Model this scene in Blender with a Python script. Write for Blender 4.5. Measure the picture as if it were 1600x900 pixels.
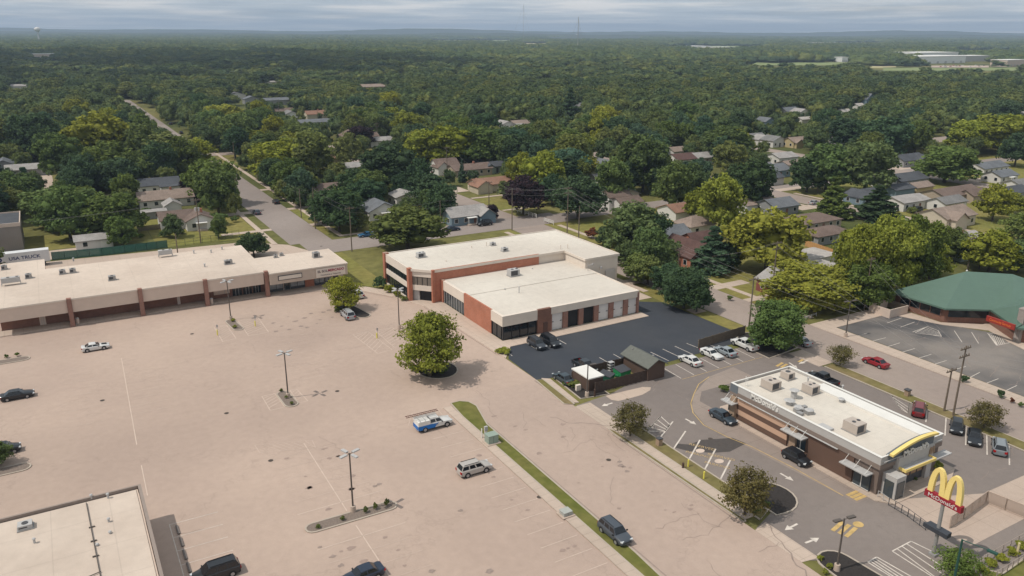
import bpy, math, random
import numpy as np
from math import sin, cos, pi, radians as R
from mathutils import Vector

random.seed(7)
for o in list(bpy.data.objects): bpy.data.objects.remove(o)
sc = bpy.context.scene
COL = sc.collection

# ---------------------------------------------------------------- camera
F, H, YH = 1245.0, 57.0, 48.0          # focal length in photo pixels, drone height, horizon row
ROLL, PHI = R(0.23), R(30.16)          # roll, heading (world X / Y follow the street grid)
TH = math.atan((450 - YH) / F)
cam = bpy.data.cameras.new('camera'); camo = bpy.data.objects.new('camera', cam); COL.objects.link(camo)
cam.sensor_width = 36; cam.lens = 36 * F / 1600; cam.clip_start = 1; cam.clip_end = 40000
camo.rotation_mode = 'XYZ'; camo.location = (0, 0, H)
from mathutils import Matrix
camo.matrix_world = (Matrix.Translation((0, 0, H)) @ Matrix.Rotation(-PHI, 4, 'Z')
                     @ Matrix.Rotation(pi / 2 - TH, 4, 'X') @ Matrix.Rotation(ROLL, 4, 'Z'))
sc.camera = camo
sc.render.resolution_x, sc.render.resolution_y = 1024, 576

# ---------------------------------------------------------------- light
SUN_EL = R(57.5)
SUN_DIR = Vector((-0.985 * cos(SUN_EL), 0.17 * cos(SUN_EL), sin(SUN_EL))).normalized()   # towards the sun
sun = bpy.data.lights.new('sun', 'SUN'); sun.energy = 3.1; sun.angle = R(0.53); sun.color = (1, 0.94, 0.85)
suno = bpy.data.objects.new('sun', sun); COL.objects.link(suno)
suno.rotation_euler = SUN_DIR.to_track_quat('Z', 'Y').to_euler()
suno.location = (0, 0, 300)
world = bpy.data.worlds.new('World'); sc.world = world; world.use_nodes = True
wn = world.node_tree; wn.nodes.clear()
def wnode(t): return wn.nodes.new(t)
bg = wnode('ShaderNodeBackground'); outw = wnode('ShaderNodeOutputWorld')
sky = wnode('ShaderNodeTexSky'); sky.sky_type = 'NISHITA'; sky.sun_disc = False
sky.sun_elevation = SUN_EL; sky.sun_rotation = math.atan2(SUN_DIR.x, SUN_DIR.y)
sky.altitude = 200; sky.air_density = 1.0; sky.dust_density = 2.0
tc = wnode('ShaderNodeTexCoord'); sep = wnode('ShaderNodeSeparateXYZ')
wn.links.new(tc.outputs['Generated'], sep.inputs[0])
def wmath(op, a, b=None):
    n = wnode('ShaderNodeMath'); n.operation = op
    for i, v in enumerate((a, b)):
        if v is None: continue
        if isinstance(v, (int, float)): n.inputs[i].default_value = v
        else: wn.links.new(v, n.inputs[i])
    return n.outputs[0]
zc = wmath('ADD', wmath('MAXIMUM', sep.outputs[2], 0.0), 0.03)      # cloud deck seen in perspective
cx_, cy_ = wmath('DIVIDE', sep.outputs[0], zc), wmath('DIVIDE', sep.outputs[1], zc)
comb = wnode('ShaderNodeCombineXYZ'); wn.links.new(cx_, comb.inputs[0]); wn.links.new(cy_, comb.inputs[1])
def wnoise(scale, detail, off=0.0):
    n = wnode('ShaderNodeTexNoise'); n.inputs['Scale'].default_value = scale; n.inputs['Detail'].default_value = detail
    n.inputs['Roughness'].default_value = 0.55; n.noise_dimensions = '4D'; n.inputs['W'].default_value = off
    wn.links.new(comb.outputs[0], n.inputs['Vector']); return n.outputs['Fac']
def wramp(src, stops):
    r = wnode('ShaderNodeValToRGB'); e = r.color_ramp.elements
    while len(e) < len(stops): e.new(0.5)
    for i, (p, c) in enumerate(stops): e[i].position = p; e[i].color = (*c, 1)
    wn.links.new(src, r.inputs[0]); return r.outputs[0]
cover = wramp(wnoise(0.16, 6), [(0.32, (.7, .7, .7)), (0.5, (1, 1, 1))])
cloudc = wramp(wnoise(0.33, 7, 3.1), [(0.30, (4.5, 5.5, 6.5)), (0.48, (6.7, 7.4, 8.0)), (0.61, (10.4, 10.2, 9.9))])
mixs = wnode('ShaderNodeMix'); mixs.data_type = 'RGBA'
wn.links.new(cover, mixs.inputs['Factor']); wn.links.new(sky.outputs[0], mixs.inputs['A']); wn.links.new(cloudc, mixs.inputs['B'])
wn.links.new(mixs.outputs['Result'], bg.inputs[0]); bg.inputs[1].default_value = 0.084
wn.links.new(bg.outputs[0], outw.inputs[0])
sc.view_settings.view_transform = 'Standard'; sc.view_settings.look = 'None'
sc.view_settings.exposure = 0.0; sc.view_settings.gamma = 1.0; sc.view_settings.use_curve_mapping = False
sc.cycles.use_denoising = True
sc.cycles.max_bounces = 5; sc.cycles.diffuse_bounces = 3; sc.cycles.glossy_bounces = 2
sc.cycles.transmission_bounces = 3; sc.cycles.transparent_max_bounces = 6; sc.cycles.volume_bounces = 0
sc.cycles.caustics_reflective = False; sc.cycles.caustics_refractive = False

# ---------------------------------------------------------------- surveying: photo pixel <-> place on the ground
def ray(px, py):
    u = px - 800; v = 450 - py; c, s = cos(ROLL), sin(ROLL); u, v = u * c - v * s, u * s + v * c
    fw = F * cos(TH) + v * sin(TH); z = -F * sin(TH) + v * cos(TH)
    return u * cos(PHI) + fw * sin(PHI), -u * sin(PHI) + fw * cos(PHI), z
def W(px, py, z=0.0):
    X, Y, dz = ray(px, py); t = (z - H) / dz; return X * t, Y * t
def depth(x, y): return x * sin(PHI) + y * cos(PHI)
def P(X, Y, Z=0.0):
    r = X * cos(PHI) - Y * sin(PHI); w = depth(X, Y); z = Z - H
    d = w * cos(TH) - z * sin(TH); up = w * sin(TH) + z * cos(TH); u = F * r / d; v = F * up / d
    c, s = cos(ROLL), sin(ROLL); u, v = u * c + v * s, -u * s + v * c
    return 800 + u, 450 - v, d
def hgt(bx, by, tx, ty):
    b = W(bx, by); X, Y, dz = ray(tx, ty); t = depth(*b) / depth(X, Y); return H + dz * t

# ---------------------------------------------------------------- materials
MATS = {}
def S(c):   # sRGB 0-255 -> linear
    return tuple(((x / 255) / 12.92 if x / 255 <= 0.04045 else ((x / 255 + 0.055) / 1.055) ** 2.4) for x in c)
def mat(name, col, rough=0.85, var=0.12, scale=1.5, spec=0.3, metal=0.0, col2=None, big=None, coord='Object', bump=0.0, seedw=0.0, ocol=False, emit=None):
    """principled material with two scales of soft noise in its colour"""
    if name in MATS: return MATS[name]
    m = bpy.data.materials.new(name); m.use_nodes = True; nt = m.node_tree; N = nt.nodes; L = nt.links
    b = N['Principled BSDF']; b.inputs['Roughness'].default_value = rough; b.inputs['Specular IOR Level'].default_value = spec
    b.inputs['Metallic'].default_value = metal
    t = N.new('ShaderNodeTexCoord')
    src = t.outputs[coord] if coord != 'World' else N.new('ShaderNodeNewGeometry').outputs['Position']
    def noise(s, d=4):
        n = N.new('ShaderNodeTexNoise'); n.noise_dimensions = '4D'; n.inputs['W'].default_value = seedw
        n.inputs['Scale'].default_value = s; n.inputs['Detail'].default_value = d
        L.new(src, n.inputs['Vector']); return n.outputs['Fac']
    if ocol:
        oi = N.new('ShaderNodeObjectInfo'); base = oi.outputs['Color']
    else:
        rgb = N.new('ShaderNodeRGB'); rgb.outputs[0].default_value = (*col, 1); base = rgb.outputs[0]
    def mixc(fac, a, bb, blend='MIX'):
        x = N.new('ShaderNodeMix'); x.data_type = 'RGBA'; x.blend_type = blend
        if isinstance(fac, float): x.inputs['Factor'].default_value = fac
        else: L.new(fac, x.inputs['Factor'])
        for i, q in ((6, a), (7, bb)):
            if isinstance(q, tuple): x.inputs[i].default_value = (*q[:3], 1)
            else: L.new(q, x.inputs[i])
        return x.outputs['Result']
    def ramp(fac, stops):
        r = N.new('ShaderNodeValToRGB'); e = r.color_ramp.elements
        while len(e) < len(stops): e.new(0.5)
        for i, (p, c) in enumerate(stops): e[i].position = p; e[i].color = (*((c,) * 3 if isinstance(c, (int, float)) else c), 1)
        L.new(fac, r.inputs[0]); return r.outputs[0]
    if col2 is not None:
        base = mixc(ramp(noise(big or scale * 0.15, 5), [(0.38, 0.0), (0.62, 1.0)]), base, col2)
    if var > 0:
        lo, hi = 1 - var, 1 + var
        base = mixc(1.0, base, ramp(noise(scale, 6), [(0.25, lo), (0.75, hi)]), 'MULTIPLY')
    L.new(base, b.inputs['Base Color'])
    if bump > 0:
        bp = N.new('ShaderNodeBump'); bp.inputs['Strength'].default_value = bump; bp.inputs['Distance'].default_value = 0.05
        L.new(noise(scale * 4), bp.inputs['Height']); L.new(bp.outputs[0], b.inputs['Normal'])
    if emit: b.inputs['Emission Color'].default_value = (*emit[0], 1); b.inputs['Emission Strength'].default_value = emit[1]
    m['_api'] = 0
    MATS[name] = m
    m_helpers[name] = (noise, mixc, ramp, b, N, L, base, src)
    return m
m_helpers = {}

# ---------------------------------------------------------------- mesh builder
class MB:
    def __init__(s): s.v = []; s.f = []; s.m = []
    def add(s, vs, fs, mi=0):
        k = len(s.v); s.v += [tuple(p) for p in vs]; s.f += [tuple(i + k for i in f) for f in fs]; s.m += [mi] * len(fs); return s
    def box(s, x0, x1, y0, y1, z0, z1, mi=0):
        v = [(x, y, z) for z in (z0, z1) for y in (y0, y1) for x in (x0, x1)]
        return s.add(v, [(0, 2, 3, 1), (4, 5, 7, 6), (0, 1, 5, 4), (2, 6, 7, 3), (0, 4, 6, 2), (1, 3, 7, 5)], mi)
    def obox(s, c, sz, rz=0, mi=0, z0=None):
        a, b, h = sz[0] / 2, sz[1] / 2, sz[2] / 2; v = []
        for z in (-h, h):
            for y in (-b, b):
                for x in (-a, a): v.append((c[0] + x * cos(rz) - y * sin(rz), c[1] + x * sin(rz) + y * cos(rz), c[2] + z))
        return s.add(v, [(0, 2, 3, 1), (4, 5, 7, 6), (0, 1, 5, 4), (2, 6, 7, 3), (0, 4, 6, 2), (1, 3, 7, 5)], mi)
    def prism(s, pts, z0, z1, mi=0, top=None):
        n = len(pts); ar = sum(pts[i][0] * pts[(i + 1) % n][1] - pts[(i + 1) % n][0] * pts[i][1] for i in range(n))
        if ar < 0: pts = pts[::-1]
        v = [(x, y, z0) for x, y in pts] + [(x, y, z1) for x, y in pts]
        s.add(v, [tuple(range(n))[::-1]] + [(i, (i + 1) % n, n + (i + 1) % n, n + i) for i in range(n)], mi)
        s.add([(x, y, z1) for x, y in pts], [tuple(range(n))], mi if top is None else top)
        return s
    def flat(s, pts, z, mi=0):
        n = len(pts); ar = sum(pts[i][0] * pts[(i + 1) % n][1] - pts[(i + 1) % n][0] * pts[i][1] for i in range(n))
        if ar < 0: pts = pts[::-1]
        return s.add([(x, y, z) for x, y in pts], [tuple(range(n))], mi)
    def tube(s, p0, p1, r0, r1=None, n=8, mi=0, cap=True):
        r1 = r0 if r1 is None else r1; p0, p1 = Vector(p0), Vector(p1); d = (p1 - p0).normalized()
        a = d.orthogonal().normalized(); b = d.cross(a); v = []
        for p, r in ((p0, r0), (p1, r1)):
            for i in range(n): t = 2 * pi * i / n; v.append(p + (a * cos(t) + b * sin(t)) * r)
        f = [(i, (i + 1) % n, n + (i + 1) % n, n + i) for i in range(n)]
        if cap: f += [tuple(range(n))[::-1], tuple(range(n, 2 * n))]
        return s.add(v, f, mi)
    def line(s, a, b, w, z, mi=0):      # painted stripe on the ground
        d = Vector((b[0] - a[0], b[1] - a[1])); L_ = d.length
        if L_ < 1e-6: return s
        nx, ny = -d.y / L_ * w / 2, d.x / L_ * w / 2
        return s.flat([(a[0] + nx, a[1] + ny), (a[0] - nx, a[1] - ny), (b[0] - nx, b[1] - ny), (b[0] + nx, b[1] + ny)], z, mi)
    def kerb(s, pts, w, z0, z1, mi=0, closed=True):
        n = len(pts); rng = range(n) if closed else range(n - 1)
        P_ = [Vector(p) for p in pts]; nrm = []
        for i in range(n):
            if closed: a, b = P_[i - 1], P_[(i + 1) % n]
            else: a, b = P_[max(i - 1, 0)], P_[min(i + 1, n - 1)]
            d = (b - a).normalized(); nrm.append(Vector((-d.y, d.x)) * w / 2)
        for i in rng:
            j = (i + 1) % n
            q = [P_[i] + nrm[i], P_[i] - nrm[i], P_[j] - nrm[j], P_[j] + nrm[j]]
            v = [(p.x, p.y, z0) for p in q] + [(p.x, p.y, z1) for p in q]
            s.add(v, [(4, 5, 6, 7), (0, 3, 7, 4), (1, 5, 6, 2)] + ([(0, 4, 5, 1), (2, 6, 7, 3)] if not closed and i in (0, n - 2) else []), mi)
        return s
    def ball(s, c, r, n=8, m=5, mi=0, sz=1.0):
        v = [(c[0], c[1], c[2] - r * sz)]
        for j in range(1, m):
            t = -pi / 2 + pi * j / m
            for i in range(n): a = 2 * pi * i / n; v.append((c[0] + r * cos(t) * cos(a), c[1] + r * cos(t) * sin(a), c[2] + r * sz * sin(t)))
        v.append((c[0], c[1], c[2] + r * sz)); f = []
        for i in range(n): f.append((0, 1 + (i + 1) % n, 1 + i))
        for j in range(m - 2):
            for i in range(n): a = 1 + j * n; f.append((a + i, a + (i + 1) % n, a + n + (i + 1) % n, a + n + i))
        a = 1 + (m - 2) * n
        for i in range(n): f.append((a + i, a + (i + 1) % n, len(v) - 1))
        return s.add(v, f, mi)
    def mesh(s, name, mats, smooth=None):
        me = bpy.data.meshes.new(name); me.from_pydata(s.v, [], s.f); me.validate()
        for m in (mats if isinstance(mats, (list, tuple)) else [mats]): me.materials.append(m)
        if len(me.polygons) == len(s.m): me.polygons.foreach_set('material_index', s.m)
        if smooth:
            me.polygons.foreach_set('use_smooth', [True] * len(me.polygons)); me.set_sharp_from_angle(angle=R(smooth))
        me.update(); return me
    def build(s, name, mats, parent=None, smooth=None):
        o = bpy.data.objects.new(name, s.mesh(name, mats, smooth)); COL.objects.link(o)
        if parent is not None: o.parent = parent
        return o
USED = {}
def uniq(label):
    USED[label] = USED.get(label, 0) + 1
    return label
def tag(o, label, cat, group=None, kind=None):
    if label: o['label'] = uniq(label)
    if cat: o['category'] = cat
    if group: o['group'] = group
    if kind: o['kind'] = kind
    return o
def struct(o): o['kind'] = 'structure'; return o
def thing(name, label, cat, loc=(0, 0, 0), rz=0.0, group=None):
    o = bpy.data.objects.new(name, None); COL.objects.link(o); o.empty_display_size = 0.5
    o.location = loc; o.rotation_euler = (0, 0, rz); return tag(o, label, cat, group)
KIDS = {}
def dup(root, loc, rz=0.0, label=None, group=None, scale=None, color=None, parts=True):
    kids = KIDS.get(root.name)
    if kids is None: kids = KIDS[root.name] = [(c, list(c.children)) for c in root.children]
    r = root.copy(); COL.objects.link(r); r.location = loc; r.rotation_euler = (0, 0, rz)
    if scale: r.scale = scale
    if label: r['label'] = uniq(label)
    if group: r['group'] = group
    if color: r.color = (*color, 1)
    for ch, gs in kids:
        c = ch.copy(); COL.objects.link(c); c.parent = r
        if color: c.color = (*color, 1)
        for g in gs:
            d = g.copy(); COL.objects.link(d); d.parent = c
            if color: d.color = (*color, 1)
    return r
def text(name, s, size, m, parent=None, ext=0.03, loc=(0, 0, 0), rot=(pi / 2, 0, 0), sx=1.0, off=0.0, align='CENTER'):
    c = bpy.data.curves.new(name, 'FONT'); c.body = s; c.size = size; c.extrude = ext; c.align_x = align; c.align_y = 'CENTER'; c.offset = off
    o = bpy.data.objects.new(name, c); COL.objects.link(o); dg = bpy.context.evaluated_depsgraph_get(); dg.update()
    me = bpy.data.meshes.new_from_object(o.evaluated_get(dg)); bpy.data.objects.remove(o)
    me.materials.clear(); me.materials.append(m)
    o = bpy.data.objects.new(name, me); COL.objects.link(o); o.parent = parent; o.location = loc; o.rotation_euler = rot; o.scale = (sx, 1, 1)
    return o
# ---------------------------------------------------------------- shared materials
def concrete(name, col, col2, crack=0.0, joint=0.0, scale=0.9, big=0.04, jamt=.86):
    m = mat(name, col, 0.9, 0.06, scale, 0.2, col2=col2, big=big, coord='World', bump=0.15)
    noise, mixc, ramp, b, N, L, base, src = m_helpers[name]
    base = mixc(1.0, base, ramp(noise(0.022, 3), [(0.36, 0.915), (0.64, 1.035)]), 'MULTIPLY')
    st = ramp(noise(0.35, 8), [(0.62, 1.0), (0.76, 0.92)])                # oil and damp stains
    base = mixc(1.0, base, st, 'MULTIPLY')
    base = mixc(1.0, base, ramp(noise(9.0, 3), [(0.3, 0.95), (0.7, 1.05)]), 'MULTIPLY')
    if crack:
        vo = N.new('ShaderNodeTexVoronoi'); vo.feature = 'DISTANCE_TO_EDGE'; vo.inputs['Scale'].default_value = crack
        wv = N.new('ShaderNodeVectorMath'); wv.operation = 'ADD'; nz = N.new('ShaderNodeTexNoise'); nz.inputs['Scale'].default_value = 0.6
        L.new(src, nz.inputs['Vector']); sc_ = N.new('ShaderNodeVectorMath'); sc_.operation = 'SCALE'; sc_.inputs['Scale'].default_value = 5.0
        L.new(nz.outputs['Color'], sc_.inputs[0]); L.new(src, wv.inputs[0]); L.new(sc_.outputs[0], wv.inputs[1]); L.new(wv.outputs[0], vo.inputs['Vector'])
        base = mixc(1.0, base, ramp(vo.outputs['Distance'], [(0.0, 0.90), (0.006, 1.0)]), 'MULTIPLY')
    if joint:
        sp = N.new('ShaderNodeSeparateXYZ'); L.new(src, sp.inputs[0])
        for ax in (0, 1):
            a = N.new('ShaderNodeMath'); a.operation = 'DIVIDE'; a.inputs[1].default_value = joint; L.new(sp.outputs[ax], a.inputs[0])
            f = N.new('ShaderNodeMath'); f.operation = 'FRACT'; L.new(a.outputs[0], f.inputs[0])
            base = mixc(1.0, base, ramp(f.outputs[0], [(0.0, jamt), (0.10 / joint, jamt), (0.12 / joint, 1.0)]), 'MULTIPLY')
    L.new(base, b.inputs['Base Color']); return m
LOT = concrete('lot_concrete', (.445, .340, .278), (.392, .298, .246), crack=0.035)
ROADC = concrete('street_concrete', (.43, .330, .272), (.385, .295, .245), crack=0.05)
ROADA = concrete('street_asphalt', (.285, .24, .215), (.245, .205, .185), crack=0.06)
ROADF = concrete('side_street', (.33, .268, .23), (.285, .23, .20))
MCA = concrete('restaurant_asphalt', (.195, .165, .15), (.225, .19, .17), crack=0.05)
DARK = concrete('sealed_asphalt', (.040, .046, .058), (.062, .064, .07), crack=0.09, scale=0.5)
DARK2 = concrete('worn_asphalt', (.07, .07, .075), (.22, .195, .175), crack=0.12, scale=0.4, big=0.06)
WALK = concrete('sidewalk', (.50, .40, .33), (.44, .355, .29), joint=1.6)
APRON = concrete('apron', (.48, .38, .31), (.43, .34, .28), joint=4.0)
KERB = mat('kerb', (.40, .34, .28), 0.9, 0.1, 1.0, coord='World')
GRASS = mat('lawn', (.165, .165, .045), 1.0, 0.25, 0.6, 0.1, col2=(.21, .18, .06), big=0.05, coord='World')
GRASSD = mat('verge_dry', (.20, .155, .078), 1.0, 0.25, 0.8, 0.1, col2=(.155, .14, .05), big=0.12, coord='World')
GRASSG = mat('verge_green', (.115, .125, .03), 1.0, 0.22, 0.8, 0.1, col2=(.15, .14, .045), big=0.2, coord='World')
GROUND = mat('terrain', (.070, .082, .026), 1.0, 0.3, 0.4, 0.1, col2=(.17, .155, .055), big=0.012, coord='World')
MULCH = mat('mulch', (.035, .030, .028), 1.0, 0.4, 6, coord='World'); GRAVEL = mat('gravel', (.19, .15, .125), 1.0, 0.4, 7, coord='World')
PAINTW = mat('white_paint', (.58, .52, .46), 0.8, 0.25, 1.5, coord='World'); PAINTF = mat('faded_paint', (.55, .44, .365), 0.8, 0.14, 0.7, coord='World')
PAINTY = mat('yellow_paint', (.50, .345, .14), 0.8, 0.3, 1.2, coord='World'); PAINTO = mat('tan_paint', (.42, .30, .15), 0.8, 0.35, 2.0, coord='World')
WHITE = mat('white', (.68, .66, .62), 0.7, 0.06, 0.5); ROOFW = concrete('white_roof', (.62, .57, .50), (.56, .505, .44), joint=3.1, big=.05, jamt=.93)
ROOFT = concrete('tan_roof', (.60, .505, .425), (.51, .42, .35), joint=6.0, big=.07, jamt=.90)
STUCCO = mat('cream_stucco', (.66, .58, .50), 0.9, 0.05, 0.8, coord='World'); TANW = mat('tan_fascia', (.58, .47, .395), 0.9, 0.05, 0.8, coord='World')
GREYM = mat('grey_metal', (.42, .41, .40), 0.5, 0.08, 2, 0.4); DGREY = mat('dark_grey', (.07, .07, .075), 0.6, 0.1, 2); BLACK = mat('black', (.018, .018, .02), 0.6, 0)
GLASS = mat('dark_glass', (.012, .017, .022), 0.08, 0, spec=0.6); GLASSB = mat('blue_glass', (.04, .055, .065), 0.1, 0, spec=0.6)
WOODP = mat('weathered_wood', (.16, .125, .095), 0.9, 0.2, 3); STEEL = mat('galvanised_steel', (.33, .32, .31), 0.5, 0.05, 2, 0.4, 0.3)
BRONZE = mat('bronze_pole', (.10, .085, .075), 0.6, 0.05, 2)
def brick(name, c1, c2, mortar, axis='z'):
    m = mat(name, c1, 0.9, 0.08, 0.5, coord='World'); noise, mixc, ramp, b, N, L, base, src = m_helpers[name]
    sp = N.new('ShaderNodeSeparateXYZ'); L.new(src, sp.inputs[0]); ad = N.new('ShaderNodeMath'); ad.operation = 'ADD'
    L.new(sp.outputs[0], ad.inputs[0]); L.new(sp.outputs[1], ad.inputs[1])
    cb = N.new('ShaderNodeCombineXYZ'); L.new(ad.outputs[0], cb.inputs[0]); L.new(sp.outputs[2], cb.inputs[1])
    br = N.new('ShaderNodeTexBrick'); L.new(cb.outputs[0], br.inputs['Vector']); br.inputs['Scale'].default_value = 1.0
    br.inputs['Brick Width'].default_value = 0.4; br.inputs['Row Height'].default_value = 0.2; br.inputs['Mortar Size'].default_value = 0.012
    br.inputs['Color1'].default_value = (*c1, 1); br.inputs['Color2'].default_value = (*c2, 1); br.inputs['Mortar'].default_value = (*mortar, 1)
    L.new(mixc(1.0, br.outputs['Color'], ramp(noise(0.4, 5), [(0.3, 0.88), (0.7, 1.1)]), 'MULTIPLY'), b.inputs['Base Color']); return m
BRICK = brick('orange_brick', (.44, .165, .098), (.38, .135, .08), (.33, .22, .17))
BRICKD = brick('brown_brick', (.22, .105, .075), (.18, .085, .06), (.2, .14, .11))
def siding(name, c, period=0.22, amt=0.82, axis=2, rough=0.8):
    m = mat(name, c, rough, 0.05, 0.7, coord='World'); noise, mixc, ramp, b, N, L, base, src = m_helpers[name]
    sp = N.new('ShaderNodeSeparateXYZ'); L.new(src, sp.inputs[0]); a = N.new('ShaderNodeMath'); a.operation = 'DIVIDE'; a.inputs[1].default_value = period
    if axis == 'h':
        ad = N.new('ShaderNodeMath'); ad.operation = 'ADD'; L.new(sp.outputs[0], ad.inputs[0]); L.new(sp.outputs[1], ad.inputs[1]); L.new(ad.outputs[0], a.inputs[0])
    else: L.new(sp.outputs[axis], a.inputs[0])
    f = N.new('ShaderNodeMath'); f.operation = 'FRACT'; L.new(a.outputs[0], f.inputs[0])
    L.new(mixc(1.0, base, ramp(f.outputs[0], [(0.0, amt), (0.18, 1.0)]), 'MULTIPLY'), b.inputs['Base Color']); return m

# ---------------------------------------------------------------- setting: ground, lots, streets
HPI = pi / 2
def sheet(name, polys, z, m, rim=0.0):
    b = MB()
    for p in polys:
        if rim: b.prism(p, z - rim, z)
        else: b.flat(p, z)
    return struct(b.build(name, m))
def rect(x0, x1, y0, y1): return [(x0, y0), (x1, y0), (x1, y1), (x0, y1)]
def arc(cx, cy, r, a0, a1, n=8, ry=None):
    return [(cx + r * cos(R(a0 + (a1 - a0) * i / n)), cy + (ry or r) * sin(R(a0 + (a1 - a0) * i / n))) for i in range(n + 1)]
g = MB(); NG = 40
for i in range(NG):
    for j in range(NG):
        f_ = lambda k: math.copysign(abs(2 * k / NG - 1) ** 3, 2 * k / NG - 1) * 30000
        g.flat([(f_(i), f_(j)), (f_(i + 1), f_(j)), (f_(i + 1), f_(j + 1)), (f_(i), f_(j + 1))], 0)
struct(g.build('ground', GROUND))
LOTP = [(-70, 10), (50.6, 10), (50.6, 104), (66.6, 106), (66.6, 119), (66, 150), (62.5, 160), (58, 168), (52, 172.6), (42, 174.6), (-70, 174.6)]
lot = sheet('parking_lot', [LOTP, rect(-70, -13.3, 174.6, 230)], 0.03, LOT)
sheet('alley', [[(-13, 200), (-13, 231), (44, 226), (54, 217), (58, 206), (57, 200.5), (56.3, 187)] + [(38, 187)]], 0.034, APRON)
sheet('street', [rect(50.6, 66.6, 10, 106)], 0.036, ROADC)
def polyroad(x0, x1, y0, y1): return rect(x0, x1, y0, y1)
sheet('street', [rect(54.4, 66.4, 216.5, 760)], 0.05, ROADA)
sheet('cross_street', [rect(57, 140, 203.2, 216.5), rect(140, 420, 205, 214)], 0.044, ROADA)
sheet('east_street', [rect(117.3, 129.3, 10, 203.2)], 0.044, ROADF)
sheet('side_street', [rect(118, 127.5, 216.5, 390), rect(225, 235.5, 100, 205), rect(225, 235.5, 214, 398), rect(311, 320, 100, 420), rect(66.5, 300, 398, 408), rect(-200, 54, 398, 406), rect(400, 560, 262, 276), rect(600, 1500, 560, 575)], 0.052, ROADF)
sheet('restaurant_lot', [[(71.2, 10), (116, 10), (114.2, 50), (114.2, 99.6), (88, 99.6), (74.4, 95.4), (67, 94.6), (67, 84.6), (71.2, 84), (71.2, 58), (67, 56.5), (67, 49.5), (71.2, 47)]], 0.040, MCA)
sheet('entry_apron', [[(66.6, 84.8), (69.5, 84.8), (69.5, 94.4), (66.6, 94.4)], [(66.6, 49.3), (69.0, 48.9), (69.0, 56.9), (66.6, 56.3)], rect(113.5, 117.3, 86, 93)], 0.046, WALK)
sheet('service_lot', [[(66.6, 105.8), (67.0, 116.5), (70.2, 121.6), (104.5, 124.8), (103.4, 131), (106, 132), (112.6, 127.2), (113.2, 105.6), (108.5, 101.6), (88.2, 100.8), (88, 104.2), (73.5, 104.2), (69.4, 105.6)]], 0.040, DARK)
sheet('restaurant_lot', [[(132.8, 10), (190, 10), (190, 60), (159, 74.5), (157.4, 81), (153.4, 88.0), (151.8, 97.6), (133, 97.6)]], 0.042, DARK2)
# sidewalks (raised)
walks = [
    [(38.6, 174.2), (38.6, 178.2), (56.2, 177.2), (58.2, 171.5), (62.6, 165.4), (64.7, 157), (68.8, 152.4), (70.3, 152), (70.3, 124.5), (104, 124.4), (104, 121.7), (88, 121.4), (70.2, 121.3), (66.7, 116.9), (66.4, 119.2), (65.6, 150), (62.2, 159.7), (57.6, 167.3), (52, 171.6), (44.5, 173.4)],
    rect(-70, 38.4, 174.5, 177.8),
    rect(48.0, 49.4, 50.5, 104.2), [(67.15, 58.5), (68.7, 58.5), (68.7, 84.4), (67.15, 84.4)], [(66.9, 95.6), (67.9, 95.2), (68.8, 105.2), (67.6, 106.2)],
    [(129.3, 20), (132.6, 20), (132.6, 97.6), (129.3, 97.6)], rect(129.3, 152, 97.6, 101.5),
    [W(1392, 492), W(1472, 508), W(1545, 517), W(1578, 536), W(1602, 548), W(1660, 570), (166, 58), (166, 84), (160.5, 84), (154, 89), (154, 100)],
    rect(50.2, 51.6, 219, 420), rect(69.4, 70.8, 219, 420), rect(70.9, 117, 219.2, 220.6), rect(113.4, 114.8, 135, 200), rect(132.2, 133.6, 104, 200),
    rect(128, 225, 248.5, 250.2), rect(236.5, 238, 120, 200), rect(222, 223.5, 120, 200)]
sheet('sidewalk', walks, 0.13, WALK, 0.12)
sheet('concrete_apron', [rect(104, 112.5, 131, 141), [(86, 41.5), (117, 41.5), (117, 47), (98.4, 47.3), (86, 52.6)], rect(116.8, 113.4, 118, 121)], 0.06, APRON)
drv = [rect(113.4, 117.3, 141, 144.5), rect(129.3, 140, 128, 131), rect(129.3, 142, 150, 153), rect(129.3, 138, 118, 120), rect(66.4, 75, 262, 265), rect(66.4, 76, 236, 239), rect(66.4, 78, 300, 303),
       rect(44, 54.4, 262, 266), rect(40, 54.4, 236, 238.5), rect(44, 54, 290, 293), rect(127.5, 134, 262, 272), rect(128, 141, 226, 227.5), rect(216, 225, 178, 183), rect(235.5, 246, 148, 154),
       rect(235.5, 243, 180, 186), rect(235.5, 250, 205, 209), rect(300, 311, 225, 230), rect(300, 311, 250, 254), rect(320, 330, 180, 186), rect(320, 331, 214, 220), rect(-30, -13, 232, 300), rect(-12, 8, 232, 242), rect(-7, 0, 330, 390), rect(-40, 50, 315, 319)]
sheet('driveway', drv, 0.058, WALK)
# lawns and verges
sheet('lawn', [[(57.2, 187), (57.4, 176.5), (59, 171.8), (63, 166), (64.5, 159), (64.5, 202.4), (58.6, 202.4), (57, 198)],
               [(112.6, 128), (113.5, 105.8), (117.0, 103), (117.0, 141), (113.2, 141), (112.8, 132)], [(112.6, 141.2), (117, 141.2), (117, 202), (113, 202)],
               rect(128, 175, 226, 248.3), rect(129.6, 180, 104, 202.9), rect(66.6, 117.5, 220.8, 262), rect(22.2, 50, 230, 270), rect(239, 310, 120, 204), rect(321, 400, 150, 250), rect(72, 118, 380, 397),
               rect(67, 118, 409, 430), rect(-40, -13, 270, 330), rect(-10, 22, 243, 262)], 0.024, GRASS)
strip = [(49.6, 52.5), (50.3, 52.5), (50.4, 101), (50.2, 103.6), (49.6, 104.6), (49.5, 100)]
isl = lambda: None
def raised(name, pts, fill, label=None, h=0.15, kw=0.22, parent=None):
    b = MB(); b.prism(pts, 0.02, h - 0.03, 0); b.kerb(pts, kw, 0.02, h, 1); return struct(b.build(name, [fill, KERB]))
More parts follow.
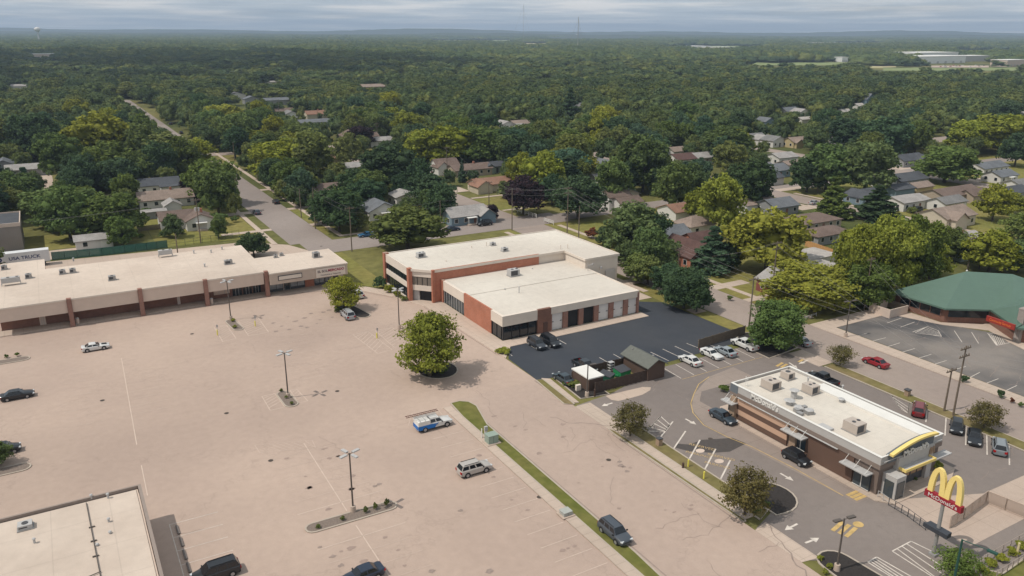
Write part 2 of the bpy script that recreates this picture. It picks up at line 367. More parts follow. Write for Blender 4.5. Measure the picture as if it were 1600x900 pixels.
GS = [(49.5, 53.2), (51.0, 52.6), (51.4, 60), (51.5, 96), (53.0, 102.3), (52.6, 104.2), (51.4, 105.2), (49.8, 105.1), (49.4, 100)]
raised('verge', GS, GRASSG)
raised('verge', [(66.6, 58.2), (66.95, 58.2), (67.1, 58.5), (67.1, 84.5), (66.6, 85.6), (66.4, 84)], GRASSD)
raised('verge', [(68.75, 57.5), (71.0, 58.4), (71.1, 83.6), (69.6, 84.9), (68.75, 84.6)], GRASSD)
raised('verge', [(65.5, 96.0), (66.9, 95.0), (67.6, 105.6), (66.4, 106)], GRASSD)
raised('verge', [(114.4, 20), (117.1, 20), (117.1, 85.5), (114.4, 85.5)], GRASSD)
raised('verge', [(108.6, 93), (117.1, 94), (117.2, 102.9), (113.4, 105.4), (108.8, 101.4)], MULCH)
raised('verge', [(79.5, 10), (94, 10), (93, 37.6), (89.5, 37.2), (84.3, 36.8), (83, 38.5), (79, 36)], GRASSG)
# planting islands
ISL = [
    ('planting_island', arc(20.8, 83.0, 0.95, 90, 270, 6) + arc(30.4, 82.9, 0.95, -90, 90, 6), GRAVEL),
    ('planting_island', arc(27.6, 117.6, 1.05, 180, 360, 8) + arc(27.4, 121.9, 0.95, 0, 180, 8), GRAVEL),
    ('planting_island', arc(27.6, 156.4, 1.0, 180, 360, 8) + arc(27.1, 161.6, 0.9, 0, 180, 8), GRAVEL),
    ('planting_island', arc(53.6, 118.4, 3.5, 0, 360, 22, 4.0)[:-1], MULCH),
    ('planting_island', arc(52.0, 151.6, 1.5, 180, 360, 8) + arc(50.3, 159.4, 1.9, 0, 180, 8), MULCH),
    ('planting_island', arc(-9.5, 159.9, 1.0, -90, 90, 6) + [(-30, 160.9), (-30, 158.9)], GRAVEL),
    ('planting_island', arc(-9.6, 116.4, 1.1, -90, 90, 6) + [(-30, 117.5), (-30, 115.3)], GRAVEL),
    ('planting_bed', [(68.9, 96.2), (74.0, 95.3), (74.3, 103.6), (69.6, 104.9)], MULCH),
    ('planting_bed', arc(73.2, 60.6, 3.7, -100, 100, 12) + [(71.3, 66), (71.2, 57.2)], MULCH),
    ('planting_bed', arc(70.0, 47.4, 2.0, 0, 180, 8) + [(67.3, 38), (72.6, 38)], MULCH),
]
for nm, pts, fl in ISL: raised(nm, pts, fl)
# restaurant walk, drive-through pad
PADM = concrete('pad_concrete', (.30, .245, .21), (.24, .195, .17), joint=4.0)
sheet('drive_through_pad', [[(82.2, 54), (85.2, 54), (85.2, 86), (88, 88.6), (100, 88.6), (100, 93.4), (93.3, 92.4), (86.1, 88.4), (82.2, 84.6), (80.2, 79.5), (80.6, 74)]], 0.046, PADM)
sheet('restaurant_walk', [[(84.6, 53.2), (86.0, 51.4), (98.0, 51.4), (101.0, 52.8), (101.2, 80.9), (98.6, 82.6), (86.5, 82.8), (84.6, 80.6)]], 0.15, WALK, 0.12)
# dark patch and stains
sheet('asphalt_patch', [[(71.5, 76.6), (72.6, 77.2), (74, 76), (76.5, 76.2), (80.9, 74.4), (81.4, 72.2), (77.6, 71.6), (75.2, 72.6), (72.6, 74.6)]], 0.052, mat('fresh_asphalt', (.075, .065, .06), 0.9, 0.15, 2, coord='World'))
b = MB()
b.flat([W(*p) for p in ((946, 619), (978, 611), (1004, 605), (1017, 605.5), (1016, 610), (1004, 617), (985, 622.5), (966, 627), (955, 625))], 0.053)
struct(b.build('concrete_patch', APRON))
# markings
Z = 0.048
mk = MB()
for a, c in (((5.9, 151.5), (4.7, 115.5)), ((4.6, 109), (4.4, 100.5)), ((25.7, 104.1), (25.45, 84.5)), ((25.4, 81), (25.3, 60))): mk.line(a, c, 0.12, Z)
for y in (86.7, 78.6): mk.line((19.9, y), (30.8, y), 0.11, Z)
for y in (101.5, 98.5, 95.5, 92.6, 89.6, 83.7, 75.6, 72.6, 69.7, 66.7): mk.line((20.4, y), (30.4, y), 0.05, Z)
for k in range(17): mk.line((42.4, 98.9 - 2.98 * k), (47.5, 98.9 - 2.98 * k), 0.09, Z)
for k in range(9): mk.line((-4 + 0.15 * 0, 150 - 2.98 * k), (1.2, 150 - 2.98 * k), 0.05, Z); mk.line((5.6, 150 - 2.98 * k), (10.8, 150 - 2.98 * k), 0.05, Z)
for k in range(5): mk.line((-9.5 + 2.95 * k, 97.4), (-9.5 + 2.95 * k, 101), 0.10, Z)
for k in range(9): mk.line((30.2 + 0.4 * k, 126 + 3.0 * k), (36 + 0.4 * k, 126 + 3 * k), 0.05, Z)
def hatch(mb, pts, n, w=0.1, z=Z, ax=0):
    for i in range(len(pts)): mb.line(pts[i], pts[(i + 1) % len(pts)], w, z)
    (x0, y0), (x1, y1), (x2, y2), (x3, y3) = pts
    for i in range(1, n):
        t = i / n; t2 = max(0, t - 0.25)
        mb.line((x0 + (x1 - x0) * t, y0 + (y1 - y0) * t), (x3 + (x2 - x3) * t2, y3 + (y2 - y3) * t2), w, z + 0.002)
hatch(mk, [(24.2, 122.8), (24.1, 117), (26.4, 117), (26.3, 122.8)], 6); hatch(mk, [(28.8, 122.8), (28.7, 117.4), (30.2, 117.4), (29.9, 122.6)], 5)
hatch(mk, [(23.6, 160), (23.5, 150.8), (26.1, 151.2), (26.0, 160)], 9); hatch(mk, [(28.6, 161), (28.5, 151.5), (32.4, 151.5), (32.6, 161)], 9)
hatch(mk, [(46.4, 142), (47.2, 130.6), (50.2, 131), (49.6, 142.3)], 9); hatch(mk, [(51.0, 142), (51.0, 132), (55.4, 132), (54.6, 142)], 9)
hatch(mk, [(27.0, 104.3), (19.4, 107), (19.5, 104.4), (26.8, 101.9)], 8, 0.05); hatch(mk, [(41, 101.6), (46.8, 101.2), (47.2, 104.4), (43, 105)], 4, 0.07)
struct(mk.build('lot_markings', PAINTF))
mk = MB(); mk.line((5.9, 92.4), (5.85, 78), 0.09, Z)
for y in (92.3, 89.3, 86.4, 83.5, 80.6): mk.line((5.9, y), (11.5, y - 0.1), 0.08, Z)
mk.line((46.6, 53.0), (46.9, 51.4), 0.25, Z)
for x in (68.2, 73.8, 76.7, 80.1): mk.line((x, 122 - 0.1), (x + 0.1, 117.3), 0.13, Z)
for k in range(6): mk.line((88.9 + 2.95 * k + (0.4 if k > 3 else 0), 101.3), (88.7 + 2.95 * k, 106.2), 0.12, Z)
for x in (78.6, 81.8, 85.0): mk.line((x, 104.5), (x, 108.8), 0.12, Z)
mk.line((70.8, 103.6), (71.0, 100.4), 0.12, Z)
for k in range(7): mk.line((88.6 + 2.95 * k, 94.3), (88.9 + 2.95 * k, 99.4), 0.12, Z + .004)
for a, c in (((71.3, 82.2), (76.2, 85.0)), ((70.6, 79.1), (76.7, 82.7)), ((71.0, 76.1), (76.3, 79.4)), ((71.3, 73.0), (76.3, 76.3)), ((71.2, 69.8), (76.4, 73.2)), ((71.3, 66.9), (75.9, 69.8))): mk.line(a, c, 0.22, Z + .01)
hatch(mk, [(71.3, 82.2), (76.2, 85.0), (75.6, 82.1), (73.6, 80.9)], 4, 0.14, Z + .01)
for a, c in (((1448.6, 641), (1446.5, 660)), ((1478.2, 653), (1476.4, 681)), ((1509.3, 666.5), (1508.8, 696)), ((1541.7, 681), (1542.3, 711)), ((1576.3, 697), (1577.2, 727)), ((1421, 628.5), (1418.5, 646)), ((1390.7, 615.5), (1407, 639))): mk.line(W(*a), W(*c), 0.17, Z + .01)
hatch(mk, [W(1407, 639), W(1391, 615.5), W(1421, 628.5), W(1418.5, 646)], 4, 0.12, Z + .01)
hatch(mk, [(77.3, 45.5), (80.9, 45.6), (82.1, 37.5), (77.0, 38.5)], 4, 0.15, Z + .01); hatch(mk, [(73.1, 45.6), (74.8, 45.7), (75.4, 37), (73.2, 37.2)], 4, 0.15, Z + .01)
def arrow(mb, x, y, a, L_=2.6):
    c, s = cos(a), sin(a); T = lambda u, v: (x + u * c - v * s, y + u * s + v * c)
    mb.flat([T(-L_ / 2, .14), T(-L_ / 2, -.14), T(0.1, -.14), T(0.1, .14)], Z + .012)
    mb.flat([T(0.1, .5), T(0.1, -.5), T(L_ / 2, 0)], Z + .012)
for px, py, px2, py2 in ((1071, 655, 1088, 664), (1219, 740, 1240, 752), (1246, 819, 1226, 829), (1258, 849, 1280, 841), (957, 630, 940, 635), (1233, 567, 1246, 576), (1265, 562, 1246, 570)):
    p, q = W(px, py), W(px2, py2); arrow(mk, (p[0] + q[0]) / 2, (p[1] + q[1]) / 2, math.atan2(q[1] - p[1], q[0] - p[0]), min(3.2, max(2.0, math.dist(p, q))))
for a, c in (((1335, 526.5), (1355, 521)), ((1356, 535), (1384, 528)), ((1379, 544.5), (1406, 536)), ((1401, 553), (1429, 545)), ((1425, 563), (1455, 554)), ((1450, 572.5), (1479, 563.5)), ((1475, 582.5), (1509, 573)), ((1508, 594), (1531, 582)), ((1531, 603), (1560, 592)), ((1569, 612), (1589, 602.5)), ((1592, 627), (1620, 615)), ((1386, 505), (1409, 497)), ((1407, 511.5), (1429, 503.5)), ((1426, 519), (1448, 511)), ((1491, 517), (1503, 535)), ((1518, 519.5), (1529, 537)), ((1543, 521), (1557, 540))): mk.line(W(*a), W(*c), 0.12, Z + .004)
hatch(mk, [W(1430, 520), W(1449, 510.5), W(1466, 517), W(1471, 526)], 6, 0.11, Z + .004); hatch(mk, [W(1545, 522), W(1565, 522), W(1577, 536), W(1558, 540)], 7, 0.11, Z + .004)
struct(mk.build('lot_markings', PAINTW))
mk = MB()
for p0, p1 in (((84.6, 54.6), (82.6, 54.6)), ((84.6, 55.2), (82.6, 55.2)), ((84.6, 55.8), (82.6, 55.8)), ((75.0, 50.0), (77.6, 50.6)), ((74.8, 50.8), (77.4, 51.4)), ((74.6, 51.6), (77.2, 52.2)), ((107.2, 89.0), (109.4, 89.6)), ((107.0, 89.8), (109.2, 90.4)), ((112.0, 89.2), (113.6, 89.6))):
    mk.line(p0, p1, 0.5, Z + .012)
mk.flat([(78.4 + .7 * cos(t * pi / 6), 50.9 + .6 * sin(t * pi / 6)) for t in range(12)], Z + .012)
kp = [(93.3, 92.4), (89.6, 91.0), (86.1, 88.4), (83.4, 86.1), (81.4, 83.4), (80.0, 79.5), (80.4, 75), (81.4, 71), (82.0, 64), (82.1, 56)]
for i in range(len(kp) - 1): mk.line(kp[i], kp[i + 1], 0.13, Z + .012)
mk.line((88.5, 93.9), (108, 94.1), 0.08, Z + .012)
struct(mk.build('lane_markings', PAINTY))
mk = MB()
for cx, cy in ((74.1, 73.9), (74.4, 70.4)):        # reserved-bay lettering blocks and roundel
    for t, off in (('RESERVED', 1.35), ('PARKING', -1.35)):
        o = text('bay_lettering', t, 0.85, PAINTO, None, 0.001, (cx + 0.75 * off, cy + 0.5 * off, Z + .014), (0, 0, R(-58)), 1.0)
        struct(o)
    mk.flat([(cx + .7 * cos(t * pi / 9), cy + .55 * sin(t * pi / 9)) for t in range(18)], Z + .013)
struct(mk.build('bay_roundels', PAINTF))

# gutter seams, crack filler and tyre-darkened lanes
q = MB()
for x, y0, y1 in ((51.75, 53, 101), (66.15, 58.5, 84), (66.1, 96, 106), (117.5, 22, 85), (129.1, 20, 97)):
    q.line((x, y0), (x, y1), .16, .0505)
for a, c in (((65.3, 150), (66.1, 119.4)), ((57.3, 166.9), (61.9, 159.5)), ((44.5, 173.0), (51.9, 171.3)), ((-30, 174.2), (38, 174.2))): q.line(a, c, .14, .0505)
rc = random.Random(12)
def crackline(x, y, a, n, st, w):
    p = (x, y)
    for k in range(n):
        a0 = a if not k else a0; a = a0 + rc.uniform(-.6, .6); r_ = (p[0] + st * cos(a), p[1] + st * sin(a)); q.line(p, r_, w * rc.uniform(.6, 1.2), .0505); p = r_
for k in range(16): crackline(rc.uniform(52, 65), rc.uniform(50, 102), rc.choice((0, HPI, 1.2)), rc.randrange(4, 10), .9, .06)
for k in range(10): crackline(rc.uniform(-10, 48), rc.uniform(50, 165), rc.choice((0, HPI)), rc.randrange(4, 9), .8, .045)
for k in range(14): crackline(rc.uniform(118, 128), rc.uniform(45, 120), rc.choice((0, HPI)), rc.randrange(4, 10), .9, .07)
for k in range(26): crackline(rc.uniform(134, 150), rc.uniform(40, 92), rc.uniform(0, 3.1), rc.randrange(5, 12), .8, .07)
for k in range(8): crackline(rc.uniform(72, 112), rc.uniform(40, 52) if k % 2 else rc.uniform(84, 95), rc.uniform(0, 3.1), rc.randrange(4, 9), .8, .06)
crackline(67.4, 86.3, 2.2, 9, 1.1, .16); crackline(68.9, 56.0, -1.9, 9, 1.1, .16); crackline(72.6, 92.5, -.9, 6, 1.0, .14)
struct(q.build('seams_and_cracks', mat('crack_filler', (.27, .21, .18), .95, .15, 2, coord='World')))
q = MB()
for k in range(46):      # soft worn patches, oil drips at the head of the bays
    x, y = rc.choice(((rc.uniform(44.2, 46.4), 100.3 - 2.98 * rc.randrange(16)), (rc.uniform(22, 24), 101 - 3 * rc.randrange(12)), (rc.uniform(27.5, 29), 101 - 3 * rc.randrange(12)), (rc.uniform(53, 64), rc.uniform(50, 100)))); r_ = rc.uniform(.18, .5)
    q.flat([(x + r_ * rc.uniform(.7, 1.3) * cos(t * pi / 6), y + r_ * rc.uniform(.5, 1.0) * sin(t * pi / 6)) for t in range(12)], .0495)
struct(q.build('oil_drips', mat('oil_drip', (.30, .225, .19), .95, .15, 2, coord='World')))
# ---------------------------------------------------------------- commercial buildings
def roof_unit(x, y, z, w=1.8, d=1.3, h=1.1, label='', kind='box', m=None, rz=0):
    """air handler standing on a roof: casing with fan openings, or a raised condenser on legs"""
    t = thing('roof_unit', label, 'air conditioner', (x, y, z), rz, 'rooftop air units')
    b = MB()
    if kind == 'rack':
        b.box(-w / 2, w / 2, -d / 2, d / 2, .7, .7 + h); b.build('casing', GREYM, t)
        b = MB(); b.box(-w / 2 + .05, w / 2 - .05, -d / 2 + .05, d / 2 - .05, .6, .69)
        for sx in (-1, 1):
            for sy in (-1, 1): b.box(sx * w / 2 - .05, sx * w / 2 + .05, sy * d / 2 - .05, sy * d / 2 + .05, 0, .7)
        b.build('stand', GREYM, t); top = .7 + h
    else:
        b.box(-w / 2, w / 2, -d / 2, d / 2, .12, h); b.build('casing', m or GREYM, t)
        b = MB(); b.box(-w / 2 - .12, w / 2 + .12, -d / 2 - .12, d / 2 + .12, 0, .12); b.build('base', STEEL, t); top = h
        b = MB(); b.box(w / 2, w / 2 + .015, -d / 2 + .12, d / 2 - .12, .3, h - .12); b.build('grille', DGREY, t); b = MB(); b.box(-w / 2 + .1, w / 2 - .5, -d / 2 - .015, -d / 2, .3, h - .15); b.build('grille', DGREY, t)
    n = 2 if w > 1.5 else 1
    for i in range(n):
        fx = (i - (n - 1) / 2) * w * 0.48 + (w * .12 if n == 2 else 0); fr = min(w / n, d) * .27; b = MB(); b.tube((fx, 0, top), (fx, 0, top + .06), fr, n=14); b.build('fan', DGREY, t)
    return t
def vent(x, y, z, h=0.6, r=0.1, label='', m=None, cap=True):
    t = thing('roof_vent', label, 'vent', (x, y, z), 0, 'roof vents'); b = MB(); b.tube((0, 0, 0), (0, 0, h), r, n=8); b.build('pipe', m or GREYM, t)
    if cap: b = MB(); b.tube((0, 0, h), (0, 0, h + .12), r * 1.7, r * 1.2, 8); b.build('cap', m or GREYM, t)
    return t
def onroof(px, py, z): return W(px, py, z)

# -- long low shopping strip, left
t = thing('strip_mall', 'long single storey shopping strip with flat tan roof, deep tan fascia and brick columns', 'building', (0, 0, 0))
b = MB(); b.prism([(-13.2, 177.9), (38.1, 177.9), (38.1, 200.5), (-4.6, 200.5), (-4.6, 209.8), (-13.2, 209.8)], 0, 5.55); b.build('wall', BRICKD, t)
b = MB(); b.prism([(-13.3, 174.25), (38.2, 174.25), (38.2, 200.6), (-4.5, 200.6), (-4.5, 209.9), (-13.3, 209.9)], 5.56, 5.78); b.build('roof', ROOFT, t)
for i, (x0, x1) in enumerate(((-13.2, -1.35), (-.45, 11.65), (12.55, 24.55), (25.45, 37.35))):
    b = MB(); b.box(x0, x1, 174.3, 174.7, 2.95, 5.55); b.build('fascia', TANW, t)
COLB = brick('column_brick', (.30, .155, .12), (.25, .125, .095), (.27, .2, .16))
for x in (-.9, 12.1, 25.0, 37.9):
    b = MB(); b.box(x - .42, x + .42, 173.9, 174.9, 0.13, 5.9); b.box(x - .5, x + .5, 173.8, 175.0, 0.1, .35); b.build('column', COLB, t)
for x0, x1, z0, z1 in ((-6.6, -5.5, 0.13, 2.4), (27.0, 30.4, 1.0, 2.5), (31.0, 33.0, 0.15, 2.7), (33.3, 35.2, 0.15, 2.7), (35.5, 37.2, 0.15, 2.7), (19.4, 20.0, .15, 2.4)):
    b = MB(); b.box(x0, x1, 177.78, 177.9, z0, z1, 0)
    for k in range(1, 3): xx = x0 + (x1 - x0) * k / 3; b.box(xx - .04, xx + .04, 177.74, 177.78, z0, z1, 1)
    b.build('window', [GLASS if x0 > 30.5 else TANW, GREYM], t)
b = MB(); b.box(-13.2, 38.0, 174.8, 177.8, 2.9, 2.95); b.build('soffit', TANW, t)
b = MB(); b.box(-13.3, 38.2, 174.2, 174.3, 5.5, 5.82); b.build('roof_edge', STUCCO, t)
for (px, py, w, k, l) in ((18, 445, 3.4, 'rack', 'long grey condenser on legs near the left end of the shopping strip roof'), (45, 434.5, 1.2, 'box', 'small dark air unit behind the leftmost long condenser'),
                          (98, 428, 1.2, 'box', 'left one of the two small dark air units side by side on the strip roof'), (114, 426, 1.2, 'box', 'right one of the two small dark air units side by side on the strip roof'),
                          (175.5, 437.5, 1.4, 'box', 'single dark air unit in the middle of the shopping strip roof'), (259, 401, 3.0, 'rack', 'long grey condenser on legs at the back edge of the strip roof'),
                          (357, 412.5, 1.7, 'box', 'tilted looking grey air unit near the right end of the long strip roof'), (7, 421, 1.1, 'box', 'dark air unit at the left edge of the strip roof')):
    x, y = W(px, py, 5.8); roof_unit(x, y, 5.78, w, 1.1, 1.0, l, k, STEEL if k == 'box' else None)
for (px, py, l) in ((320, 417, 'low metal hood on the strip roof, left of the tilted air unit'), (330, 395, 'curved metal vent near the back right of the strip roof'), (303, 396, 'thin pipe vent at the back of the strip roof'),
                    (347, 390, 'thin pipe vent near the back right corner of the strip roof'), (115, 408, 'pipe vent by the rear edge of the strip roof')):
    x, y = W(px, py, 5.8); vent(x, y, 5.78, .7, .16, l)
# right block of the strip
t = thing('shop_block', 'tan end block of the shopping strip with two storefronts under a banner sign', 'building', (0, 0, 0))
b = MB(); b.box(38.5, 56.2, 176.6, 187.7, 0, 5.2); b.build('wall', TANW, t)
b = MB(); b.box(38.4, 56.3, 173.3, 187.8, 5.25, 5.45); b.build('roof', ROOFT, t)
b = MB(); b.prism([(38.42, 173.25), (56.28, 173.25), (56.28, 176.6), (55.9, 176.6), (55.9, 173.6), (38.42, 173.6)], 2.8, 5.24); b.build('fascia', mat('fascia_tan', (.47, .385, .32), .9, .05, 1, coord='World'), t)
b = MB(); b.box(38.3, 56.4, 173.15, 173.3, 5.24, 5.52); b.box(56.28, 56.4, 173.3, 187.8, 5.24, 5.52); b.build('roof_edge', STUCCO, t)
b = MB(); b.box(40.2, 45.6, 173.1, 173.22, 3.6, 4.7, 0); b.box(40.35, 45.45, 173.06, 173.1, 3.75, 4.55, 1); b.build('sign_panel', [DGREY, STUCCO], t)
SHOPW = mat('papered_window', (.27, .28, .29), 0.25, 0.35, 1.2, 0.5, coord='World')
for x0, x1 in ((38.9, 41.9), (43.6, 46.9), (49.3, 51.6), (51.8, 53.4)):
    b = MB(); b.box(x0, x1, 176.48, 176.6, 0.75, 2.65, 0)
    n = 2
    for k in range(n + 1): xx = x0 + (x1 - x0) * k / n; b.box(xx - .05, xx + .05, 176.42, 176.48, 0.2, 2.7, 1)
    b.box(x0, x1, 176.40, 176.6, .2, .75, 1); b.build('window', [SHOPW, DGREY], t)
for x0 in (42.2, 53.7):
    d_ = MB(); d_.box(x0, x0 + 1.3, 176.45, 176.6, .15, 2.6); d_ = d_.build('door', DGREY, t); h_ = MB(); h_.box(x0 + .15, x0 + 1.15, 176.42, 176.45, .4, 2.4); h_.build('pane', GLASS, d_)
b = MB(); b.box(47.0, 49.1, 176.3, 176.6, .15, 2.8); b.build('brick_panel', BRICK, t)
s = MB(); s.box(48.8, 55.7, 173.08, 173.24, 2.95, 4.95); s = s.build('banner', STUCCO, t)
SG = mat('sign_grey', (.16, .12, .13), .8, 0); SP = mat('sign_crimson', (.35, .06, .09), .8, 0)
text('lettering', 'EL SOL', .78, SG, s, .02, (50.35, 173.05, 4.32), sx=1.0, off=.015); text('lettering', 'MERCADO', .80, SP, s, .02, (53.5, 173.05, 4.34), sx=1.0, off=.02)
text('lettering', 'Carniceria y Taqueria', .42, SG, s, .02, (52.2, 173.05, 3.45), sx=1.3)
for (px, py, w, l, k) in ((494, 402, 1.5, 'tall grey air unit alone on the roof of the shop end block', 'box'), (440, 399.5, .8, 'right one of two small boxes near the back of the shop end block roof', 'box'),
                          (431, 402.5, .8, 'left one of two small boxes near the back of the shop end block roof', 'box')):
    x, y = W(px, py, 5.45); roof_unit(x, y, 5.45, w, w, w * .85, l, 'box', STEEL)

# -- two storey brick and stucco building
Hb = 7.4
t = thing('office_building', 'two storey orange brick and cream stucco building with flat white roof and ribbon windows', 'building', (0, 0, 0))
FP = [(64.5, 170.4), (64.5, 155.6), (68.3, 151.8), (102.5, 151.8), (102.5, 143.2), (112.2, 143.2), (112.2, 170.4)]
b = MB()
b.box(65.3, 112.0, 156.2, 170.2, 0, Hb - .3); b.box(68.6, 112.0, 152.05, 156.2, 0, Hb - .3); b.box(102.75, 112.0, 143.4, 152.05, 0, Hb - .3); b.build('wall', STUCCO, t)
b = MB(); b.prism([(64.7, 170.2), (64.7, 155.7), (68.4, 152.0), (102.7, 152.0), (102.7, 143.4), (112.0, 143.4), (112.0, 170.2)], Hb - .3, Hb - .1); b.build('roof', ROOFW, t)
b = MB(); b.kerb(FP, .3, Hb - .5, Hb + .05); b.build('parapet', STUCCO, t)
b = MB(); b.box(68.3, 95.4, 151.72, 152.04, 0, Hb + .1); b.box(68.0, 68.6, 151.45, 152.1, 0, Hb + .15); b.build('brick_wall', BRICK, t)
b = MB(); b.box(64.1, 65.2, 169.6, 170.7, 0, Hb + .2); b.build('pier', BRICK, t); b = MB(); b.box(64.05, 64.95, 155.3, 156.3, 0, Hb + .15); b.build('pier', BRICK, t)
# ribbon bands on the west face
b = MB(); b.box(64.42, 65.3, 156.3, 169.6, 5.5, Hb - .45); b.box(64.42, 65.3, 156.3, 169.6, 2.7, 3.9); b.box(64.42, 65.3, 156.3, 169.6, 0, .35); b.build('spandrel', STUCCO, t)
for (z0, z1) in ((3.9, 5.5), (.35, 2.7)):
    w_ = MB(); w_.box(64.62, 65.3, 156.3, 169.6, z0, z1, 0)
    for k in range(10): yy = 156.4 + 13.1 * k / 9; w_.box(64.56, 64.62, yy - .04, yy + .04, z0, z1, 1)
    w_.build('ribbon_window', [GLASS, BLACK], t)
# chamfer
def chq(o, z0, z1, u0=0.0, u1=1.0, mi=0, mb=None, th=.15):
    a = Vector((64.95, 155.5)); c = Vector((68.2, 152.0)); d = c - a; n = Vector((-d.y, d.x)).normalized(); n = -n if n.x > 0 else n
    p, q = a + d * u0 + n * o, a + d * u1 + n * o; mb.prism([(p.x, p.y), (q.x, q.y), (q.x - n.x * th, q.y - n.y * th), (p.x - n.x * th, p.y - n.y * th)], z0, z1, mi)
b = MB(); chq(.0, 5.7, Hb - .45, mb=b, th=.8); chq(.0, 2.55, 3.75, mb=b, th=.8); b.build('spandrel', STUCCO, t)
b = MB(); chq(-.12, 3.75, 5.7, mb=b, mi=0, th=.5)
for k in range(5): chq(-.05, 3.75, 5.7, k / 4 - .012 if k else 0, k / 4 + .012 if k < 4 else 1, 1, b, .07)
b.build('ribbon_window', [mat('curtain_window', (.17, .145, .12), .35, .08, .6, .5, coord='World'), BLACK], t)
b = MB(); chq(-.9, .1, 2.55, .3, 1, 0, b, .5); chq(-.5, .1, 2.55, 0, .3, 1, b, .5); b.build('entrance', [BLACK, GREYM], t)
b = MB(); b.box(112.0, 112.26, 148, 150.5, .1, 3.2); b.build('door', GREYM, t)
b = MB(); b.box(108.4, 111.2, 143.05, 143.2, .1, 3.9); b.build('door', mat('roll_door', (.50, .47, .44), .6, .04, 1), t)
b = MB(); b.box(104.9, 106.7, 142.7, 143.05, 3.1, 3.6); b.build('wall_unit', GREYM, t); b = MB(); b.tube((106.9, 142.9, 4.6), (106.9, 142.9, 5.1), .28); b.build('wall_lamp', GREYM, t)
for (px, py, w, l) in ((657.5, 402, 1.8, 'boxy cream air unit near the left end of the two storey roof'), (770, 383.5, 1.2, 'dark round topped fan near the back edge of the two storey roof'), (788.5, 392.5, 1.4, 'low grey air unit near the middle of the two storey roof')):
    x, y = W(px, py, Hb - .1); roof_unit(x, y, Hb - .1, w, w * .8, w * .65, l)
for (px, py, h, l) in ((876, 388.5, .9, 'left one of the two pipe vents above the stucco wall'), (887, 387.5, .9, 'right one of the two pipe vents above the stucco wall'), (760, 384, .9, 'thin vent left of the dark roof fan'), (697, 408, .2, 'tiny cap vent on the left part of the two storey roof'), (737, 387, .5, 'pipe vent behind the cream air unit')):
    x, y = W(px, py, Hb); vent(x, y, Hb - .1, h, .09, l, STUCCO)

# -- car workshop in front
Ha = 5.05
t = thing('workshop_building', 'single storey car workshop with white roof, orange brick side and a row of overhead doors', 'building', (0, 0, 0))
b = MB(); b.box(70.8, 102.9, 125.0, 151.68, 0, Ha - .35); b.build('wall', STUCCO, t)
b = MB(); b.box(70.5, 103.1, 139.4, 151.68, Ha - .35, Ha - .02); b.build('roof', ROOFW, t)
b = MB(); b.box(70.5, 103.1, 124.75, 139.4, Ha - .35, Ha - .12); b.build('roof', ROOFW, t)
b = MB(); b.box(70.25, 70.6, 129.0, 140.8, 0, Ha + .1); b.build('brick_wall', BRICK, t)
b = MB(); b.box(70.05, 70.7, 150.7, 151.6, 0, Ha + .15); b.build('pier', BRICK, t)
b = MB(); b.box(70.2, 70.8, 140.8, 150.7, 3.0, Ha + .05); b.build('fascia', STUCCO, t); b = MB(); b.prism([(70.2, 124.4), (78.1, 124.4), (78.1, 125.0), (70.8, 125.0), (70.8, 129.0), (70.2, 129.0)], 3.0, Ha + .05); b.build('fascia', STUCCO, t); b = MB(); b.prism([(81.2, 124.4), (103.3, 124.4), (103.3, 143.1), (103.1, 143.1), (103.1, 125.0), (81.2, 125.0)], 3.65, Ha + .05); b.build('fascia', STUCCO, t)
b = MB(); b.box(78.1, 81.2, 124.3, 125.0, 0, Ha + .02); b.build('brick_panel', BRICKD, t)
b = MB(); b.box(79.4, 80.4, 124.22, 124.3, .1, 2.3); b.build('door', mat('brown_door', (.09, .05, .04), .6, .05, 1), t)
w_ = MB(); w_.box(70.45, 70.8, 140.8, 150.7, .15, 3.0, 0)
for k in range(9): yy = 140.9 + 9.7 * k / 8; w_.box(70.36, 70.45, yy - .06, yy + .06, .1, 3.0, 1)
w_.build('shop_window', [GLASSB, GREYM], t)
w_ = MB(); w_.box(70.45, 70.8, 125.1, 129.0, .15, 3.0, 0); w_.box(70.45, 78.1, 124.7, 125.1, .15, 3.0, 0)
for k in range(5): xx = 70.5 + 7.5 * k / 4; w_.box(xx - .06, xx + .06, 124.6, 124.7, .1, 3.0, 1)
for k in range(3): yy = 125.2 + 3.7 * k / 2; w_.box(70.36, 70.45, yy - .06, yy + .06, .1, 3.0, 1)
w_.build('shop_window', [GLASS, BLACK], t)
ROLL_D = siding('panel_door', (.64, .62, .60), .55, .90)
xs = [81.3, 85.1, 88.9, 92.7, 96.5, 100.2]
for i, x in enumerate(xs):
    x0, x1 = x + .25, x + 2.9
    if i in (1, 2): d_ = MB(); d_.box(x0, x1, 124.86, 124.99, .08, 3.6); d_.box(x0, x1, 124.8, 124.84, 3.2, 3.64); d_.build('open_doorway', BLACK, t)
    else:
        d_ = MB(); d_.box(x0, x1, 124.8, 124.95, .08, 3.62); d_ = d_.build('overhead_door', ROLL_D, t)
        for zx in (x0 + .35, x1 - .35): q = MB(); q.box(zx - .22, zx + .22, 124.76, 124.8, 1.75, 1.9); q.build('door_window', BLACK, d_)
    b = MB(); b.box(x1, min(x1 + 1.15, 103.25), 124.45, 125.0, 0, 3.64); b.build('pier', COLB, t)
b = MB(); b.box(81.0, 81.55, 124.45, 125.0, 0, 3.64); b.box(102.9, 103.3, 124.3, 125.2, 0, Ha - .3); b.build('pier', COLB, t)
x, y = W(802, 430.5, Ha); roof_unit(x, y, Ha - .02, 2.3, 1.8, 1.5, 'large cream air handler on the workshop roof beside the brick wall')
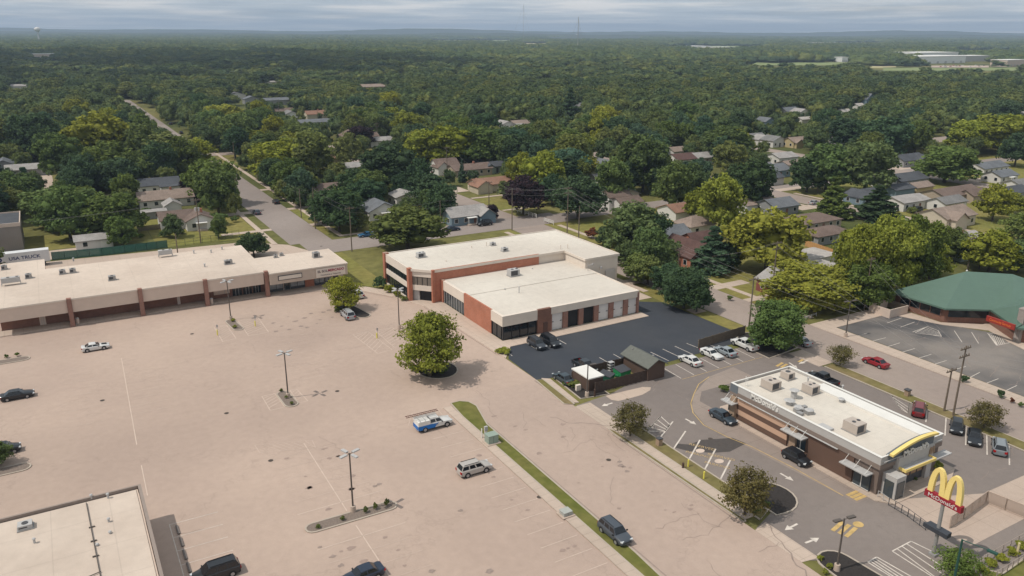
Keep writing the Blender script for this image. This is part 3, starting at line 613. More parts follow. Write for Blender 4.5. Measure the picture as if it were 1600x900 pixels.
for (px, py, h, l) in ((811, 457, 1.3, 'slim pipe vent in the middle of the workshop roof'), (789, 452, .25, 'flat grey vent on the front left of the workshop roof'), (832, 420, .2, 'low vent near the back of the workshop roof')):
    x, y = W(px, py, Ha); vent(x, y, Ha - .12, h, .1, l)
b = thing('roof_hoist', 'bent grey bracket lamp at the back right corner of the workshop roof', 'lamp', (102.4, 141.8, Ha - .02))
q = MB(); q.tube((0, 0, 0), (0, 0, 1.2), .06); q.tube((0, 0, 1.2), (.9, -.4, 1.5), .05); q.build('bracket', STEEL, b); q = MB(); q.ball((.95, -.42, 1.45), .25); q.build('lamp', STEEL, b)

# -- roof building at the lower left
t = thing('flat_roofed_store', 'large flat roofed store filling the lower left corner, tan roof with dark parapet edge', 'building', (0, 0, 0))
b = MB(); b.box(-50, 3.2, 20, 94.6, 0, 4.55); b.build('wall', TANW, t)
b = MB(); b.box(-49.8, 3.0, 20.2, 94.4, 4.56, 4.66); b.build('roof', ROOFT, t)
b = MB(); b.kerb(rect(-50.05, 3.45, 19.95, 94.85), .42, 3.9, 4.95); b.build('parapet', mat('parapet_metal', (.27, .22, .19), .7, .05, 1), t)
q = MB(); q.tube((-2.3, 94.0, 4.8), (-1.75, 74.5, 4.8), .05, n=6)
q.tube((-1.75, 79.5, 4.8), (-5.4, 78.6, 4.8), .05, n=6)
for yy in (88.5, 85.6, 82.6): q.box(-2.35, -1.75, yy - .07, yy + .07, 4.66, 4.8)
q.build('gas_pipe', BRONZE, t)
for (px, py, w, l) in ((40, 824, 1.4, 'tan square hatch on the left part of the corner store roof'),):
    x, y = W(px, py, 4.7); roof_unit(x, y, 4.66, w, 1.2, .6, l)
for (px, py, h, l) in ((143, 779, .5, 'left hooded vent near the front edge of the corner store roof'), (169, 778, .55, 'right hooded vent near the front edge of the corner store roof'), (170, 815, .4, 'double capped vent in the middle of the corner store roof'),
                       (172, 833, .2, 'small dark cap vent on the corner store roof'), (152, 852, .15, 'tiny round cap low on the corner store roof'), (54, 848, .5, 'thin standing pipe left of the gas pipe on the corner roof')):
    x, y = W(px, py, 4.7); vent(x, y, 4.66, h, .12, l)

# -- drive-through restaurant
GREYP = siding('grey_panel', (.50, .47, .45), 2.4, .9, 'h'); GTILE = mat('grey_tile', (.43, .41, .39), .8, .06, 2, coord='World')
BRN = siding('brown_siding', (.125, .075, .055), .3, .8); PCH = siding('peach_siding', (.52, .34, .24), .3, .88); STN = mat('stone_tan', (.33, .235, .165), .9, .15, 2.5, coord='World')
YEL = mat('yellow_trim', (.78, .60, .20), .5, .04, 1); SLATE = mat('slate_panel', (.13, .145, .16), .7, .04, 1)
Hm = 5.5; X0, X1, Y0, Y1 = 85.7, 98.3, 53.9, 79.9
t = thing('fast_food_restaurant', 'fast food restaurant with white flat roof, brown and peach striped walls and yellow arch', 'building', (0, 0, 0))
b = MB(); b.box(X0 + .1, X1 - .1, Y0 + .1, Y1 - .1, 0.15, Hm - .5); b.build('wall', mat('taupe_wall', (.17, .13, .11), .85, .06, 1, coord='World'), t)
b = MB(); b.box(X0 + .2, X1 - .2, Y0 + .2, Y1 - .2, Hm - .5, Hm - .22); b.build('roof', ROOFW, t)
b = MB(); b.kerb(rect(X0, X1, Y0, Y1), .34, Hm - .95, Hm + .12, 0); b.build('parapet', mat('parapet_grey', (.42, .40, .38), .7, .04, 1), t)
b = MB(); b.kerb(rect(X0 - .02, X1 + .02, Y0 - .02, Y1 + .02), .44, Hm + .12, Hm + .2); b.build('parapet_cap', WHITE, t)
b = MB(); b.box(X1 - 2.6, X1 - .4, Y0 + .4, Y0 + 19, Hm - .22, Hm + .1); b.build('roof', WHITE, t)
b = MB(); b.kerb(rect(X0 - .06, X1 + .06, Y0 - .06, Y1 + .06), .3, Hm - 1.62, Hm - .95); b.build('band', mat('taupe_band', (.21, .165, .14), .8, .05, 1), t)
b = MB()
for k in range(2): b.box(X0 - .1, X0 + .1, 68.6, 78.6, .3 + k * 1.6, 1.1 + k * 1.6, 0); b.box(X0 - .13, X0 + .1, 68.6, 78.6, 1.1 + k * 1.6, 1.9 + k * 1.6, 1)
b.build('striped_siding', [BRN, PCH], t)
b = MB(); b.box(X0 - .12, X0 + .1, 57.6, 66.6, .2, 3.8); b.build('brown_siding', BRN, t)
for yy in (79.0, 67.3):
    b = MB(); b.box(X0 - .55, X0 + .5, yy - .55, yy + .55, .15, 3.75); b.build('stone_pier', STN, t)
b = MB(); b.box(X0 - .2, X0 + .3, 78.5, 80.05, 4.3, Hm + .1); b.build('corner_panel', SLATE, t)
for (a0, a1, z) in ((65.0, 68.8, 3.1), (54.6, 58.8, 2.9), (78.2, 80.6, 2.8)):   # flat awnings with tie rods
    w_ = MB(); w_.box(X0 - 1.5, X0 - .14, a0, a1, z, z + .16); w_ = w_.build('awning', GREYM, t); q = MB()
    for yy in (a0 + .4, (a0 + a1) / 2, a1 - .4): q.tube((X0 - 1.3, yy, z + .16), (X0 - .1, yy, z + 1.2), .03, n=5)
    q.build('tie_rod', WHITE, w_)
for (a0, a1, z0, z1) in ((65.3, 66.9, .9, 2.9), (54.9, 57.3, .25, 2.9), (78.6, 79.6 + .5, 1.0, 2.7)):
    w_ = MB(); w_.box(X0 - .2, X0 + .1, a0, a1, z0, z1, 0); w_.box(X0 - .24, X0 - .2, (a0 + a1) / 2 - .05, (a0 + a1) / 2 + .05, z0, z1, 1); w_.box(X0 - .24, X0 - .2, a0, a1, z1 - .08, z1, 1); w_.box(X0 - .24, X0 - .2, a0, a1, z0, z0 + .08, 1)
    w_.build('window', [GLASSB, WHITE], t)
b = MB(); b.tube((X0 - .5, 78.2, 3.95), (X0 - .5, 60, 3.95), .05, n=5); b.tube((X0 - .35, 78.2, 3.95), (X0 - .35, 60, 3.95), .06, n=5); b.build('light_rail', GREYM, t)
text('lettering', "McDonald's", 1.12, WHITE, t, .06, (X0 - .2, 73.2, Hm - .42), (pi / 2, 0, -pi / 2), 1.0, .02)
# front face (towards -Y): portal, awning, windows
fy = Y0
b = MB(); b.box(X0 + 2.9, X0 + 10.4, fy - .55, fy + .1, 3.35, 4.95); b.box(X0 + 2.9, X0 + 3.7, fy - .55, fy + .1, .15, 3.35); b.box(X0 + 9.3, X0 + 10.4, fy - .55, fy + .1, .15, 3.35); b.box(X0 + 1.0, X0 + 2.9, fy - 1.9, fy + .1, .15, 3.2)
b.build('front_portal', GTILE, t)
b = MB(); b.box(X0 + 1.2, X0 + 2.7, fy - 1.96, fy - 1.9, .2, 2.5); b.box(X0 + .94, X0 + 1.0, fy - 1.6, fy - .3, .2, 2.5); b.build('door', GLASSB, t)
b = MB(); b.box(X0 + 3.7, X0 + 9.3, fy - .1, fy + .08, .15, 1.3, 1); b.box(X0 + 3.7, X0 + 9.3, fy - .12, fy + .08, 1.3, 3.3, 0)
for k in range(5): xx = X0 + 3.75 + k * 1.38; b.box(xx - .05, xx + .05, fy - .2, fy - .12, 1.3, 3.0, 1)
b.build('front_window', [mat('lit_window', (.34, .22, .13), .2, .4, 1.3, .5, coord='World'), DGREY], t)
w_ = MB(); w_.box(X0 + 3.2, X0 + 9.4, fy - 1.45, fy - .56, 3.4, 3.5, 0); w_.box(X0 + 3.1, X0 + 9.5, fy - 1.6, fy - 1.45, 3.3, 3.68, 1); w_.box(X0 + 3.1, X0 + 3.25, fy - 1.45, fy - .56, 3.3, 3.68, 1); w_.box(X0 + 9.35, X0 + 9.5, fy - 1.45, fy - .56, 3.3, 3.68, 1)
w_.build('awning', [GREYM, YEL], t)
w_ = MB(); w_.box(X0 + .3, X1 - .2, fy - .3, fy + .1, 4.95, 4.99); w_.box(X1 - 2.4, X1 + .9, fy - 1.3, fy - .16, 3.0, 3.14); w_.build('ledge', GREYM, t)
n = 18; b = MB(); sp = MB()                                          # rising arched yellow fascia
for k in range(n):
    u0, u1 = k / n, (k + 1) / n; hh = lambda u: Hm - .15 + 1.3 * sin(pi * (0.08 + .62 * u)) ; xa, xb = X0 + 1.2 + 9.3 * u0, X0 + 1.2 + 9.3 * u1
    for (o0, o1, mbx, dy0, dy1) in ((.0, .3, b, -.75, -.22),):
        v = [(xa, fy + dy0, hh(u0) + o0), (xb, fy + dy0, hh(u1) + o0), (xb, fy + dy1, hh(u1) + o0), (xa, fy + dy1, hh(u0) + o0), (xa, fy + dy0, hh(u0) + o1), (xb, fy + dy0, hh(u1) + o1), (xb, fy + dy1, hh(u1) + o1), (xa, fy + dy1, hh(u0) + o1)]
        mbx.add(v, [(0, 3, 2, 1), (4, 5, 6, 7), (0, 1, 5, 4), (2, 3, 7, 6)] + ([(0, 4, 7, 3)] if k == 0 else []) + ([(1, 2, 6, 5)] if k == n - 1 else []))
    v = [(xa, fy - .2, Hm - 1.0), (xb, fy - .2, Hm - 1.0), (xb, fy - .2, hh(u1)), (xa, fy - .2, hh(u0)), (xa, fy + .25, Hm - 1.0), (xb, fy + .25, Hm - 1.0), (xb, fy + .25, hh(u1)), (xa, fy + .25, hh(u0))]
    sp.add(v, [(0, 1, 2, 3), (5, 4, 7, 6), (3, 2, 6, 7)])
b.build('yellow_arch', YEL, t); sp.build('arch_panel', SLATE, t)
text('lettering', "McDonald's", 1.05, WHITE, t, .08, (X0 + 6.4, fy - .5, 5.3), (pi / 2, 0, 0), 1.05, .02)
def arches(name, parent, W_, Hh, th, dep, m, loc, rot):   # two golden parabolic arches side by side
    b = MB(); n = 16
    for s_ in (-1, 1):
        prev = None
        for k in range(n + 1):
            tt = pi * k / n; A_ = W_ / 4 - th / 2; F_ = lambda q: (-cos(q) * A_, Hh * max(sin(q), 0) ** .8); x, z = F_(tt); x += s_ * W_ / 4
            p_, q_ = F_(max(tt - .06, .002)), F_(min(tt + .06, pi - .002)); dx, dz = q_[0] - p_[0], q_[1] - p_[1]; wd = th * (.72 + .28 * abs(cos(tt))); l = math.hypot(dx, dz) or 1; nx, nz = -dz / l * wd / 2, dx / l * wd / 2
            cur = [(x + nx, -dep / 2, z + nz), (x - nx, -dep / 2, z - nz), (x - nx, dep / 2, z - nz), (x + nx, dep / 2, z + nz)]
            if prev: b.add(prev + cur, [(0, 1, 5, 4), (1, 2, 6, 5), (2, 3, 7, 6), (3, 0, 4, 7)] + ([(3, 2, 1, 0)] if k == 1 else []) + ([(4, 5, 6, 7)] if k == n else []))
            prev = cur
    o = b.build(name, m, parent, 40); o.location = loc; o.rotation_euler = rot; return o
arches('arches_emblem', t, 1.1, 1.0, .17, .08, STN, (X0 + 9.85, fy - .62, 3.75), (0, 0, 0))
for (px, py, w, d, h, l, k) in ((1204, 606, 3.0, 2.2, 1.5, 'largest cream air handler at the back left of the restaurant roof', 'box'), (1230, 591, 2.2, 1.6, 1.3, 'cream air unit nearest the far corner of the restaurant roof', 'box'),
                       (1266, 613, 2.6, 1.9, 1.5, 'cream air unit near the far edge of the restaurant roof', 'box'), (1334, 673, 3.0, 2.2, 1.6, 'big air unit alone near the yellow arch on the restaurant roof', 'box')):
    x, y = W(px, py, Hm - .2); roof_unit(x, y, Hm - .22, d * .88, w * .76, h * .9, l, k, mat('unit_cream', (.44, .38, .33), .6, .05, 1))
for (px, py, h, r, l) in ((1240, 622, 1.3, .45, 'tall round exhaust stack between the restaurant air units'), (1233, 632, .7, .5, 'squat mushroom exhaust left of the ductwork'), (1264, 646, .6, .4, 'white capped exhaust nearest the restaurant lettering'), (1250, 640, .4, .55, 'low round exhaust hood amid the restaurant ductwork'),
                          (1314, 628, .5, .3, 'small white vent on the middle of the restaurant roof'), (1316, 610, .8, .12, 'pipe vent by the far edge of the restaurant roof'), (1262, 598, .8, .12, 'thin pipe behind the restaurant air units')):
    x, y = W(px, py, Hm - .2); vent(x, y, Hm - .22, h, r, l)
x, y = W(1254, 645, Hm - .2); d_ = thing('kitchen_duct', 'jumble of low silver ducts on the restaurant roof', 'duct', (x, y, Hm - .22)); q = MB()
for (a, b2, c, dd, e) in ((0, .6, 1.6, .8, .5), (.5, -.6, 1.0, 1.0, .6), (-.8, -.2, .7, .9, .4), (.9, .5, .6, .6, .7)): q.obox((a, b2, e / 2), (c, dd, e), random.uniform(-.3, .3))
q.build('duct', STEEL, d_)
x, y = W(1290, 669, Hm - .2); d_ = thing('roof_hatch', 'flat grey hatch beside the parapet of the restaurant roof', 'hatch', (x, y, Hm - .22)); q = MB(); q.obox((0, 0, .15), (1.0, 1.9, .3)); q.build('lid', GREYM, d_)
x, y = W(1164, 602, Hm); d_ = thing('roof_ladder', 'white ladder hooked over the parapet of the restaurant', 'ladder', (x + .3, y, Hm - .22)); q = MB()
for s_ in (-.22, .22): q.tube((0, s_, 0), (0, s_, 1.6), .035, n=5)
for k in range(5): q.tube((0, -.22, .25 + k * .3), (0, .22, .25 + k * .3), .025, n=5)
q.build('rails', WHITE, d_)

# -- green roofed building, right
GRN = siding('green_roof', (.095, .155, .122), .9, .90, 'h', .6)
t = thing('green_roofed_building', 'low brown brick building under a broad green hipped metal roof', 'building', (0, 0, 0))
GB = [(154.7, 100.2), (154.6, 88.8), (161.9, 83.6), (156.3, 75.2), (160, 71.5), (180, 66), (183, 82), (173, 94), (166, 99.4)]
b = MB(); b.prism(GB, 0, 3.4); b.build('wall', BRICKD, t)
EV = [(153.6, 101.1), (153.5, 88.2), (160.8, 83.2), (154.8, 74.8), (159, 70), (181, 64.5), (184.5, 83), (174, 95.5), (167, 100.6)]
b = MB(); ap = [W(1510, 424, 8.6), (172, 86)]
zE = 3.45; zA = 8.6
v = [(x, y, zE) for x, y in EV] + [(ap[0][0], ap[0][1], zA), (ap[1][0], ap[1][1], zA)]; n = len(EV); A, B2 = n, n + 1
b.add(v, [(0, 1, A), (1, 2, A), (2, 3, B2, A), (3, 4, B2), (4, 5, B2), (5, 6, B2), (6, 7, A, B2), (7, 8, A), (8, 0, A)])
b.prism(EV, zE - .35, zE - .005, 0); b.build('roof', GRN, t)
q = MB(); v = [(158.2, 66.9, 3.6), (168.4, 66.9, 3.6), (168.4, 76, 5.2), (158.2, 76, 5.2), (163.3, 68.5, 5.5), (163.3, 80, 6.2)]
q.add([(154.6, 74.7, 3.52), (160.6, 83.1, 3.52), (159.4, 77.6, 6.3), (168, 82, 6.8), (166, 74, 6.8), (169, 77.6, 8.2)], [(0, 2, 1), (1, 2, 5, 3), (0, 4, 5, 2)]); q.build('roof_gable', GRN, t)
for (x0, y0, x1, y1) in ((154.68, 99.0, 154.58, 89.6),):
    w_ = MB(); d = Vector((x1 - x0, y1 - y0)); L_ = d.length; d /= L_; nn = Vector((d.y, -d.x)) if abs(d.x) > .5 else Vector((-1, 0))
    pts = [(x0, y0), (x1, y1), (x1 + nn.x * .08, y1 + nn.y * .08), (x0 + nn.x * .08, y0 + nn.y * .08)]; w_.prism(pts, 1.3, 2.85, 0)
    for k in range(5): p = Vector((x0, y0)) + d * L_ * k / 4 + nn * .1; w_.box(p.x - .07, p.x + .07, p.y - .07, p.y + .07, 1.3, 2.85, 1)
    w_.build('window', [GLASS, BRICKD], t)
w_ = MB(); dq = Vector((161.9 - 154.6, 83.6 - 88.8)).normalized(); nq = Vector((dq.y, -dq.x)) * .1; A0 = Vector((154.6, 88.8)) + dq * .7; A1 = Vector((161.9, 83.6)) - dq * .5
w_.prism([tuple(A0), tuple(A1), tuple(A1 + nq), tuple(A0 + nq)], 1.3, 2.85, 0); w_.build('window', [GLASS, BRICKD], t)
p0, p1 = W(1541, 497, 3.7), W(1585, 512, 3.7); dv = Vector((p1[0] - p0[0], p1[1] - p0[1])); ang = math.atan2(dv.y, dv.x)
sgn = thing('shop_sign', 'long red sign board with orange lettering under the green eave', 'sign', ((p0[0] + p1[0]) / 2, (p0[1] + p1[1]) / 2, 3.7), ang)
q = MB(); q.box(-dv.length / 2, dv.length / 2, 0, .3, -.55, .55, 0); q.build('board', mat('sign_red', (.30, .035, .025), .6, .05, 1), sgn)
text('lettering', 'Community Services', .74, mat('sign_orange', (.75, .18, .05), .6, 0), sgn, .03, (0, -.04, 0), sx=dv.length / 8.2)
for (px, py) in ((1510, 424), (1532, 430)): x, y = W(px, py + 3, 7.6); vent(x, y, 7.3, .9, .14, 'white pipe vent %s the peak of the green roof' % ('at' if px == 1510 else 'just right of'), WHITE)
x, y = W(1590, 534); t = thing('sign_pylon', 'tall square tan masonry pylon at the right edge beside the green roofed building', 'pylon', (x, y, 0))
q = MB(); q.box(-.75, .75, -.6, .6, 0, 6.6, 0); q.box(-.8, .8, -.65, .65, 6.6, 6.85, 0); q.build('shaft', mat('pylon_stone', (.30, .26, .235), .9, .1, 2), t)
x, y = W(1392, 487); t = thing('bin_enclosure', 'tan masonry bin enclosure beside the green roofed building', 'enclosure', (x, y, 0))
q = MB(); q.box(-4.2, -4.0, -2.6, 2.4, 0, 1.9); q.box(-4.0, 1.8, -2.6, -2.4, 0, 1.9); q.box(-4.0, 1.8, 2.2, 2.4, 0, 1.9); q.build('wall', TANW, t); q = MB(); q.box(1.8, 1.9, -2.4, 2.2, .2, 1.8); q.build('gate', WOODP, t)

# -- dark shed, bin shed and fenced bin yard by the service lot
SHW = siding('dark_siding', (.10, .065, .05), .3, .8, 'h')
t = thing('storage_shed', 'dark brown storage shed with grey green gable roof beside the fenced bin yard', 'shed', (0, 0, 0))
b = MB(); x0, x1, y0, y1 = 80.6, 86.6, 87.0, 95.4; 
p = [W(1012, 596), W(1039, 590), W(983, 571)]; x0, y0 = p[0]; x1 = p[1][0]; y1 = p[2][1] - .2
b.box(x0, x1, y0, y1, 0, 2.7); b.add([(x0, y0, 2.7), (x1, y0, 2.7), ((x0 + x1) / 2, y0, 3.7), (x0, y1, 2.7), (x1, y1, 2.7), ((x0 + x1) / 2, y1, 3.7)], [(0, 1, 2), (3, 5, 4)]); b.build('wall', SHW, t)
def gable_roof(mb, x0, x1, y0, y1, z, rise, ov=.35, th=.14, axis='y', mi=0):
    if axis == 'y': a0, a1, c0, c1 = x0, x1, y0, y1
    else: a0, a1, c0, c1 = y0, y1, x0, x1
    mid = (a0 + a1) / 2; sl = rise / ((a1 - a0) / 2); T = (lambda u, w, zz: (u, w, zz)) if axis == 'y' else (lambda u, w, zz: (w, u, zz))
    for s_, aa in ((-1, a0), (1, a1)):
        e = aa + s_ * ov; ze = z - sl * ov; v = [T(e, c0 - ov, ze), T(mid, c0 - ov, z + rise), T(mid, c1 + ov, z + rise), T(e, c1 + ov, ze)]
        v += [(q[0], q[1], q[2] + th) for q in v]; f = [(0, 1, 2, 3), (7, 6, 5, 4), (0, 4, 5, 1), (2, 6, 7, 3), (3, 7, 4, 0), (1, 5, 6, 2)]
        if (s_ == -1) ^ (axis == 'x'): f = [q[::-1] for q in f]
        mb.add(v, f, mi)
b = MB(); gable_roof(b, x0, x1, y0, y1, 2.7, 1.0, .45); b.build('roof', mat('shed_roof', (.125, .13, .115), .9, .1, 2), t)
b = MB(); b.tube((x0 + 1.2, y0 + 6, 3.2), (x0 + 1.2, y0 + 6, 3.75), .12); b.tube((x1 - 1.0, y0 + 2, 3.2), (x1 - 1.0, y0 + 2, 3.6), .2); b.build('vent', STEEL, t)
SH = (x0, x1, y0, y1)
p = [W(919.5, 613), W(941, 607), W(896, 596)]
t = thing('bin_shed', 'small dark shed with a flat white roof beside the planting bed', 'shed', (0, 0, 0)); x0, y0 = p[0]; x1 = p[1][0]; y1 = p[2][1]
b = MB(); b.box(x0, x1, y0, y1, 0, 2.3); b.build('wall', SHW, t); b = MB(); b.box(x0 - .15, x1 + .15, y0 - .15, y1 + .15, 2.3, 2.5); b.build('roof', WHITE, t)
BS = (x0, x1, y0, y1)
def board_fence(name, label, pts, h, m, cat='fence', post=1.8):
    t = thing(name, label, cat, (0, 0, 0)); b = MB(); pb = MB()
    for i in range(len(pts) - 1):
        a, c = Vector(pts[i]), Vector(pts[i + 1]); d = c - a; L_ = d.length; n = max(1, int(L_ / post)); rz = math.atan2(d.y, d.x); k_ = int(L_ / .3)
        for k in range(k_): q = a + d * ((k + .5) / k_); b.obox((q.x, q.y, h / 2 + .03 * (k % 3)), (.27, .05, h - .1), rz)
        for k in range(n + 1): q = a + d * (k / n); pb.box(q.x - .07, q.x + .07, q.y - .07, q.y + .07, 0, h + .08)
    b.build('boards', m, t); pb.build('posts', m, t); return t
DKW = mat('dark_boards', (.075, .052, .042), .9, .25, 3, coord='World')
board_fence('board_fence', 'dark board fence round the bin yard between the two sheds', [(BS[0] + .6, BS[2] + .2 - 1.2), (SH[0] - .1, SH[2] + .4)], 2.0, DKW)
board_fence('board_fence', 'dark picket fence at the back of the bin yard by the sealed lot', [(BS[0], BS[3] + .1), (BS[0] + 1, 103.4), (SH[0], 103.2), (SH[0] + 1.2, SH[3])], 1.8, DKW)
board_fence('board_fence', 'weathered grey board fence between the sealed lot and the white pickup', [W(1091, 545), W(1163, 523)], 1.9, WOODP)
def bin_(x, y, w, d, h, m, lm, label, rz=0):
    t = thing('waste_container', label, 'dumpster', (x, y, 0), rz, 'bins behind the fence'); b = MB()
    b.add([(-w / 2, -d / 2, .15), (w / 2, -d / 2, .15), (w / 2, d / 2, .15), (-w / 2, d / 2, .15), (-w / 2 - .1, -d / 2 - .1, h * .8), (w / 2 + .1, -d / 2 - .1, h * .8), (w / 2 + .1, d / 2 + .1, h), (-w / 2 - .1, d / 2 + .1, h)],
          [(0, 3, 2, 1), (0, 1, 5, 4), (1, 2, 6, 5), (2, 3, 7, 6), (3, 0, 4, 7), (4, 5, 6, 7)]); b.build('body', m, t)
    b = MB(); b.add([(-w / 2 - .14, -d / 2 - .14, h * .8 + .02), (w / 2 + .14, -d / 2 - .14, h * .8 + .02), (w / 2 + .14, d / 2 + .14, h + .02), (-w / 2 - .14, d / 2 + .14, h + .02)] + [(-w / 2 - .14, -d / 2 - .14, h * .8 + .1), (w / 2 + .14, -d / 2 - .14, h * .8 + .1), (w / 2 + .14, d / 2 + .14, h + .1), (-w / 2 - .14, d / 2 + .14, h + .1)],
          [(0, 3, 2, 1), (4, 5, 6, 7), (0, 1, 5, 4), (1, 2, 6, 5), (2, 3, 7, 6), (3, 0, 4, 7)]); b.build('lid', lm, t)
    b = MB(); b.box(-w / 2 - .25, -w / 2 - .1, -.5, .5, .6, .8); b.box(w / 2 + .1, w / 2 + .25, -.5, .5, .6, .8); b.build('handle', m, t)
    return t
DG = mat('bin_green', (.02, .10, .065), .6, .1, 2); DG2 = mat('bin_bright_green', (.02, .22, .08), .6, .1, 2); DL = mat('bin_lid', (.055, .055, .06), .5, .1, 2)
p = W(949, 597); bin_(p[0], p[1] + .3, 1.8, 2.0, 1.6, DG, DL, 'dark green dumpster beside the white roofed shed', .5)
p = W(973, 590); bin_(p[0], p[1] + .3, 2.2, 1.8, 1.7, DG2, DL, 'bright green dumpster with dark lid inside the bin yard', .1)
p = W(1191, 535); bin_(p[0], p[1], 2.4, 1.8, 1.7, DG, DG, 'dark green dumpster beside the white pickup and the big tree')
p = W(954, 580); t = thing('cage_cart', 'grey wire cage cart inside the bin yard', 'cart', (p[0], p[1], 0)); q = MB()
for sx in (-.5, .5):
    for sy in (-.4, .4): q.tube((sx, sy, 0), (sx, sy, 1.8), .04, n=5)
for z in (.2, .7, 1.2, 1.75): q.box(-.5, .5, -.4, .4, z, z + .05)
q.build('frame', GREYM, t)
# ---------------------------------------------------------------- vehicles
def paint(name):
    m = bpy.data.materials.new(name); m.use_nodes = True; N = m.node_tree.nodes; L = m.node_tree.links; b = N['Principled BSDF']
    oi = N.new('ShaderNodeObjectInfo'); L.new(oi.outputs['Color'], b.inputs['Base Color']); b.inputs['Roughness'].default_value = .38
    b.inputs['Specular IOR Level'].default_value = .45; b.inputs['Coat Weight'].default_value = .35; b.inputs['Coat Roughness'].default_value = .12; return m
PAINT = paint('car_paint'); TYRE = mat('tyre', (.02, .02, .021), .9, 0); RIM = mat('rim', (.35, .35, .36), .4, 0, metal=.5); TRIM = mat('black_trim', (.02, .02, .022), .6, 0)
LAMP = mat('headlight', (.55, .57, .58), .15, 0, spec=.7); TAIL = mat('taillight', (.35, .01, .01), .25, 0); CGL = mat('car_glass', (.008, .010, .013), .06, 0, spec=.7)
KINDS_CAR = {  # L, halfW, belt height, roof height, hood height, x of: windscreen base, roof front, roof rear, rear glass base; deck height; wheel r; ride; wheelbase
    'sedan': (4.85, .91, .93, 1.46, .90, .95, .30, -1.05, -1.75, .98, .33, .22, 2.8),
    'coupe': (4.75, .94, .93, 1.36, .92, .75, .05, -1.0, -1.75, 1.02, .35, .20, 2.8),
    'suv': (4.8, .95, 1.08, 1.74, 1.08, 1.15, .55, -1.95, -2.28, 1.1, .37, .28, 2.8),
    'van': (5.1, .98, 1.08, 1.78, 1.02, 1.45, .72, -2.1, -2.45, 1.1, .35, .24, 3.0),
    'hatch': (4.2, .89, 1.0, 1.6, .98, 1.0, .4, -1.45, -1.98, 1.05, .33, .24, 2.6),
    'pickup': (5.7, .98, 1.15, 1.86, 1.12, 1.25, .65, -.75, -.95, 1.15, .40, .34, 3.6),
}
PROTO = {}
def car_proto(kind):
    L_, hw, belt, rh, hood, xa, xb, xc, xd, deck, wr, ride, wb = KINDS_CAR[kind]
    root = bpy.data.objects.new('parked_car' if kind not in ('pickup', 'van') else {'pickup': 'pickup_truck', 'van': 'minivan'}[kind], None); COL.objects.link(root)
    h2 = L_ / 2; hw2 = lambda x: hw * (1 - .10 * abs(x / h2) ** 4)
    pk = kind == 'pickup'
    st = [(-h2, .45, ride + .15, deck - .12), (-h2 + .06, .8, ride + .02, deck - .02), (-h2 + .3, 1, ride, deck)]
    if pk: st = [(-h2, .97, ride + .15, .72), (-h2 + .05, .99, ride, .74), (xd - .12, 1, ride, .75), (xd - .11, 1, ride, belt)]
    st += [(xd if not pk else xd, 1, ride, belt + .02), (xa * .4, 1, ride, belt), (xa, 1, ride, belt - .01), (h2 - .9, .985, ride, hood - .04), (h2 - .35, .93, ride, hood - .14), (h2 - .08, .84, ride + .03, hood - .26), (h2, .62, ride + .12, hood - .42)]
    b = MB(); prev = None
    for i, (x, wf, zb, zt) in enumerate(st):
        w = hw * wf; zm = zb + (zt - zb) * .55; ring = [(x, -w * .82, zb), (x, -w * .98, zb + .12), (x, -w, zm), (x, -w * .965, zt - .06), (x, -w * .86, zt), (x, 0, zt + (.035 if x > xa - .1 else .0)), (x, w * .86, zt), (x, w * .965, zt - .06), (x, w, zm), (x, w * .98, zb + .12), (x, w * .82, zb)]
        k = len(b.v); b.v += ring; n = len(ring)
        if i:
            for j in range(n): b.f.append((k - n + j, k - n + (j + 1) % n, k + (j + 1) % n, k + j)); b.m.append(0)
        else: b.f.append(tuple(range(n))[::1]); b.m.append(0)
    b.f.append(tuple(range(len(b.v) - n, len(b.v)))[::-1]); b.m.append(0)
    # greenhouse shell
    wb_, wt = hw * .90, hw * .70; zr = rh
    G = lambda x, w, z: [(x, -w, z), (x, w, z)]
    v = G(xd, wb_, belt - .02) + G(xa, wb_, belt - .02) + G(xc, wt, zr - .02) + G(xb, wt, zr - .03) + G((xb + xc) / 2, wt * 1.0, zr)
    b.add(v, [(0, 4, 5, 1), (2, 3, 7, 6), (0, 2, 6, 8, 4), (1, 5, 9, 7, 3), (4, 8, 9, 5), (8, 6, 7, 9)])
    if pk:   # bed walls
        for s_ in (-1, 1): b.box(-h2 + .02, xd - .12, s_ * (hw - .05) - .05, s_ * (hw - .05) + .05, .74, belt)
        b.box(-h2 + .01, -h2 + .1, -hw + .1, hw - .1, .74, belt)
    if kind in ('suv', 'van'):
        for s_ in (-1, 1): b.box(xc + .2, xb - .1, s_ * wt * .88 - .02, s_ * wt * .88 + .02, zr, zr + .06, 1)
    wx = (wb / 2 - .05, -wb / 2 - .05) if not pk else (wb / 2 + .05, -wb / 2 + .05)
    for x in wx:
        for s_ in (-1, 1): b.tube((x, s_ * (hw * .9), wr + .02), (x, s_ * (hw * 1.008), wr + .02), wr + .07, n=16, mi=1)
    b.box(-h2 + .15, h2 - .25, -hw * .8, hw * .8, ride - .06, ride + .02, 1)
    b.box(h2 - .12, h2 + .005, -hw * .5, hw * .5, hood - .48, hood - .36, 1)
    b.build('body', [PAINT, TRIM], root, 32)
    def lerp(a, c, t): return tuple(a[i] + (c[i] - a[i]) * t for i in range(3))
    def pane(name, q, mx=.08, my=.12, o=.014):
        a, c, d, e = [Vector(p) for p in q]; nr = (c - a).cross(e - a).normalized() * o
        f = lambda u, w: (a * (1 - u) * (1 - w) + c * u * (1 - w) + d * u * w + e * (1 - u) * w) + nr
        m_ = MB(); m_.add([f(mx, my), f(1 - mx, my), f(1 - mx, 1 - my), f(mx, 1 - my)], [(0, 1, 2, 3)]); return m_
    V = lambda i: v[i]
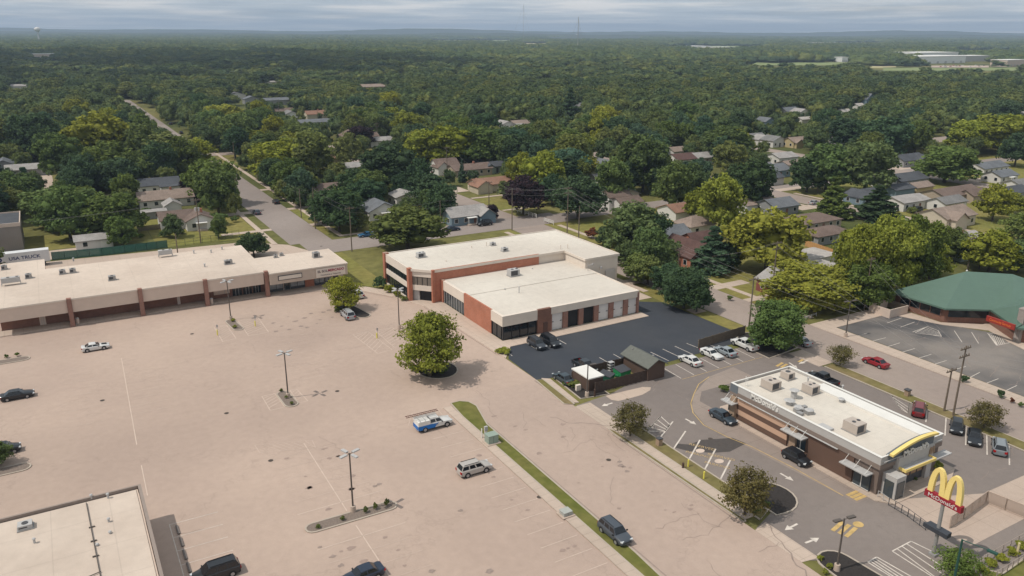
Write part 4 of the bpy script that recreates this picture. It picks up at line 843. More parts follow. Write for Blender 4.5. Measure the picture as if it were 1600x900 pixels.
    pane('w', (V(2), V(3), V(7), V(6)), .05, .06).build('windshield', CGL, root)
    pane('r', (V(1), V(0), V(4), V(5)), .07, .08).build('rear_window', CGL, root)
    for s_, (p0, p1, p2, p3) in ((-1, (V(0), V(2), V(6), V(4))), (1, (V(3), V(1), V(5), V(7)))):
        m_ = MB(); cuts = (0, .5, 1) if kind in ('coupe', 'pickup') else (0, .34, .66, 1) if kind in ('suv', 'van') else (0, .48, 1)
        for k in range(len(cuts) - 1):
            t0, t1 = cuts[k] + .02, cuts[k + 1] - .02; q = pane('s', (lerp(p0, p1, t0), lerp(p0, p1, t1), lerp(p3, p2, t1), lerp(p3, p2, t0)), .03, .16)
            m_.add(q.v, q.f)
        m_.build('side_window', CGL, root)
    for x in wx:
        for s_ in (-1, 1):
            m_ = MB(); m_.tube((x, s_ * (hw * .80), wr), (x, s_ * (hw * 1.02), wr), wr, n=18); w_ = m_.build('wheel', TYRE, root, 40)
            m_ = MB(); m_.tube((x, s_ * (hw * 1.0), wr), (x, s_ * (hw * 1.03), wr), wr * .62, n=14); m_.build('rim', RIM, w_)
    for s_ in (-1, 1):
        m_ = MB(); m_.obox((h2 - .19, s_ * hw * .68, hood - .27), (.3, .36, .15), -s_ * .35); m_.build('headlight', LAMP, root)
        m_ = MB(); zt = deck - .22 if not pk else belt - .3; m_.box(-h2 - .01, -h2 + .2, s_ * hw * .72 - .17, s_ * hw * .72 + .17, zt - .08 - (.12 if kind in ('suv', 'van', 'pickup') else 0), zt + .1); m_.build('taillight', TAIL, root)
        m_ = MB(); m_.obox((xa - .25, s_ * (hw + .1), belt + .05), (.14, .2, .14)); m_.build('mirror', TRIM, root)
    return root
def car(kind, x, y, ang, color, label, name=None, group=None, sc_=1.0, label_name=None):
    if kind not in PROTO:
        PROTO[kind] = car_proto(kind); o = PROTO[kind]; fresh = True
    else:
        src = PROTO[kind]; o = dup(src, (0, 0, 0)); fresh = False
    o.location = (x, y, .045); o.rotation_euler = (0, 0, ang); o.scale = (sc_, sc_, sc_)
    for c in [o] + list(o.children): c.color = (*color, 1)
    cat = {'pickup': 'pickup truck', 'van': 'minivan'}.get(kind, 'car'); o['label'] = uniq(label); o['category'] = cat
    if group: o['group'] = group
    elif 'group' in o.keys(): del o['group']
    return o
cw = (.60, .59, .57); cs = (.34, .35, .36); ck = (.012, .014, .018); cn = (.012, .022, .045); cg = (.075, .08, .085); cr = (.25, .012, .02); cbe = (.40, .37, .34)
_r = 0.0; HP = pi / 2; _a, _b = W(1476.4, 681), W(1478.2, 653); BAY = math.atan2(_b[1] - _a[1], _b[0] - _a[0])
CARS = [('coupe', (149, 541), 0, cw, 'white coupe with black bonnet stripe crossing the beige lot before the strip'), ('sedan', (27, 616), 0, ck, 'black sedan parked at the left edge of the beige lot'),
    ('hatch', (6, 701), 0, ck, 'dark car at the left edge behind the small island tree'), ('van', (337, 893), pi + .03, ck, 'dark minivan next to the corner store, cut by the bottom edge'),
    ('sedan', (566, 897), pi + .05, cn, 'dark navy sedan at the bottom edge in the middle of the lot'), ('suv', (961, 831), -HP, (.055, .065, .08), 'slate blue off-road estate parked by the kerb of the wide street'),
    ('suv', (741, 731), 0, cbe, 'silver beige estate car parked nose to the grass strip'), ('van', (543, 491), -HP + 3.14159, cs, 'silver minivan beside the small bright green tree'),
    ('suv', (558, 459), HP, cw, 'white estate car half behind the small bright green tree'), ('suv', (839, 537), -HP, (.03, .035, .045), 'dark grey estate outside the workshop, left of the black minivan'),
    ('van', (860, 533), -HP, ck, 'black minivan outside the workshop beside its brown door'), ('pickup', (914, 572), HP + pi, (.02, .024, .028), 'black pickup truck beside the fenced bin yard'),
    ('sedan', (880, 590), HP, (.03, .045, .055), 'dark sedan parked beside the planting bed and the white roofed shed'), ('sedan', (1078, 562), HP, cw, 'older boxy white sedan nearest the storage shed'),
    ('coupe', (1112, 552), -HP, cw, 'white sedan with dark rear wing facing the restaurant'), ('sedan', (1133, 548), HP, (.25, .28, .30), 'silver sedan beside the white winged sedan'),
    ('pickup', (1163, 538), HP, cw, 'white pickup truck beside the green dumpster'), ('pickup', (1285, 592), HP, ck, 'black pickup truck at the back of the restaurant'),
    ('sedan', (1130, 650), -HP, (.03, .045, .06), 'dark blue sedan at the drive-through window'), ('hatch', (1245, 714), -HP, ck, 'black hatchback in the drive-through lane under the striped wall'),
    ('sedan', (1368, 565), HP, cr, 'dark red sedan driving on the street beyond the restaurant'), ('sedan', (1250, 532), HP, cs, 'silver car peeking from behind the big roadside tree'),
    ('suv', (1436, 639), BAY, (.16, .025, .03), 'dark red estate car parked at the end of the restaurant bays'), ('hatch', (1495, 666), BAY + pi, ck, 'left one of the two black cars in the restaurant bays'),
    ('sedan', (1523, 682), BAY + pi, ck, 'right one of the two black cars in the restaurant bays'), ('suv', (1562, 697), BAY, (.20, .22, .235), 'grey estate car at the right end of the restaurant bays'),
    ('sedan', (707, 357), 0, cn, 'dark blue sedan on the cross street outside the blue grey cottage'), ('suv', (757, 349), pi, ck, 'black car at the corner beside the purple tree'),
    ('coupe', (572, 366), pi, (.02, .10, .20), 'bright blue car on a drive behind the big roadside tree'), ('sedan', (401, 331), HP, (.05, .06, .08), 'dark blue car on the left kerb of the long street'),
    ('hatch', (431, 315), HP, ck, 'black hatchback on the right kerb of the long street'), ('suv', (1273, 373), pi, cw, 'white estate car parked by the brown grey roofed garages'),
    ('hatch', (266, 193), HP, ck, 'farther one of the two dark cars on the distant street'), ('hatch', (283, 207), HP, ck, 'nearer one of the two dark cars on the distant street'),
    ('suv', (1432, 328), pi, ck, 'black car beside the white house with pale roof'), ('hatch', (1413, 257), 0, ck, 'black car before the dark grey house up the hill street'), ('sedan', (683, 268), 0, (.06, .02, .02), 'maroon car beside the tan gabled house'),
    ('suv', (1590, 305), 0, cw, 'white car at the right edge beside the pale bungalow'), ('sedan', (1272, 316), .2, cs, 'silver car on the drive beside the tall conifer')]
for kind, (px, py), a, c, l in CARS:
    x, y = W(px, py, .7); car(kind, x, y, a, c, l)
# stripe on the coupe, work truck with rack
x, y = W(677, 661, .7); tk = car('pickup', x, y, 0.0, cw, 'white and blue work pickup with topper and ladder racks by the grass strip')
q = MB(); q.box(-2.8, -.85, -.96, .96, 1.15, 1.75); q.build('topper', WHITE, tk)
BLU = mat('truck_blue', (.01, .14, .45), .4, .03, 1)
q = MB(); q.add([(-2.85, -.992, .45), (-.2, -.992, .45), (.55, -.992, 1.12), (-2.85, -.992, 1.12)], [(0, 1, 2, 3)]); q.add([(-2.85, .992, .45), (-.2, .992, .45), (.55, .992, 1.12), (-2.85, .992, 1.12)], [(0, 3, 2, 1)])
q.box(-2.87, -2.84, -.9, .9, .5, 1.1); q.build('blue_panel', BLU, tk)
q = MB(); q.line((0, 0), (.01, 0), .01, .1)
for s_ in (-1, 1):
    for a in (-.7, .7): q.add([(.2 - .25 * 1 - .04, s_ * 1.0, .6 if a > 0 else 1.05), (.2 - .25 + .04, s_ * 1.0, .6 if a > 0 else 1.05), (.2 + .25 + .04, s_ * 1.0, 1.05 if a > 0 else .6), (.2 + .25 - .04, s_ * 1.0, 1.05 if a > 0 else .6)], [(0, 1, 2, 3) if s_ < 0 else (3, 2, 1, 0)])
q.build('emblem', GREYM, tk)
q = MB()
for x_ in (-2.5, -1.7, -.9):
    q.tube((x_, -.9, 1.75), (x_, -.9, 2.05), .03, n=5); q.tube((x_, .9, 1.75), (x_, .9, 2.05), .03, n=5); q.tube((x_, -.95, 2.05), (x_, .95, 2.05), .03, n=5)
for y_ in (-.9, .9): q.tube((-2.8, y_, 2.06), (.2, y_, 2.06), .03, n=5)
q.build('rack', STEEL, tk)
def ladder(o_parent_loc, rz, L_, w, label, m, zoff):
    t = thing('ladder', label, 'ladder', o_parent_loc, rz, 'ladders on the work truck'); q = MB()
    for s_ in (-w / 2, w / 2): q.box(-L_ / 2, L_ / 2, s_ - .03, s_ + .03, 0, .09)
    for k in range(int(L_ / .3)): q.box(-L_ / 2 + .15 + k * .3 - .02, -L_ / 2 + .15 + k * .3 + .02, -w / 2, w / 2, .02, .06)
    q.build('frame', m, t)
tx, ty, _ = tk.location
ladder((tx - 1.4, ty + 1.0, 2.16), 0, 5.2, .5, 'long brown ladder on the far side of the work truck', mat('ladder_brown', (.16, .08, .06), .7, .05, 1), 0)
ladder((tx - 1.3, ty + .2, 2.16), 0, 3.6, .42, 'shorter grey ladder in the middle of the work truck roof', GREYM, 0)
c0 = [o for o in bpy.data.objects if o.get('label', '').startswith('white coupe with black')][0]
for k in (0,): q = MB(); q.add([(1.05, -.38, .975), (1.9, -.36, .93), (1.9, .36, .93), (1.05, .38, .975)], [(0, 1, 2, 3)]); q.build('bonnet_stripe', BLACK, c0)
# semi trailer
x0, y0 = W(80, 414); t = thing('semi_trailer', 'white box trailer with blue lettering parked behind the shopping strip', 'trailer', (x0 - 8.0, y0 + 1.3, 0))
q = MB(); q.box(-8, 8, -1.3, 1.3, 1.15, 4.1); q.build('box', mat('trailer_white', (.62, .62, .62), .5, .06, 1), t)
q = MB(); q.box(-7.8, 7.8, -.6, .6, .95, 1.15); q.build('chassis', DGREY, t)
for xx in (5.2, 6.5): q = MB(); [q.tube((xx, s_ * 1.0, .5), (xx, s_ * 1.28, .5), .5, n=14) for s_ in (-1, 1)]; q.build('wheel', TYRE, t)
NB = mat('sign_navy', (.03, .045, .13), .7, 0)
text('lettering', 'USA TRUCK', 1.15, NB, t, .01, (2.6, -1.32, 2.7), sx=1.1, off=.02)
q = MB(); n = 20
for k in range(n): a0, a1 = 2 * pi * k / n, 2 * pi * (k + 1) / n; q.add([(-3 + .8 * cos(a0), -1.31, 2.7 + .6 * sin(a0)), (-3 + .8 * cos(a1), -1.31, 2.7 + .6 * sin(a1)), (-3 + .45 * cos(a1), -1.31, 2.7 + .33 * sin(a1)), (-3 + .45 * cos(a0), -1.31, 2.7 + .33 * sin(a0))], [(0, 1, 2, 3)])
q.build('emblem', NB, t)

# ---------------------------------------------------------------- poles, signs, street furniture
def lot_light(px, py, tx, ty, n, label, name='lot_light', col=None, h=None):
    x, y = W(px, py); h = h or hgt(px, py, tx, ty); m = col or BRONZE
    t = thing(name, label, 'lamp post', (x, y, .1), 0, 'lamp posts in the car parks')
    q = MB(); q.tube((0, 0, 0), (0, 0, .8), .36, .32, 12); q.build('base', WALK, t); q = MB(); q.tube((0, 0, .8), (0, 0, h - .1), .12, .09, 8); q.build('pole', m, t)
    for k in range(n):
        a = (k * 2 * pi / n) + (.35 if n == 4 else -.15); c, s_ = cos(a), sin(a); q = MB(); q.tube((0, 0, h - .25), (c * .5, s_ * .5, h - .2), .04, n=5); hd = q.build('arm', m, t)
        q = MB(); q.obox((c * .95, s_ * .95, h - .15), (1.0, .42, .16), a); q.build('lamp_head', GREYM if n == 4 else m, t)
    return t
lot_light(552, 800, 546, 708, 4, 'four headed lamp post on the long gravel island'); lot_light(450.5, 622, 445, 551, 4, 'four headed lamp post on the short gravel island in the middle')
lot_light(361, 500, 354, 439, 4, 'pale four headed lamp post on the gravel island before the strip'); lot_light(624, 514, 622.5, 452, 4, 'four headed lamp post between the two bright green trees')
lot_light(1307, 892, 1318, 810, 2, 'twin headed lamp post by the planting bed at the bottom right'); lot_light(1321, 527, 1328, 470, 2, 'lamp post at the near corner of the worn asphalt lot')
lot_light(1182, 664, 1185, 621, 1, 'thin dark lamp post in front of the striped restaurant wall'); lot_light(917, 620, 917, 570, 1, 'thin dark lamp post by the planting bed and bin shed')
_x, _y = W(1484, 938); _h = hgt(1484, 938, 1504, 843); LG = mat('lamp_green', (.02, .07, .055), .6, .05, 1)
t = thing('street_lamp', 'dark green street lamp with a long arm at the bottom right', 'lamp post', (_x, _y, 0)); q = MB(); q.tube((0, 0, 0), (0, 0, _h), .16, .1, 10); q.build('pole', LG, t)
_e = W(1550, 866, _h - .2); _dx, _dy = _e[0] - _x, _e[1] - _y; _l = math.hypot(_dx, _dy); _k = min(1, 5.5 / _l); _dx, _dy = _dx * _k, _dy * _k
q = MB(); q.tube((0, 0, _h - .05), (_dx * .93, _dy * .93, _h + .1), .06, .04, 6); q.build('arm', LG, t); q = MB(); q.obox((_dx, _dy, _h + .05), (.95, .38, .18), math.atan2(_dy, _dx)); q.build('lamp_head', LG, t)
def utility(px, py, tx, ty, label, arms=1, tr=0, wood=True, ang=0.0, r=.17, h=None):
    x, y = W(px, py); h = h or max(5, hgt(px, py, tx, ty)); t = thing('utility_pole', label, 'utility pole', (x, y, 0), 0, 'utility poles')
    q = MB(); q.tube((0, 0, 0), (0, 0, h), r, r * .65, 8); q.build('pole', WOODP if wood else STEEL, t)
    for k in range(arms): q = MB(); z = h - .5 - k * 1.3; q.obox((0, 0, z), (2.6, .14, .16), ang); [q.tube((u * cos(ang), u * sin(ang), z + .05), (u * cos(ang), u * sin(ang), z + .35), .06, n=6) for u in (-1.1, -.5, .5, 1.1)]; q.build('crossarm', WOODP, t)
    for k in range(tr): q = MB(); a = k * 2.4; q.tube((.45 * cos(a), .45 * sin(a), h - 3.6), (.45 * cos(a), .45 * sin(a), h - 2.6), .27, n=10); q.build('transformer', GREYM, t)
    return (x, y, h)
UP = {}
for k, a in dict(a=(550, 393, 545, 323, 'utility pole on the corner lawn left of the two storey building', 1), b=(493, 358, 488, 293, 'utility pole beside the dark round tree on the long street', 0), c=(471, 340, 465, 295, 'thin grey pole on the verge of the long street', 0),
                 d=(432, 305, 428, 273, 'slim pole farther up the right verge of the long street', 0), e=(403, 283, 401, 232, 'pole on the left verge where the long street enters the trees', 0), f=(689, 372, 686, 313, 'grey street light pole behind the big roadside tree', 0),
                 g=(800, 360, 797, 294, 'dark pole on the corner beside the purple trees', 0), h=(764, 320, 762, 283, 'pole on the verge before the orange brown roofed house', 1), i=(699, 283, 699, 229, 'wooden pole with crossarm beside the tan gabled house', 1),
                 j=(314, 380, 305, 310, 'pole with transformers in front of the white house', 1, 2), k=(278, 398, 277, 365, 'short pole behind the shopping strip', 0), l=(886, 366, 886, 292, 'tall double crossarm pole behind the two storey building', 2),
                 m=(904, 375, 904, 322, 'thin grey pole right behind the two storey building', 0), n=(1010, 402, 1012, 357, 'pole with two white transformers above the scrub', 2, 3), o=(1060, 417, 1062, 387, 'short grey pole before the brick cottage', 1),
                 p=(1117, 428, 1119, 398, 'weathered pole in front of the dark spruce', 1), q=(1170, 513, 1177, 433, 'leaning pole at the edge of the east street', 1), r=(1350, 485, 1361, 402, 'tall pole with crossarm at the corner of the worn asphalt lot', 1),
                 s=(1205, 468, 1218, 377, 'dark pole in front of the low white building', 2), t=(1475, 643, 1484, 575, 'left one of two poles standing beside the restaurant bays', 1), u=(1489, 650, 1500, 540, 'right taller one of two poles beside the restaurant bays', 2),
                 v=(1511, 425, 1515, 370, 'pole rising behind the green roof', 1), w=(145, 187 + 180, 142, 150 + 180, 'slim pole by the white garage', 0), x=(1277, 302, 1281, 274, 'slim leaning pole by the big dark trees', 0), y=(590, 222, 590, 192, 'wooden pole amid the roofs above the dark tree', 2),
                 z=(497, 195, 496, 170, 'slim pole before the distant orange roof', 0), aa=(437, 188, 434, 155, 'slim pole near the distant grey roof', 0), ab=(367, 252, 368, 222, 'pole by the second cross street', 0)).items():
    UP[k] = utility(*a[:6], tr=a[6] if len(a) > 6 else 0)
WIRE = mat('wire', (.30, .28, .27), .7, 0)
def wire(name, label, pts, offs, sag=.6, r=.013):
    q = MB()
    for off in offs:
        for i in range(len(pts) - 1):
            a, c = Vector(pts[i]), Vector(pts[i + 1]); a = a + Vector((off[0], off[1], off[2])); c = c + Vector((off[0], off[1], off[2])); n = 8; pv = a
            for k in range(1, n + 1):
                t_ = k / n; p = a.lerp(c, t_); p.z -= sag * 4 * t_ * (1 - t_); q.tube(pv, p, r, n=3, cap=False); pv = p
    o = q.build(name, WIRE); tag(o, label, 'power line', 'overhead power lines'); return o
up = lambda k, dz=-.2: (UP[k][0], UP[k][1], UP[k][2] + dz)
O4 = [(-1.1, 0, 0), (1.1, 0, 0), (0, 0, -1.6)]; O2 = [(0, 0, 0), (.1, 0, -1.3)]
wire('power_line', 'power lines running from behind the offices over the scrub to the right', [up('h'), up('g'), up('l'), up('n'), up('q'), ], O4); wire('power_line', 'power lines along the east street towards the restaurant bays', [up('l', -1.5), up('o'), up('p'), up('s'), up('t')], O4[:2])
wire('power_line', 'power lines passing the right tall pole to the lot corner', [up('q'), up('u')], O4[:2]); wire('power_line', 'long power lines above the worn asphalt lot', [up('r'), up('u', -1), (150, 20, 10)], O2)
wire('power_line', 'wires along the long street on the left', [up('a'), up('b'), up('c'), up('d'), up('e')], O2); wire('power_line', 'wires crossing from the corner lawn to the street light', [up('a'), up('f'), up('g')], O2, .9); wire('power_line', 'wires behind the shopping strip to the left edge', [up('j'), (-40, 245, 9)], O4[:2], 1.5)
wire('power_line', 'wires above the tan gabled house', [up('i'), up('h'), ], O4[:2]); wire('power_line', 'wires crossing from the strip to the corner lawn', [up('j'), up('k'), ], O2)
# restaurant arches sign on its pole
x, y = W(1458, 868); t = thing('arches_sign', 'tall yellow double arch sign over a red name board on a grey pole', 'sign', (x, y, 0), 0.0)
hs = hgt(1458, 868, 1474, 785)
q = MB(); q.tube((0, 0, 0), (0, 0, hs), .22, .2, 12); q.box(-.4, .4, -.4, .4, 0, .35); q.build('pole', STEEL, t)
sd = Vector(W(1504, 794, hs + .3)) - Vector(W(1447, 764, hs + .3)); sa = math.atan2(sd.y, sd.x); wS = sd.length
brd = MB(); brd.obox((0, 0, hs + .25), (wS, .55, .78), sa); brd = brd.build('name_board', mat('board_red', (.27, .018, .03), .6, .06, 1), t)
for s_ in (0, pi): text('lettering', "McDonald's", .66, WHITE, brd, .01, (.3 * sin(sa + s_), -.3 * cos(sa + s_), hs + .24), (pi / 2, 0, sa + s_), 1.12, .0)
arches('arches', t, wS * .9, (hgt(1462, 868, 1484, 735) - hs) * .76, .6, .4, mat('arch_yellow', (.80, .62, .22), .5, .05, 1), (0, 0, hs + .55), (0, 0, sa))
q = MB(); zb = hgt(1458, 868, 1466, 828); q.obox((-.0, 0, zb), (2.6, .9, .6), sa); q.obox((.5 * sin(sa), -.5 * cos(sa), zb + .1), (2.9, .25, .5), sa); q.build('message_board', mat('board_dark', (.045, .05, .06), .5, .1, 2), t)
# bollards, boxes, bins
def cyl_thing(name, label, cat, px, py, r, h, m, group=None, top=None, n=10):
    x, y = W(px, py); t = MB(); t.tube((0, 0, 0), (0, 0, h), r, r, n); 
    if top: t.ball((0, 0, h), r, 8, 4)
    o = t.build(name, m); o.location = (x, y, .05); return tag(o, label, cat, group)
YB = mat('bollard_yellow', (.70, .62, .10), .6, .1, 2)
for px, py, l in ((1075, 730, 'left yellow bollard at the verge by the reserved bays'), (1099.5, 749, 'right yellow bollard at the verge by the reserved bays'), (340, 524, 'yellow base post by the gravel island before the strip'), (399, 510, 'yellow base post right of the gravel island before the strip'), (589, 529, 'yellow base post of the sign between the two lamp posts')):
    cyl_thing('bollard', l, 'bollard', px, py, .11, 1.1, YB, 'yellow posts')
for px, py, l in ((338, 510, 'sign'),): pass
for px, py, l in ((339.5, 524, 'handicap'), (398.5, 510, 'b'), (589, 529, 'c')):
    x, y = W(px, py); t = thing('bay_sign', 'small grey bay sign on a thin post %s' % {'handicap': 'left of the gravel island lamp', 'b': 'right of the gravel island lamp', 'c': 'near the big bright green tree'}[l], 'sign', (x + .15, y, .04)); q = MB(); q.tube((0, 0, 0), (0, 0, 2.1), .03, n=5); q.build('post', STEEL, t); q = MB(); q.box(-.16, .16, -.02, .02, 1.6, 2.15); q.build('plate', GREYM, t)
for px, py, h, l in ((1067, 732, .8, 'short dark post in the verge left of the yellow bollards'), (929, 620, 1.3, 'brown post at the corner of the planting bed'), (1388 / 1, 640 / 1, .8, 'x')):
    if l != 'x': cyl_thing('post', l, 'post', px, py, .16, h, mat('brown_post', (.07, .04, .03), .8, .05, 1))
for px, py, l in ((122, 506, 'tan litter bin at the first brick column'), (331, 475, 'tan litter bin at the third brick column'), (484, 446, 'tan litter bin before the brick panel of the end block')):
    x, y = W(px, py); t = thing('litter_bin', l, 'bin', (x, y, .13), 0, 'litter bins along the strip'); q = MB(); q.tube((0, 0, 0), (0, 0, 1.05), .33, .36, 12); q.build('body', TANW, t); q = MB(); q.tube((0, 0, 1.05), (0, 0, 1.25), .38, .2, 12); q.build('lid', GREYM, t)
def cab(name, label, px, py, w, d, h, m, rz=0, pad=True):
    x, y = W(px, py); t = thing(name, label, 'utility box', (x, y, .1), rz)
    if pad: q = MB(); q.box(-w / 2 - .3, w / 2 + .3, -d / 2 - .3, d / 2 + .3, .02, .14); q.build('pad', WALK, t)
    q = MB(); q.box(-w / 2, w / 2, -d / 2, d / 2, .14, h); q.box(-w / 2 - .04, w / 2 + .04, -d / 2 - .04, d / 2 + .04, h, h + .08); q.build('cabinet', m, t); q = MB(); q.box(-.02, .02, -d / 2 - .01, -d / 2, .25, h - .1); q.build('door_seam', DGREY, t)
PG = mat('cabinet_green', (.26, .32, .27), .6, .06, 1)
cab('utility_cabinet', 'pale green utility cabinet on the grass strip', 768, 692, 1.6, 1.3, 1.3, PG); cab('utility_cabinet', 'low grey utility box farther down the grass strip', 884, 805, 1.2, 1.1, .55, mat('cabinet_grey', (.36, .37, .34), .7, .1, 2))
x, y = W(757, 684); t = thing('meter_pedestal', 'white meter pedestal beside the pale green cabinet', 'utility box', (x, y, .1)); q = MB(); q.box(-.5, -.4, -.1, .1, 0, 1.5); q.box(.05, .4, -.12, .12, 0, 1.6); q.build('posts', WHITE, t); q = MB(); q.box(0, .5, -.15, .15, 1.0, 1.7); q.build('meter', GREYM, t)
x, y = W(1027, 697); x += .3; t = thing('trash_receptacle', 'tan trash receptacle at the kerb of the angled bays', 'bin', (x, y, .1)); q = MB(); q.box(-.35, .35, -.35, .35, 0, 1.0); q.build('body', STN, t); q = MB(); q.box(-.38, .38, -.38, .38, 1.0, 1.15); q.build('lid', DGREY, t)
x, y = W(1417, 619); t = thing('trash_receptacle', 'brown trash receptacle on the verge behind the red estate', 'bin', (x, y, .1)); q = MB(); q.box(-.35, .35, -.35, .35, 0, 1.0); q.build('body', STN, t); q = MB(); q.box(-.45, .45, -.45, .45, 1.0, 1.15); q.build('lid', DGREY, t)
x, y = W(903, 611); t = thing('stone_marker', 'cream stone marker in the planting bed', 'marker', (x, y, .15)); q = MB(); q.prism([(-.45, -.25), (.45, -.25), (.5, .2), (-.4, .25)], 0, 1.0); q.build('stone', STUCCO, t)
for px, py, l in ((440, 658, 'a'),): pass
for k, (px, py) in enumerate(((278, 829), (284, 848), (289, 868), (295, 888))):
    x, y = W(px, py); q = MB(); q.obox((0, 0, .09), (.28, 1.9, .15), 0); o = q.build('wheel_stop', mat('stop_grey', (.15, .13, .12), .9, .1, 2)); o.location = (x, y, .03); tag(o, ['farthest', 'second', 'third', 'nearest'][k] + ' concrete wheel stop in the shadow of the corner store', 'wheel stop', 'wheel stops by the corner store')
def rail(name, label, pts, h, m, post=1.2, rails=(.1, 1.0), r=.03, fill=None, cat='railing', z=.06):
    t = thing(name, label, cat, (0, 0, z)); q = MB(); f_ = MB()
    for i in range(len(pts) - 1):
        a, c = Vector(pts[i]), Vector(pts[i + 1]); L_ = (c - a).length; n = max(1, round(L_ / post))
        for k in range(n + 1): p = a.lerp(c, k / n); q.tube((p.x, p.y, 0), (p.x, p.y, h), r * 1.5, n=5)
        for rr in rails: q.tube((a.x, a.y, h * rr), (c.x, c.y, h * rr), r, n=5)
        if fill: nn = Vector((-(c - a).y, (c - a).x)).normalized() * .012; f_.prism([(a.x + nn.x, a.y + nn.y), (a.x - nn.x, a.y - nn.y), (c.x - nn.x, c.y - nn.y), (c.x + nn.x, c.y + nn.y)], .12, h - .05)
    q.build('rails', m, t)
    if fill: f_.build('mesh_panel', fill, t)
    return t
def mesh_mat(name, col, dens):
    m = bpy.data.materials.new(name); m.use_nodes = True; N = m.node_tree.nodes; L = m.node_tree.links; b = N['Principled BSDF']; b.inputs['Base Color'].default_value = (*col, 1); b.inputs['Alpha'].default_value = dens; b.inputs['Roughness'].default_value = .9; return m
rail('patio_railing', 'dark metal railing along the restaurant patio ramp', [W(1388, 790), W(1418, 808), W(1446, 829)], 1.1, DGREY, 1.1, (.1, 1.0), .035)
rail('handrail', 'grey handrail at the restaurant front corner', [W(1371, 778), W(1388, 790)], 1.0, GREYM, .8, (.5, 1.0), .03)
TANM = mesh_mat('tan_mesh', (.42, .33, .27), .55)
rail('patio_fence', 'tan framed mesh fence round the paved terrace', [W(1483, 826), W(1505, 812), W(1540, 786), W(1570, 798), W(1605, 812)], 1.7, mat('tan_frame', (.46, .36, .29), .8, .05, 1), 1.9, (.05, 1.0), .05, TANM, 'fence')
rail('handrail', 'upper metal handrail beside the terrace steps at the right edge', [W(1515, 893), W(1602, 842)], 1.0, mat('rail_tan', (.33, .27, .23), .7, .05, 1), 1.6, (.5, 1.0), .035)
rail('handrail', 'lower metal handrail above the yellow bushes at the right edge', [W(1556, 905), W(1606, 873)], 1.0, mat('rail_tan', (.33, .27, .23), .7, .05, 1), 1.2, (.5, 1.0), .035)
x, y = W(1589, 877); o = cyl_thing('post', 'pale yellow post among the bushes at the right edge', 'post', 1588, 870, .12, 1.8, mat('pale_post', (.62, .52, .3), .7, .05, 1))
GM = mesh_mat('green_mesh', (.035, .13, .10), .75)
rail('screen_fence', 'long green screened fence behind the shopping strip', [W(82, 407), W(160, 400), W(230, 391.5), W(262, 387.5)], 2.2, mat('fence_dark', (.03, .06, .05), .8, .1, 1), 3.0, (.05, 1.0), .04, GM, 'fence', 0)
rail('wire_fence', 'thin wire fence continuing right of the green screened fence', [W(262, 387.5), W(330, 378), W(374, 369)], 1.8, mat('fence_dark', (.03, .06, .05), .8, .1, 1), 2.4, (.1, .55, 1.0), .03, None, 'fence', 0)
WF = mat('white_fence', (.62, .6, .56), .7, .05, 1)
rail('paddock_fence', 'longer white rail fence on the corner lawn by the cross street', [W(803, 330), W(838, 341)], 1.3, WF, 2.2, (.45, .7, 1.0), .07, None, 'fence', 0)
rail('paddock_fence', 'shorter white rail fence right of the drive on the corner lawn', [W(850, 347), W(865, 352)], 1.3, WF, 2.2, (.45, .7, 1.0), .07, None, 'fence', 0)
board_fence('garden_fence', 'new orange timber fence behind the low white building', [W(1258, 385, 0), W(1300, 400, 0)], 1.9, mat('new_timber', (.50, .28, .12), .9, .15, 2, coord='World'))
board_fence('garden_fence', 'dark timber fence behind the hip roofed pink tan house', [W(1060, 368), W(1098, 363)], 1.8, DKW)
board_fence('garden_fence', 'weathered timber fence by the deck of the white house', [W(215, 362), W(262, 357)], 1.6, WOODP)
rail('road_barrier', 'grey guard rail at the left of the roadside trees near the worn lot', [W(1252, 502), W(1275, 494)], .8, GREYM, 2, (.9, .6), .06, None, 'barrier', 0)
# manholes and drains: flush covers in the paving
q = MB()
for px, py in ((527, 611.5), (423, 720), (354, 646), (300, 522), (951, 719), (1110, 686), (160, 626), (502, 385), (843, 777)):
    x, y = W(px, py); q.flat([(x + .36 * cos(k * pi / 6), y + .36 * sin(k * pi / 6)) for k in range(12)], .054)
o = q.build('manhole_covers', mat('iron', (.07, .055, .045), .8, .1, 2)); struct(o)
q = MB(); rs = random.Random(5)     # oil spots left by parked cars
SP_ = [(427, 505), (440, 510), (462, 502), (476, 497), (480, 512), (505, 488), (514, 485), (450, 495), (470, 510), (500, 500), (486, 490), (519, 496), (431, 518), (452, 515), (495, 506)] + [(586, 760), (592, 757), (520, 870), (533, 884), (500, 855), (720, 798), (675, 893), (765, 893), (980, 737), (970, 728), (968, 722), (975, 730)]
for px, py in SP_:
    x, y = W(px, py); r_ = rs.uniform(.25, .6); q.flat([(x + r_ * rs.uniform(.7, 1.2) * cos(k * pi / 7), y + r_ * rs.uniform(.5, 1.0) * sin(k * pi / 7)) for k in range(14)], .051)
struct(q.build('oil_spots', mat('oil_stain', (.27, .21, .18), .95, .2, 3)))
